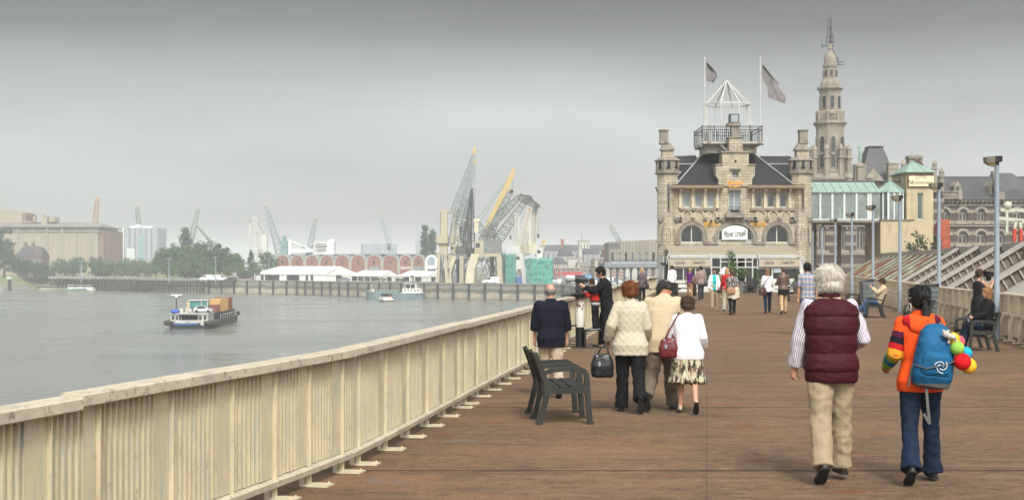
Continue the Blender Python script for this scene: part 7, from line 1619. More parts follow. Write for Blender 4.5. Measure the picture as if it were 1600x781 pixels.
# -- 20. woman photographing at the fence
M_dress = cloth('dark_dress', (.018,.018,.021))
p20, J20 = person('woman in a sleeveless dark dress photographing over the fence', (X(1529,36.4),36.4,0), R(-62), 1.70, True, dict(lean=R(1), legs=((R(2),R(1),R(3),0),(R(-2),R(1),R(3),R(3))), nod=R(4), yaw=R(-6), arms=((R(58),R(-6),R(128),R(-26)),(R(52),R(8),R(130),R(-22)))), [skirt(M_dress,.13,-.62,-.05,.004,0,'skirt'), top('dress_top', M_dress, -.02,.014,0,0,0,.004,neck=.52), shoes(M_shoe)], hairf=hair(HM['brown'],'bun',1.0,.008), vox=.011)
cmr = thing('camera', 'black camera with a bulky cover held by the woman in the dark dress', 'camera', world_of(p20, J20['head']+V((.02,.24,-.01))), p20.rotation_euler.z); mb = MB(); mb.box(-.08,.08,-.05,.05,-.06,.07); mb.tube([(0,.05,0),(0,.19,.0)],[.05,.058],12); mb.ell((.06,.0,-.08),(.07,.07,.10)); link_mesh('camera_body', remesh(mb,.012,2,folds(.01,14)), M_blackw, cmr, None)
mb = MB(); mb.tube([(0,.19,0),(0,.21,0)],[.05,.05],12); mb.build('lens', M_black, cmr)
# -- 21. woman in black on the near right bench
p21, J21 = person('auburn blonde woman in a black coat sitting on the right hand bench', (SEATB[0]+.10,SEATB[1]-.32,0), R(88), 1.68, True, dict(seat=.555, lean=R(-14), bend=R(14), nod=R(4), legs=((R(86),R(3),R(74),R(0)),(R(80),R(-6),R(50),R(10))), arms=((R(30),R(8),R(76),R(-8)),(R(24),R(10),R(74),R(-10)))),
  [top('coat', cloth('black_coat',(.010,.010,.012)), -.14,.032,1.0,.030,.04,.010), trousers(cloth('dark_denim',(.020,.032,.060)),.06,.014,(.004,.006,.012,.02)), shoes(M_shoe,1,M_sole)], hairf=hair(HM['gold'],'bob',1.06,.009), vox=.010, showface=True)
hb = handbag(p21, J21['sh'][-1][2]+V((.05,.10,.02)), .26,.2,.14, M_blbag, 'small black bag on the lap of the woman on the right bench', [J21['sh'][-1][2]+V((-.02,.10,.02)),J21['sh'][-1][2]+V((.05,.02,.12)),J21['sh'][-1][2]+V((.12,.10,.02))])
# ================================================================= town on the right bank
def city(name, label, px0, px1, top, Y_, m, rows=2, cols=5, roof=None, rh=6, base=None, wm=None, depth=12, wfrac=.45, group=None, ww=None):
    q = Y_/F; t = thing(name, label, 'building', (X((px0+px1)/2,Y_),Y_,GZ), 0, group); W_ = (px1-px0)*q/2; H_ = Z(top,Y_)-GZ
    mb = MB(); mb.box(-W_,W_,0,depth,0,H_); mb.build('wall', m, t)
    if roof == 'hip':
        r_ = rh*q; mb = MB(); mb.add([(-W_-.4,-.4,H_),(W_+.4,-.4,H_),(W_*.45,depth/2,H_+r_),(-W_*.45,depth/2,H_+r_),(W_+.4,depth,H_),(-W_-.4,depth,H_)],[(0,1,2,3),(3,2,4,5),(0,3,5),(1,4,2)]); mb.build('roof', M_slateB, t)
    elif roof == 'gable':
        r_ = rh*q; mb = MB(); mb.add([(-W_-.3,-.4,H_),(W_+.3,-.4,H_),(W_+.3,depth/2,H_+r_),(-W_-.3,depth/2,H_+r_),(W_+.3,depth,H_),(-W_-.3,depth,H_)],[(0,1,2,3),(3,2,4,5),(0,3,5),(1,4,2)]); mb.build('roof', M_slateB, t)
    else:
        mb = MB(); mb.box(-W_-.3,W_+.3,-.3,depth,H_,H_+.5); mb.build('parapet', M_concrete, t)
    for r_ in range(rows):
        z1 = H_*(r_+.8)/rows; z0 = z1-H_/rows*.5
        for k in range(cols):
            cx = -W_+2*W_*(k+.5)/cols; w = W_/cols*wfrac*(1.4 if r_ == 0 else 1); mb = MB(); mb.box(cx-w,cx+w,-.06,.2,z0,z1); f = mb.build('window', wm or M_wframe, t)
            mb = MB(); mb.box(cx-w+.15,cx+w-.15,-.1,-.061,z0+.15,z1-.15); mb.build('pane', M_glassdk, f)
    return t
M_cb = {'beige': mat('town_beige', (.36,.30,.22), .9, .15, .3), 'brick': mat('town_brick', (.26,.12,.09), .9, .2, .3), 'pale': mat('town_pale', (.48,.46,.40), .9, .12, .3), 'grey': mat('town_grey', (.24,.25,.26), .9, .15, .3), 'red': mat('town_red', (.30,.09,.06), .9, .2, .3), 'brown': mat('town_brown', (.22,.17,.13), .9, .2, .3)}
city('long_building','very long grey building with a hazy roof ridge behind the town',846,950,391,760,M_cb['grey'],2,14,'gable',9,depth=25)
city('tower_block','small pale tower block with a mast standing above the long grey roof',905,921,377,720,M_cb['pale'],3,3)
mb = MB(); Yq = 700; mb.box(X(876.5,Yq),X(881,Yq),Yq,Yq+3,GZ,Z(375,Yq)); mb.box(X(876,Yq),X(878,Yq),Yq-.2,Yq+3.2,Z(375,Yq),Z(373,Yq)); mb.box(X(879.5,Yq),X(881.5,Yq),Yq-.2,Yq+3.2,Z(375,Yq),Z(373,Yq)); tag(mb.build('brick_turret', M_cb['red']), 'stubby red brick turret above the town roofs', 'turret')
for px, y0, y1, lab in ((909,377,361,'thin mast on top of the small pale tower block'),(877,440,402,'tall white lamp mast right of the green netting'),(918,438,402,'tall white lamp mast above the blue advert trailer'),(337,432,402,'tall lamp mast on the quay above the parked vans'),(264,432,404,'tall lamp mast in front of the grove at left'),(127,432,408,'thin lamp mast above the jetty')):
    Yq = 460 if y0 > 390 else 715; mb = MB(); mb.tube([(X(px,Yq),Yq,Z(y0,Yq) if y0 < 390 else GZ),(X(px,Yq),Yq,Z(y1,Yq))],[.22,.12],6); 
    if y0 > 390: mb.box(X(px,Yq)-.9,X(px,Yq)+.9,Yq-.15,Yq+.15,Z(y1,Yq)-.1,Z(y1,Yq)+.15)
    tag(mb.build('lamp_mast', M_galv), lab, 'mast')
city('domed_house','pale building with a tall pyramid slate roof behind the hipped house',872,896,400,600,M_cb['pale'],3,5,'hip',16)
city('hipped_house','beige hip roofed warehouse house right of the green netting',862,886,412,500,M_cb['beige'],3,4,'hip',10,depth=16)
city('terrace_house','pale house front with tall white framed windows in the town',888,902,404,560,M_cb['pale'],3,4)
city('terrace_house','cream house with white windows right of the tall windowed front',902,917,411,555,M_cb['beige'],3,4)
city('brick_house','low pinkish brick row with shops behind the parked cars',866,910,420,490,M_cb['brick'],2,6,depth=10)
city('grey_house','dark grey house between the shops and the brick block',910,928,416,520,M_cb['brown'],3,4)
city('roofed_house','grey blue roofed house with a mast before the long building',912,936,396,640,M_cb['grey'],3,5,'gable',8)
city('brick_block','pinkish brick block left of the concrete building on piers',926,945,408,540,M_cb['brick'],3,5)
city('red_house','tall red brick house touching the concrete building',943,953,391,520,M_cb['red'],3,2)
city('cream_house','low house with a cream parapet in front of the brick block',929,955,405,505,M_cb['beige'],3,5)
for k, (a, b_, tp, c, lab) in enumerate(((955,975,420,'brick','brick house front seen between the first steel piers'),(975,998,416,'pale','pale house front seen behind the middle steel piers'),(998,1030,419,'brown','brown house front seen behind the right steel piers'))): city('street_house', lab, a, b_, tp, 560, M_cb[c], 3, 5)
# shop strip and advert trailer
Yq = 484
mb = MB(); mb.box(X(872,Yq),X(910,Yq),Yq,Yq+2,GZ+2.2,GZ+3.2); tag(mb.build('shop_awning', mat('shop_red',(.45,.05,.05),.6,.1)), 'red shop awning strip along the brick row', 'awning')
ad = thing('advert_trailer', 'bright blue advert trailer parked on the quay', 'trailer', (X(916,470),470,GZ)); mb = MB(); mb.box(-1.7,1.7,-.6,.6,.9,2.4); mb.build('board', mat('advert_blue',(.08,.34,.62),.5,.1), ad)
for s in (-1,1): mb = MB(); mb.tube([(s*1.0,-.7,.4),(s*1.0,.7,.4)],.4,10); mb.build('wheel', M_black, ad)
# concrete building on steel piers
Yq = 330; q = Yq/F; cx_ = lambda px: (px-990)*q; cz = lambda py: Z(py,Yq)
M_ribc = mat('ribbed_concrete', (.27,.245,.20), .9, .15, .5, 0, stretch=(3,1,.25)); overlay(M_ribc, lines_mask(M_ribc,'X',.75,.14), (.13,.12,.10), .6)
M_pier = mat('pier_steel', (.045,.06,.075), .6, .15, .5)
cb = thing('pier_building', 'windowless ribbed concrete building on a dark steel deck with thick piers', 'building', (X(990,Yq),Yq,0))
sl = [rect(cx_(p-1.7),cx_(p+1.7),cz(407.5),cz(394)) for p in (958.5,969.5,979.8,990,1001,1012,1023)]
mb = MB(); hole_wall(mb, [(cx_(953),cz(408.5)),(cx_(1060),cz(408.5)),(cx_(1060),cz(372.6)),(cx_(953),cz(377.5))], sl, 3, .5); mb.box(cx_(953),cx_(1060),3.55,22,cz(408.5),cz(378)); mb.build('wall', M_ribc, cb)
for s in sl:
    mb = MB(); mb.box(s[0][0],s[1][0],3.3,3.4,s[0][1],s[2][1]); mb.build('window', M_glasslt if (int(s[0][0]*7)%2) else M_glassdk, cb)
for k in range(6):
    mb = MB(); p = 954.5+k*2.8; z0 = 388.5; mb.box(cx_(p),cx_(p+1.3),2.9,3.0,cz(z0),cz(380)); 
    if k % 2: mb.box(cx_(p+1.3),cx_(p+2.4),2.9,3.0,cz(381.4),cz(380))
    mb.build('relief_panel', M_pier, cb)
mb = MB(); mb.box(cx_(944),cx_(1060),0,20,cz(417.5),cz(411)); mb.build('deck', mat('pier_deck_grey',(.20,.215,.225),.7,.15,.5), cb)
mb = MB(); mb.box(cx_(934),cx_(1060),.1,20,cz(419),cz(417.5)); mb.build('deck_beam', M_pier, cb)
for k, p in enumerate((955,965,976,986.5,998,1010,1021,1032)): mb = MB(); w = 1.5 if k%2 else 1.2; mb.box(cx_(p-w),cx_(p+w),.5,1.5,GZ,cz(418.8)); mb.prism([(cx_(p-w),cz(424)),(cx_(p+w),cz(424)),(cx_(p+w+2),cz(419)),(cx_(p-w-2),cz(419))],.6,1.4); mb.build('pier', M_pier, cb)
mb = MB()
for z in (406.5,408.7): mb.bar((cx_(936),.1,cz(z)),(cx_(1060),.1,cz(z)),.12)
for k in range(42): mb.bar((cx_(936+k*3),.1,cz(411)),(cx_(936+k*3),.1,cz(406.3)),.09)
for p in (934,941): mb.bar((cx_(p),.5,GZ),(cx_(p+2.5),.5,cz(408)),.35)
for z in (416,424,432): mb.bar((cx_(934),.5,cz(z)),(cx_(945),.5,cz(z)),.2)
mb.build('deck_railing', M_pier, cb)

# ================================================================= vehicles
M_tyre = mat('tyre', (.02,.02,.02), .8, .2); M_carglass = glass_mat('car_glass', (.02,.024,.028), .05)
def carpaint(n, c): return mat(n, c, .25, .04, 1, spec=.6)
CP = [carpaint('car_silver',(.42,.43,.44)), carpaint('car_dark',(.03,.033,.04)), carpaint('car_white',(.7,.7,.68)), carpaint('car_grey',(.16,.17,.18)), carpaint('car_red',(.32,.03,.025)), carpaint('car_blue',(.04,.08,.2))]
CN = ['silver','dark','white','grey','red','blue']
def make_car(loc, rz, m, label, van=False, group='cars parked on the far quay'):
    t = thing('parked_van' if van else 'parked_car', label, 'van' if van else 'car', loc, rz, group)
    L, W_ = (2.5,.95) if van else (2.15,.87)
    prof = [(-L,.35),(-L,1.0),(-L+.05,1.95),(-L+.4,2.1),(.9,2.1),(1.65,1.2),(2.4,1.0),(2.5,.35)] if van else [(-L,.3),(-L,.85),(-L+.25,.95),(-1.35,1.42),(.25,1.45),(.95,.98),(1.95,.82),(L,.6),(L,.3)]
    mb = MB(); n_ = len(prof); rings = []
    for s, k in ((-1,.0),(-.94,1.0),(.94,1.0),(1,.0)):
        pass
    mb.loft([[(x*(.985 if abs(s)==1 else 1), s*W_*(1 if z < 1.0 else .86), z*(1 if abs(s) < 1 else .985)) for x, z in prof] for s in (-1,-.93,.93,1)]); mb.build('body', m, t)
    gl = [(-1.2,1.0),(-.95,1.36),(.2,1.38),(.75,1.0)] if not van else [(.1,1.35),(.1,1.95),(.85,1.95),(1.35,1.35)]
    for s in (-1,1): mb = MB(); mb.prism(gl, s*W_*.88, s*W_*.97); mb.build('side_window', M_carglass, t)
    mb = MB(); a, c = (((.3,1.42),(.93,1.02)) if not van else ((.95,2.03),(1.6,1.28))); mb.add([(a[0],-W_*.75,a[1]),(a[0],W_*.75,a[1]),(c[0],W_*.8,c[1]),(c[0],-W_*.8,c[1]),(a[0]+.04,-W_*.75,a[1]+.03),(a[0]+.04,W_*.75,a[1]+.03),(c[0]+.04,W_*.8,c[1]+.03),(c[0]+.04,-W_*.8,c[1]+.03)],[(0,1,2,3),(4,5,6,7),(0,1,5,4),(1,2,6,5),(2,3,7,6),(3,0,4,7)]); mb.build('windscreen', M_carglass, t)
    for x in (-1.3,1.35):
        for s in (-1,1): mb = MB(); mb.tube([(x,s*W_*.8,.33),(x,s*(W_+.02),.33)],.33,12); w = mb.build('wheel', M_tyre, t); mb = MB(); mb.tube([(x,s*(W_+.02),.33),(x,s*(W_+.035),.33)],.19,10); mb.build('rim', CP[0], w)
    for s in (-1,1): mb = MB(); mb.box(L-.12,L+.01,s*W_*.72-.14,s*W_*.72+.14,.62,.78); mb.build('headlight', M_glasslt, t)
    return t
protos = {}
def park(px, Y_, c, rz, label, van=False):
    loc = (X(px,Y_),Y_,GZ+.02)
    if (c,van) in protos: return dup(protos[(c,van)], loc, rz, label)
    protos[(c,van)] = make_car(loc, rz, CP[c], label, van); return protos[(c,van)]
rnd = random.Random(3); ci = 0
wh_ = ['at the left end of the front row','second in the front row','third in the front row','fourth in the front row','fifth in the front row','sixth in the front row','seventh in the front row','eighth in the front row','ninth in the front row','tenth in the front row']
for k in range(10):
    c = [0,2,3,1,0,3,5,1,0,2][k]; park(868+k*7.0, 418-k*2, c, R(90+rnd.uniform(-5,5)), f'{CN[c]} car {wh_[k]} of the quay car park')
wb_ = [w.replace('front','back') for w in wh_]
for k in range(10):
    c = [1,0,3,0,2,1,4,3,0,5][k]; park(866+k*7.4, 446-k*2, c, R(90+rnd.uniform(-5,5)), f'{CN[c]} car {wb_[k]} of the quay car park')
for k, (px, Y_, c, lab, van) in enumerate(((959,420,2,'white van parked under the first steel piers',True),(963,395,0,'silver car below the left steel piers',False),(985,415,0,'silver car below the middle steel piers',False),(1005,420,2,'white van below the right steel piers',True),(975,470,3,'grey car farther back under the pier building',False),(940,440,3,'grey car left of the steel piers',False),
    (323,507,2,'white van at the left end of the vans above the jetty end',True),(333,506,2,'white van in the middle of the parked vans',True),(346,504,2,'largest white van at the right of the parked vans',True),(361,502,1,'dark car parked right of the white vans',False),(317,512,0,'silver car left of the white vans',False),(537,484,3,'grey car before the gable of the largest marquee',False),(368,508,1,'dark car parked farthest right beside the grey kiosk',False))):
    park(px, Y_, c, R(rnd.choice([0,180])+rnd.uniform(-8,8)), lab, van)
# trucks and containers under the cranes
mb = MB(); q = 430/F; bc = thing('blue_container', 'blue container under the white crane portal', 'container', (X(811,430),430,GZ)); mb.box(-.9,.9,-1,2,0,2.1); mb.build('shell', mat('container_blue',(.04,.10,.30),.6,.15,1), bc); mb = MB(); mb.box(-.03,.03,-1.05,-1,.1,2); mb.build('door_bar', M_galv, bc)
oc_ = thing('orange_cabin', 'upright orange site cabin below the yellow jib crane', 'cabin', (X(776,428),428,GZ)); mb = MB(); mb.box(-.55,.55,-.6,.6,.1,2.3); mb.build('shell', mat('cabin_orange',(.62,.24,.03),.6,.1,1), oc_); mb = MB(); mb.box(-.35,.35,-.66,-.6,.2,2.0); mb.build('door', mat('cabin_orange',(.62,.24,.03)), oc_)
park(767,428,2,R(180),'white pickup van below the yellow jib crane',True)
ki = thing('grey_kiosk', 'low grey kiosk with a raised block left of the marquees', 'kiosk', (X(377,505),505,GZ)); mb = MB(); mb.box(-3.6,3.9,0,5,0,1.9); mb.build('wall', M_concrete, ki); mb = MB(); mb.box(-3.2,-1.6,.5,4,1.9,3.0); mb.build('upper_block', M_concrete, ki); mb = MB(); mb.box(-1,3.4,-.06,.1,.8,1.6); mb.build('window', M_glassdk, ki); mb = MB(); mb.box(-3.8,4.1,-.5,5.2,1.9,2.05) if False else mb.box(-1.4,4.1,-.5,5.2,1.902,2.05); mb.build('roof', M_slate, ki)
# hedge planters and palm in front of the marquees
palm = thing('palm_tree', 'small palm tree in front of the rightmost marquee', 'palm', (X(645,462),462,GZ)); mb = MB(); mb.tube([(0,0,0),(.05,0,1.5)],[.22,.17],8); mb.build('trunk', M_bark, palm)
mb = MB()
for k in range(16):
    a = k*2.4; up = .5+.5*((k*7)%5)/5; pts = [Vector((math.cos(a)*r_*1.5, math.sin(a)*r_*1.5, 1.5+up*1.5*r_-1.2*r_*r_*(1.2-up))) for r_ in (0,.35,.7,1)]
    for i in range(3): d = Vector((-math.sin(a),math.cos(a),0))*(.16,.2,.14,.02)[i]; e = Vector((-math.sin(a),math.cos(a),0))*(.16,.2,.14,.02)[i+1]; mb.add([pts[i]-d,pts[i]+d,pts[i+1]+e,pts[i+1]-e],[(0,1,2,3)])
mb.build('fronds'[:-1], M_leaf[0], palm, recalc=False)
for px, lab in ((590,'clipped dark shrub left in the marquee hedge row'),(599,'clipped dark shrub second in the marquee hedge row'),(608,'clipped dark shrub third in the marquee hedge row'),(622,'round dark shrub standing alone between two marquees'),(629,'round dark shrub left of the palm tree'),(652,'round dark shrub right of the palm tree')):
    make_tree('shrub', lab, 1.6, 1.9, (X(px,466),466,GZ), M_leaf[1], 'round', 160, .35, 'shrubs before the marquees', .05)

# ================================================================= boats
M_hulldk = mat('hull_black', (.018,.02,.022), .5, .3, .8); M_hullwh = mat('hull_white', (.68,.68,.64), .5, .1, .8); M_hullbl = mat('hull_blue', (.03,.10,.30), .5, .1, .8); M_hullgr = mat('hull_grey_teal', (.15,.20,.21), .6, .15, .5)
M_blue = mat('tarp_blue', (.04,.12,.50), .6, .15, 2); M_orange = mat('buoy_orange', (.6,.2,.05), .6, .1)
def hull(mb, L, W_, zk, zd, bow=.22, stern=.9, sheer=.6, n=14):
    """hull along +y, stern at y=0"""
    rings = []
    for k in range(n+1):
        f_ = k/n; y = L*f_; w = W_/2*(stern+(1-stern)*min(1,f_*6)) if f_ < 1-bow else W_/2*max(0,math.cos((f_-(1-bow))/bow*math.pi/2))**.6
        w = max(w,.04); s = sheer*max(0,(f_-.75)/.25)**2
        rings.append([(-w*.86,y,zk),(-w,y,zk+.6),(-w,y,zd+s),(w,y,zd+s),(w,y,zk+.6),(w*.86,y,zk)])
    mb.loft(rings)
BGY = 228.0
M_bargewh = mat('barge_white', (.48,.48,.45), .55, .18, 1.5)
overlay(M_bargewh, noise_mask(M_bargewh, 1.2, .58, .68, (1,1,.4)), (.20,.14,.09), .6)
bg = thing('river_barge', 'dark river barge with a white and blue stern heading away upriver', 'barge', (X(294,BGY),BGY,WZ), R(2.5))
mb = MB(); hull(mb, 35, 7.2, -.6, 1.25, .2, .82, 1.1); mb.build('hull', M_hulldk, bg)
mb = MB(); mb.tube([(-3.15,-.12,.95),(-3.75,1.2,.95),(-3.8,3.5,.95)],.42,8,True); mb.tube([(3.15,-.12,.95),(3.75,1.2,.95),(3.8,3.5,.95)],.42,8,True); mb.build('rubbing_strake', mat('fender_rubber',(.06,.055,.05),.8,.2,2), bg, True)
mb = MB(); mb.box(-2.3,1.9,-.16,-.02,.95,1.42); mb.box(2.0,2.5,-.15,-.02,.6,1.42); wb = mb.build('stern_band', M_bargewh, bg)
mb = MB(); mb.box(-2.25,1.5,-.17,-.03,.62,.93); mb.build('blue_band', M_hullbl, wb)
mb = MB()
for k in range(5): mb.box(-.45+k*.17,-.35+k*.17,-.165,-.16,1.1+.03*(k%2),1.24)
mb.build('name_marks'[:-1], M_hulldk, wb)
mb = MB(); mb.box(-2.9,-1.6,.5,6,1.25,2.35); mb.box(1.5,3.1,.5,6,1.25,2.35); mb.box(-1.6,1.5,1.6,6,1.25,2.3); mb.box(-3.1,3.2,.3,6.4,2.35,2.5); mb.build('deckhouse', M_bargewh, bg)
for x, w in ((-2.5,.22),(-1.9,.18),(1.85,.22),(2.55,.18)): mb = MB(); mb.box(x-w,x+w,.46,.52,1.5,2.1); mb.build('window', M_carglass, bg)
mb = MB(); mb.box(-1.3,1.2,1.55,1.61,1.3,2.1); mb.build('doorway', M_hulldk, bg)
mb = MB(); mb.box(-1.0,1.9,6.6,9.2,1.3,3.2); mb.build('wheelhouse_base', mat('wheelhouse_brown',(.08,.05,.05),.6,.2), bg)
mb = MB(); mb.box(-.95,1.85,6.65,9.15,3.2,4.35); mb.build('wheelhouse_glass', mat('wheelhouse_teal',(.06,.22,.20),.12,.3,.7), bg)
mb = MB(); mb.box(-1.2,2.0,6.4,9.4,4.35,4.5)
for x in (-1.03,1.0,1.93): mb.box(x-.09,x+.09,6.55,6.66,3.2,4.35)
mb.build('wheelhouse_roof', M_bargewh, bg)
mb = MB(); mb.bar((-2.3,2.2,2.5),(-2.3,2.2,5.0),.14); mb.build('mast', M_hulldk, bg)
mb = MB(); mb.box(-3.2,-1.4,2.1,2.3,5.32,5.5); mb.lathe([(.25,5.0),(.25,5.2),(.1,5.33)],(-2.3,2.2,0),8); mb.build('radar_scanner', M_white, bg)
mb = MB(); mb.ell((-2.3,1.4,2.75),(.75,1.5,.42)); mb.build('tender_cover', M_blue, bg, True)
mb = MB(); mb.box(-2.0,-1.4,3.2,4,2.5,3.2); mb.box(-.9,-.55,2.6,3,2.5,3.3); mb.build('locker', mat('deck_cream',(.55,.52,.42),.6,.1), bg)
mb = MB(); mb.ell((-.15,2.2,2.85),(.38,.38,.42)); mb.build('liferaft', M_bargewh, bg, True)
dc = thing('deck_car', 'pale car carried on the roof of the barge deckhouse', 'car', (X(294,BGY)+1.7,BGY+3.2,WZ+2.5), R(3)); mb = MB()
mb.loft([[(x*(.98 if abs(s)==1 else 1)*.72, s*.8*(1 if z < .9 else .84), z*.78+.0) for x, z in [(-2.1,.3),(-2.1,.85),(-1.9,.98),(-1.3,1.45),(.25,1.48),(.95,1.0),(1.95,.85),(2.1,.6),(2.1,.3)]] for s in (-1,-.93,.93,1)]); mb.build('body', CP[0], dc)
for s in (-1,1): mb = MB(); mb.prism([(x*.72,z*.78) for x,z in [(-1.2,1.0),(-.95,1.36),(.2,1.38),(.75,1.0)]], s*.66, s*.78); mb.build('side_window', M_carglass, dc)
for x in (-.95,.95):
    for s in (-1,1): mb = MB(); mb.tube([(x,s*.66,.25),(x,s*.82,.25)],.25,10); mb.build('wheel', M_tyre, dc)
mb = MB(); mb.box(-3.0,-2.8,11,30,1.25,2.3); mb.box(2.8,3.0,11,30,1.25,2.3); mb.box(-2.8,2.8,11,11.2,1.25,2.3); mb.box(-2.8,2.8,29.8,30,1.25,2.3)
for k in range(7): mb.box(3.0,3.25,12+k*2.5,12.3+k*2.5,1.25,2.2)
mb.build('hold_coaming', M_hulldk, bg)
mb = MB(); mb.tube([(3.55,10,1.9),(3.6,18,1.95),(3.5,29,2.0)],.05,5); 
for k in range(8): mb.tube([(3.57,10+k*2.4,1.2),(3.57,10+k*2.4,1.95)],.05,5)
mb.build('side_rail', M_bargewh, bg)
mb = MB(); mb.tube([(3.0,33,1.4),(2.0,35,1.5)],.42,10,True); mb.build('bow_fender', M_tyre, bg)
M_contY = mat('container_tan', (.52,.33,.12), .6, .12, 1); M_contR = mat('container_rust', (.22,.07,.05), .6, .2, 1); M_contT = mat('container_sand', (.60,.42,.20), .6, .1, 1)
def container(x, y, L, m, label, z=1.6, W_=2.3, H_=2.4):
    M_ = Matrix.Translation((X(294,BGY),BGY,WZ))@Matrix.Rotation(R(2.5),4,'Z'); p = M_@Vector((x,y,z)); t = thing('container', label, 'container', p, R(2.5), 'containers in the barge hold')
    mb = MB(); n_ = int(L/.35); mb.box(-W_/2,W_/2,0,L,0,H_)
    for k in range(n_):
        for s in (-1,1): mb.box(s*W_/2-.02,s*W_/2+.05,L*(k+.25)/n_,L*(k+.7)/n_,.15,H_-.15)
    for k in range(6): mb.box(-W_/2+W_*(k+.2)/6,-W_/2+W_*(k+.65)/6,-.05,.0,.15,H_-.15)
    mb.build('shell', m, t); mb = MB()
    for s in (-1,1):
        for yy in (0,L): mb.box(s*W_/2-.09,s*W_/2+.09,yy-.09,yy+.09,-.01,H_+.02)
    mb.build('corner_post', m, t)
container(1.5,12.2,2.4,M_contR,'small red brown container at the stern end of the barge hold',H_=1.9)
container(1.4,15.2,9,M_contY,'tan corrugated container on the right side of the barge hold',H_=2.75); container(-1.4,13.2,6,M_contT,'sand coloured container on the left side of the barge hold',H_=2.35)
container(1.4,24.6,4.5,M_contR,'rust brown container at the bow end of the barge hold',z=1.6,H_=2.85); container(-1.4,19.6,9,M_contT,'second sand coloured container, further forward on the left side',H_=2.3)
# wake foam
M_foam = mat('wake_foam', (.45,.47,.45), .6, .3, 1.2)
# moored ship at the quay and small motor boat
ms = thing('moored_ship', 'grey teal hulled motor ship with a white wheelhouse moored at the far quay', 'ship', (X(662,420),419,WZ), R(80))
mb = MB(); hull(mb, 17.5, 4.2, -.5, 1.9, .2, .8, .9); mb.build('hull', M_hullgr, ms)
mb = MB(); mb.box(-2.15,2.15,-.05,6.5,1.9,2.05); mb.build('gunwale', M_hullwh, ms)
mb = MB(); mb.box(-1.7,1.7,.6,6,2.05,3.3); mb.build('deckhouse', M_hullwh, ms); mb = MB(); mb.box(-1.3,1.3,2.2,5.2,3.3,4.6); mb.build('wheelhouse', M_carglass, ms); mb = MB(); mb.box(-1.5,1.5,2,5.5,4.6,4.75)
for yy in (2.2,3.6,5.2): mb.box(-1.34,1.34,yy-.08,yy+.08,3.3,4.6)
mb.build('wheelhouse_roof', M_hullwh, ms)
for yy in (1.2,2.2,3.2,4.2,5.2): mb = MB(); mb.box(1.68,1.74,yy-.2,yy+.2,2.5,3.0); mb.build('window', M_carglass, ms); mb = MB(); mb.box(-1.74,-1.68,yy-.2,yy+.2,2.5,3.0); mb.build('window', M_carglass, ms)
mb = MB(); mb.box(-1.3,1.3,7.5,14,1.9,2.5); mb.build('hatch', mat('hatch_green',(.12,.24,.22),.6,.15,1), ms)
mb = MB()
for k in range(9): mb.tube([(-1.9,7+k*1.1,1.95),(-1.9,7+k*1.1,2.9)],.04,4)
mb.tube([(-1.9,7,2.9),(-1.9,16,2.9)],.04,4); mb.tube([(0,15.8,2.5),(0,15.8,4.3)],.07,6); mb.box(-.3,.3,15,15.5,2.4,3.1); mb.build('rail_gear', M_hullwh, ms)
sb_ = thing('motor_boat', 'small white motor boat with a dark canopy in front of the moored ship', 'boat', (X(607,396),396,WZ), R(20))
mb = MB(); hull(mb, 6.5, 3.2, -.3, .75, .35, .9, .4, 10); mb.build('hull', M_hullwh, sb_); mb = MB(); mb.box(-1.66,1.66,-.04,4,.05,.35); mb.build('fender_strip', M_tyre, sb_)
mb = MB(); mb.box(-1.2,1.2,.8,3.8,.75,1.3); mb.build('cabin', M_hullwh, sb_); mb = MB(); mb.box(-1.15,1.15,.85,3.6,1.3,2.0); mb.build('cabin_window', M_carglass, sb_); mb = MB(); mb.box(-1.3,1.3,.6,3.9,2.0,2.15); mb.build('canopy', M_hulldk, sb_); mb = MB(); mb.box(.4,.8,.6,.7,1.2,1.7); mb.tube([(.6,.2,.7),(.6,.1,2.4)],.04,5); mb.build('flag_pole', M_orange, sb_)
# moored barge by the jetty with small boats alongside
mo = thing('moored_barge', 'long low pale hulled barge moored by the jetty at left', 'barge', (X(136,560),562,WZ), R(90)); mb = MB(); hull(mb, 21, 4.4, -.3, 1.6, .15, .9, .5); mb.build('hull', mat('hull_pale',(.30,.30,.24),.7,.2,.4), mo); mb = MB(); mb.box(-2.25,2.25,.2,19.8,1.3,1.75); mb.build('gunwale', M_hulldk, mo); mb = MB(); mb.box(-1.5,1.5,6,17,1.7,2.05); mb.build('hatch', M_concrete, mo)
for (px, lab, m, L, W_, cm) in ((122,'small teal and white cabin boat alongside the moored barge',M_cyan,7,2.6,M_hullwh),(136,'blue and white cabin boat between the barge and the jetty piles',M_hullbl,7,2.6,M_hullwh),(148,'white cruiser moored right against the jetty piles',M_hullwh,7.5,2.6,M_hullwh)):
    t = thing('cabin_boat', lab, 'boat', (X(px,552),552,WZ), R(70), 'small boats by the jetty'); mb = MB(); hull(mb, L, W_, -.2, .9, .35, .9, .4, 10); mb.build('hull', m, t); mb = MB(); mb.box(-1,1,1,4.2,.9,1.6); mb.box(-1.1,1.1,.9,4.4,2.2,2.35); mb.build('cabin', cm, t); mb = MB(); mb.box(-.95,.95,1.05,4.1,1.6,2.2); mb.build('cabin_window', M_carglass, t)
lb_ = thing('cabin_boat', 'small grey and white boat at the far left edge by the dark dolphin pile', 'boat', (X(2,560),560,WZ), R(90), 'small boats by the jetty'); mb = MB(); hull(mb, 6, 2.6, -.2, 1.0, .3, .9, .3, 10); mb.build('hull', M_hullwh, lb_); mb = MB(); mb.box(-.9,.9,1,4,1.0,2.2); mb.build('cabin', M_hullgr, lb_)
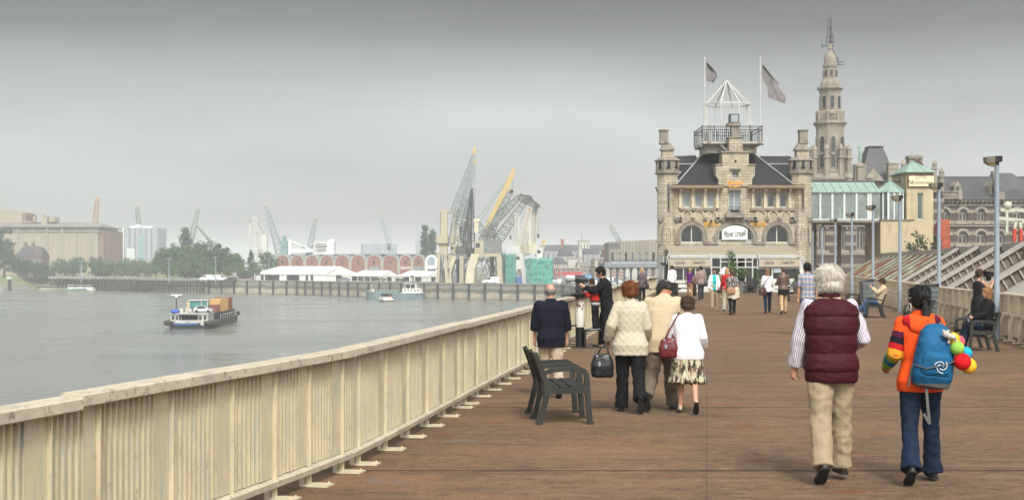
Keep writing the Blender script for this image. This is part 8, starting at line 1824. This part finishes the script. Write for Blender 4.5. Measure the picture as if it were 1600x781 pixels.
dp = thing('mooring_dolphin', 'dark cylindrical mooring pile with a pale cap at the far left', 'pile', (X(15,558),558,WZ)); mb = MB(); mb.lathe([(.75,-1),(.75,4.6)],seg=12); mb.build('pile', M_pile, dp, 40); mb = MB(); mb.box(-.9,.7,-.6,.6,4.6,5.4); mb.build('cap', M_hullwh, dp)
# jetty on piles
jt = thing('jetty', 'long concrete jetty on dark piles along the far bank', 'jetty', (X(75,556),556,0)); jp = lambda px, Y_, z: Vector((X(px,Y_)-X(75,556), Y_-556, z))
a0, a1, a2 = jp(76,562,-3.0), jp(160,551,-3.1), jp(320,510,-3.5)
M_jet = mat('jetty_concrete', (.30,.29,.26), .9, .2, .6)
for p, r_ in ((a0,a1),(a1,a2)):
    d = (r_-p).normalized(); nv = Vector((d.y,-d.x,0)); mb = MB(); mb.obox((p+r_)/2-nv*3+Vector((0,0,-.35)), d*((r_-p).length/2), nv*3.2, (0,0,.45)); mb.build('deck', M_jet, jt)
n_ = 14
for k in range(n_): p = a0.lerp(a1,(k+.5)/n_); mb = MB(); mb.box(p.x-.22,p.x+.22,p.y-.3,p.y+.3,WZ-1,-3.4); mb.build('pile', M_pile, jt)
n_ = 34
for k in range(n_):
    p = a1.lerp(a2,(k+.5)/n_); mb = MB(); w = .34 if k < 12 else .16; mb.box(p.x-w,p.x+w,p.y-.4,p.y+.3,WZ-1,-3.5); mb.build('pile', M_pile, jt)
mb = MB(); d = (a2-a1)
for z in (-4.6,-5.8,-7.0): mb.bar(a1+Vector((0,.3,z+3.3)), a2+Vector((0,.3,z+3.3)),.35)
mb.bar(a0+Vector((0,.3,-1.6)),a1+Vector((0,.3,-1.6)),.3); mb.build('waling', M_pile, jt)
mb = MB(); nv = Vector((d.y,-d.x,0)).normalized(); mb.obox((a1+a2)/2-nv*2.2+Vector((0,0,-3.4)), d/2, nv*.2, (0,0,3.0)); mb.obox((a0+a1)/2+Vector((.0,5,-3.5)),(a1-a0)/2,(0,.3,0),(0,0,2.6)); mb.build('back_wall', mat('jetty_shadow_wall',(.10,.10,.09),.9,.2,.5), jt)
sgm = thing('harbour_signal', 'dark signal mast with lamps on the jetty below the blue silo', 'signal', (X(176,545),545,-3.1)); mb = MB(); mb.tube([(0,0,0),(0,0,4.0)],.12,6); mb.build('pole', M_galv, sgm); mb = MB(); mb.box(-.5,.6,-.2,.2,1.8,4.2); mb.box(-.9,.9,-.15,.15,4.4,4.6); mb.build('signal_box', M_dkmetal, sgm)
# orange buoy-like mooring fender seen over the railing belongs to the bald man's head: none built
# ================================================================= tavern forecourt
def conifer(px, Y_, top, w, label): make_tree('conifer', label, Z(top,Y_)-.42, w, (X(px,Y_),Y_,.42), M_leaf[0], 'cone', 1100, .10, 'potted shrubs at the tavern', .04)
M_pot = mat('grey_pot', (.17,.17,.16), .8, .15, 5)
def pot(px, Y_, w, h, label):
    t = thing('plant_pot', label, 'plant pot', (X(px,Y_),Y_,0), 0, 'plant pots at the tavern'); mb = MB(); mb.lathe([(w*.36,0),(w*.5,h-.05),(w*.54,h-.05),(w*.54,h),(w*.46,h),(w*.45,h-.06)],seg=14); mb.build('pot_body', M_pot, t, 40); mb = MB(); mb.lathe([(w*.44,h-.08),(w*.44,h-.07)],seg=14); mb.build('soil', M_bark, t)
for px, top, w, pw, nm in ((1182,421,.95,.6,'dark clipped conifer right of the entrance'),(1247,424,1.0,.6,'dark clipped conifer at the right end of the veranda')):
    conifer(px, 92, top, w, nm+', in a grey pot'); pot(px, 92, pw+.15, .46, 'grey pot under the '+nm)
pot(1159,92,.8,.75,'large grey pot with leafy shrub left of the black chairs'); make_tree('shrub','leafy green shrub in the large grey pot by the entrance',1.0,1.0,(X(1159,92),92,.7),M_leaf[2],'round',500,.12,'potted shrubs at the tavern',.1)
pot(1142,92.5,.7,.5,'grey pot holding the tall climbing plant at the entrance'); make_tree('climbing_plant','tall thin leafy climber beside the tavern entrance',2.3,.9,(X(1142,92.5),92.5,.45),M_leaf[2],'column',700,.13,'potted shrubs at the tavern',.05)
pot(1128,93,.5,.4,'small grey pot beside the white cone sign'); make_tree('conifer','small olive conifer beside the white cone sign',1.5,.6,(X(1128,93),93,.36),M_leaf[2],'cone',350,.1,'potted shrubs at the tavern',.05)
cs = thing('cone_sign', 'white giant ice cream cone figure beside the tavern entrance', 'sign', (X(1132,80),80,0)); mb = MB(); mb.lathe([(.28,0),(.28,.05),(.05,.06),(.05,.5),(.1,.55),(.30,1.25)],seg=14); mb.build('cone', mat('cone_tan',(.62,.55,.42),.6,.1,6), cs, 40); mb = MB(); mb.ell((0,0,1.33),(.33,.33,.2)); mb.ell((0,0,1.5),(.24,.24,.16)); mb.tube([(0,0,1.58),(.04,0,1.7)],[.14,.03],8,True); mb.build('ice_cream', M_white, cs, True)
# cafe chairs and tables
M_wick = mat('black_wicker', (.03,.03,.03), .7, .2, 20)
def chair(px, Y_, rz, label):
    t = thing('cafe_chair', label, 'chair', (X(px,Y_),Y_,0), rz, 'cafe chairs'); mb = MB(); mb.box(-.25,.25,-.24,.24,.42,.47); mb.build('seat', M_wick, t); mb = MB(); mb.box(-.25,.25,-.27,-.23,.47,.95); mb.box(-.27,-.23,-.25,.2,.62,.66); mb.box(.23,.27,-.25,.2,.62,.66); mb.build('backrest', M_wick, t)
    for sx_ in (-1,1):
        for sy in (-1,1): mb = MB(); mb.bar((sx_*.23,sy*.22,0),(sx_*.22,sy*.21,.42),.04); mb.build('leg', M_wick, t)
for k, (px, rz, lab) in enumerate(((1170,20,'left black cafe chair right of the entrance'),(1175,160,'right black cafe chair right of the entrance'))): chair(px, 91, R(rz), lab)
def cafetable(px, Y_, label, w=1.6, dx=0):
    t = thing('cafe_table', label, 'table', (X(px,Y_),Y_,0), R(4), 'cafe tables'); mb = MB(); mb.box(-w/2,w/2,-.4,.4,.70,.75); mb.build('tabletop', M_bench, t)
    for s in (-1,1): mb = MB(); mb.box(s*w*.42-.06,s*w*.42+.06,-.3,.3,0,.70); mb.build('leg', M_bench, t)
    for s in (-1,1): mb = MB(); mb.box(-w/2,w/2,s*.75-.15,s*.75+.15,.42,.46); mb.build('seat_plank', M_bench, t)
    mb = MB()
    for s in (-1,1): mb.box(s*w*.36-.04,s*w*.36+.04,-.8,.8,.36,.42)
    mb.build('cross_beam', M_bench, t)
cafetable(1238,80,'grey picnic table in front of the right veranda windows'); cafetable(1250,72,'grey picnic table beside the man in the checked shirt'); cafetable(1071,84,'grey picnic table before the left veranda windows',1.3)
# rail spotlights with brackets near the far left end, and pushchair
M_sp = M_dkmetal
for px, Y_, lab in ((1037,80,'dark floodlight on a bracket near the end of the river railing'),(978,50,'small dark floodlight arm on the river railing left of the blonde woman')):
    t = thing('floodlight', lab, 'floodlight', (railX(Y_)+.08,Y_,0), 0, 'floodlights on the river railing'); mb = MB()
    for z in (.45,1.05): mb.bar((0,0,z),(.55,0,z),.04); mb.ell((.0+.02,0,z),(.06,.06,.05))
    mb.build('bracket', M_sp, t); mb = MB(); mb.lathe([(.28,0),(.2,.25),(.15,.3),(.15,.55)],(.55,0,.0),10); mb.build('lamp_body', M_black, t)
pc = thing('pushchair', 'dark folded pushchair beside the blonde woman at the river railing', 'pushchair', (X(991,63),63,0), R(20))
for x in (-.2,.2):
    for y in (-.3,.35):
        mb = MB(); mb.tube([(x-.02,y,.09),(x+.02,y,.09)],.09,12); mb.build('wheel', M_tyre, pc)
mb = MB()
for x in (-.2,.2): mb.tube([(x,.35,.1),(x,-.1,.55),(x,-.5,1.0),(x,-.55,1.02)],.015,6); mb.tube([(x,-.3,.1),(x,.0,.5),(x,.3,.6)],.015,6)
mb.tube([(-.2,-.55,1.02),(.2,-.55,1.02)],.018,6); mb.build('frame', M_dkmetal, pc)
mb = MB(); mb.add([(-.18,.3,.35),(.18,.3,.35),(.18,-.05,.32),(-.18,-.05,.32),(.18,-.3,.8),(-.18,-.3,.8),(-.18,.3,.4),(.18,.3,.4),(.18,-.02,.37),(-.18,-.02,.37),(.18,-.27,.83),(-.18,-.27,.83)],[(0,1,2,3),(3,2,4,5),(6,7,8,9),(9,8,10,11),(0,1,7,6),(5,4,10,11)]); mb.build('seat', M_wick, pc)
# ivy beside the stair tower
make_tree('shrub','dark green shrub growing between the stair tower and the shed roof',3.4,1.8,(X(1434,104),104,1.0),M_leaf[1],'round',700,.2,'shrubs by the stair tower',.05)
make_tree('shrub','narrow dark green shrub right of the beige stair tower',3.2,1.0,(X(1463,104),104,1.0),M_leaf[1],'round',400,.2,'shrubs by the stair tower',.05)
# ================================================================= haze
hz = bpy.data.materials.new('haze'); hz.use_nodes = True; hn, hl = hz.node_tree.nodes, hz.node_tree.links
hn.remove(hn['Principled BSDF']); pvn = hn.new('ShaderNodeVolumePrincipled'); pvn.inputs['Color'].default_value = (.93,.965,.965,1); pvn.inputs['Density'].default_value = .00048; pvn.inputs['Anisotropy'].default_value = .0
hl.new(pvn.outputs[0], hn['Material Output'].inputs['Volume'])
mb = MB(); mb.box(-3900,3300,-60,5300,WZ-2.5,58); h_ = mb.build('haze', hz); h_['kind'] = 'stuff'
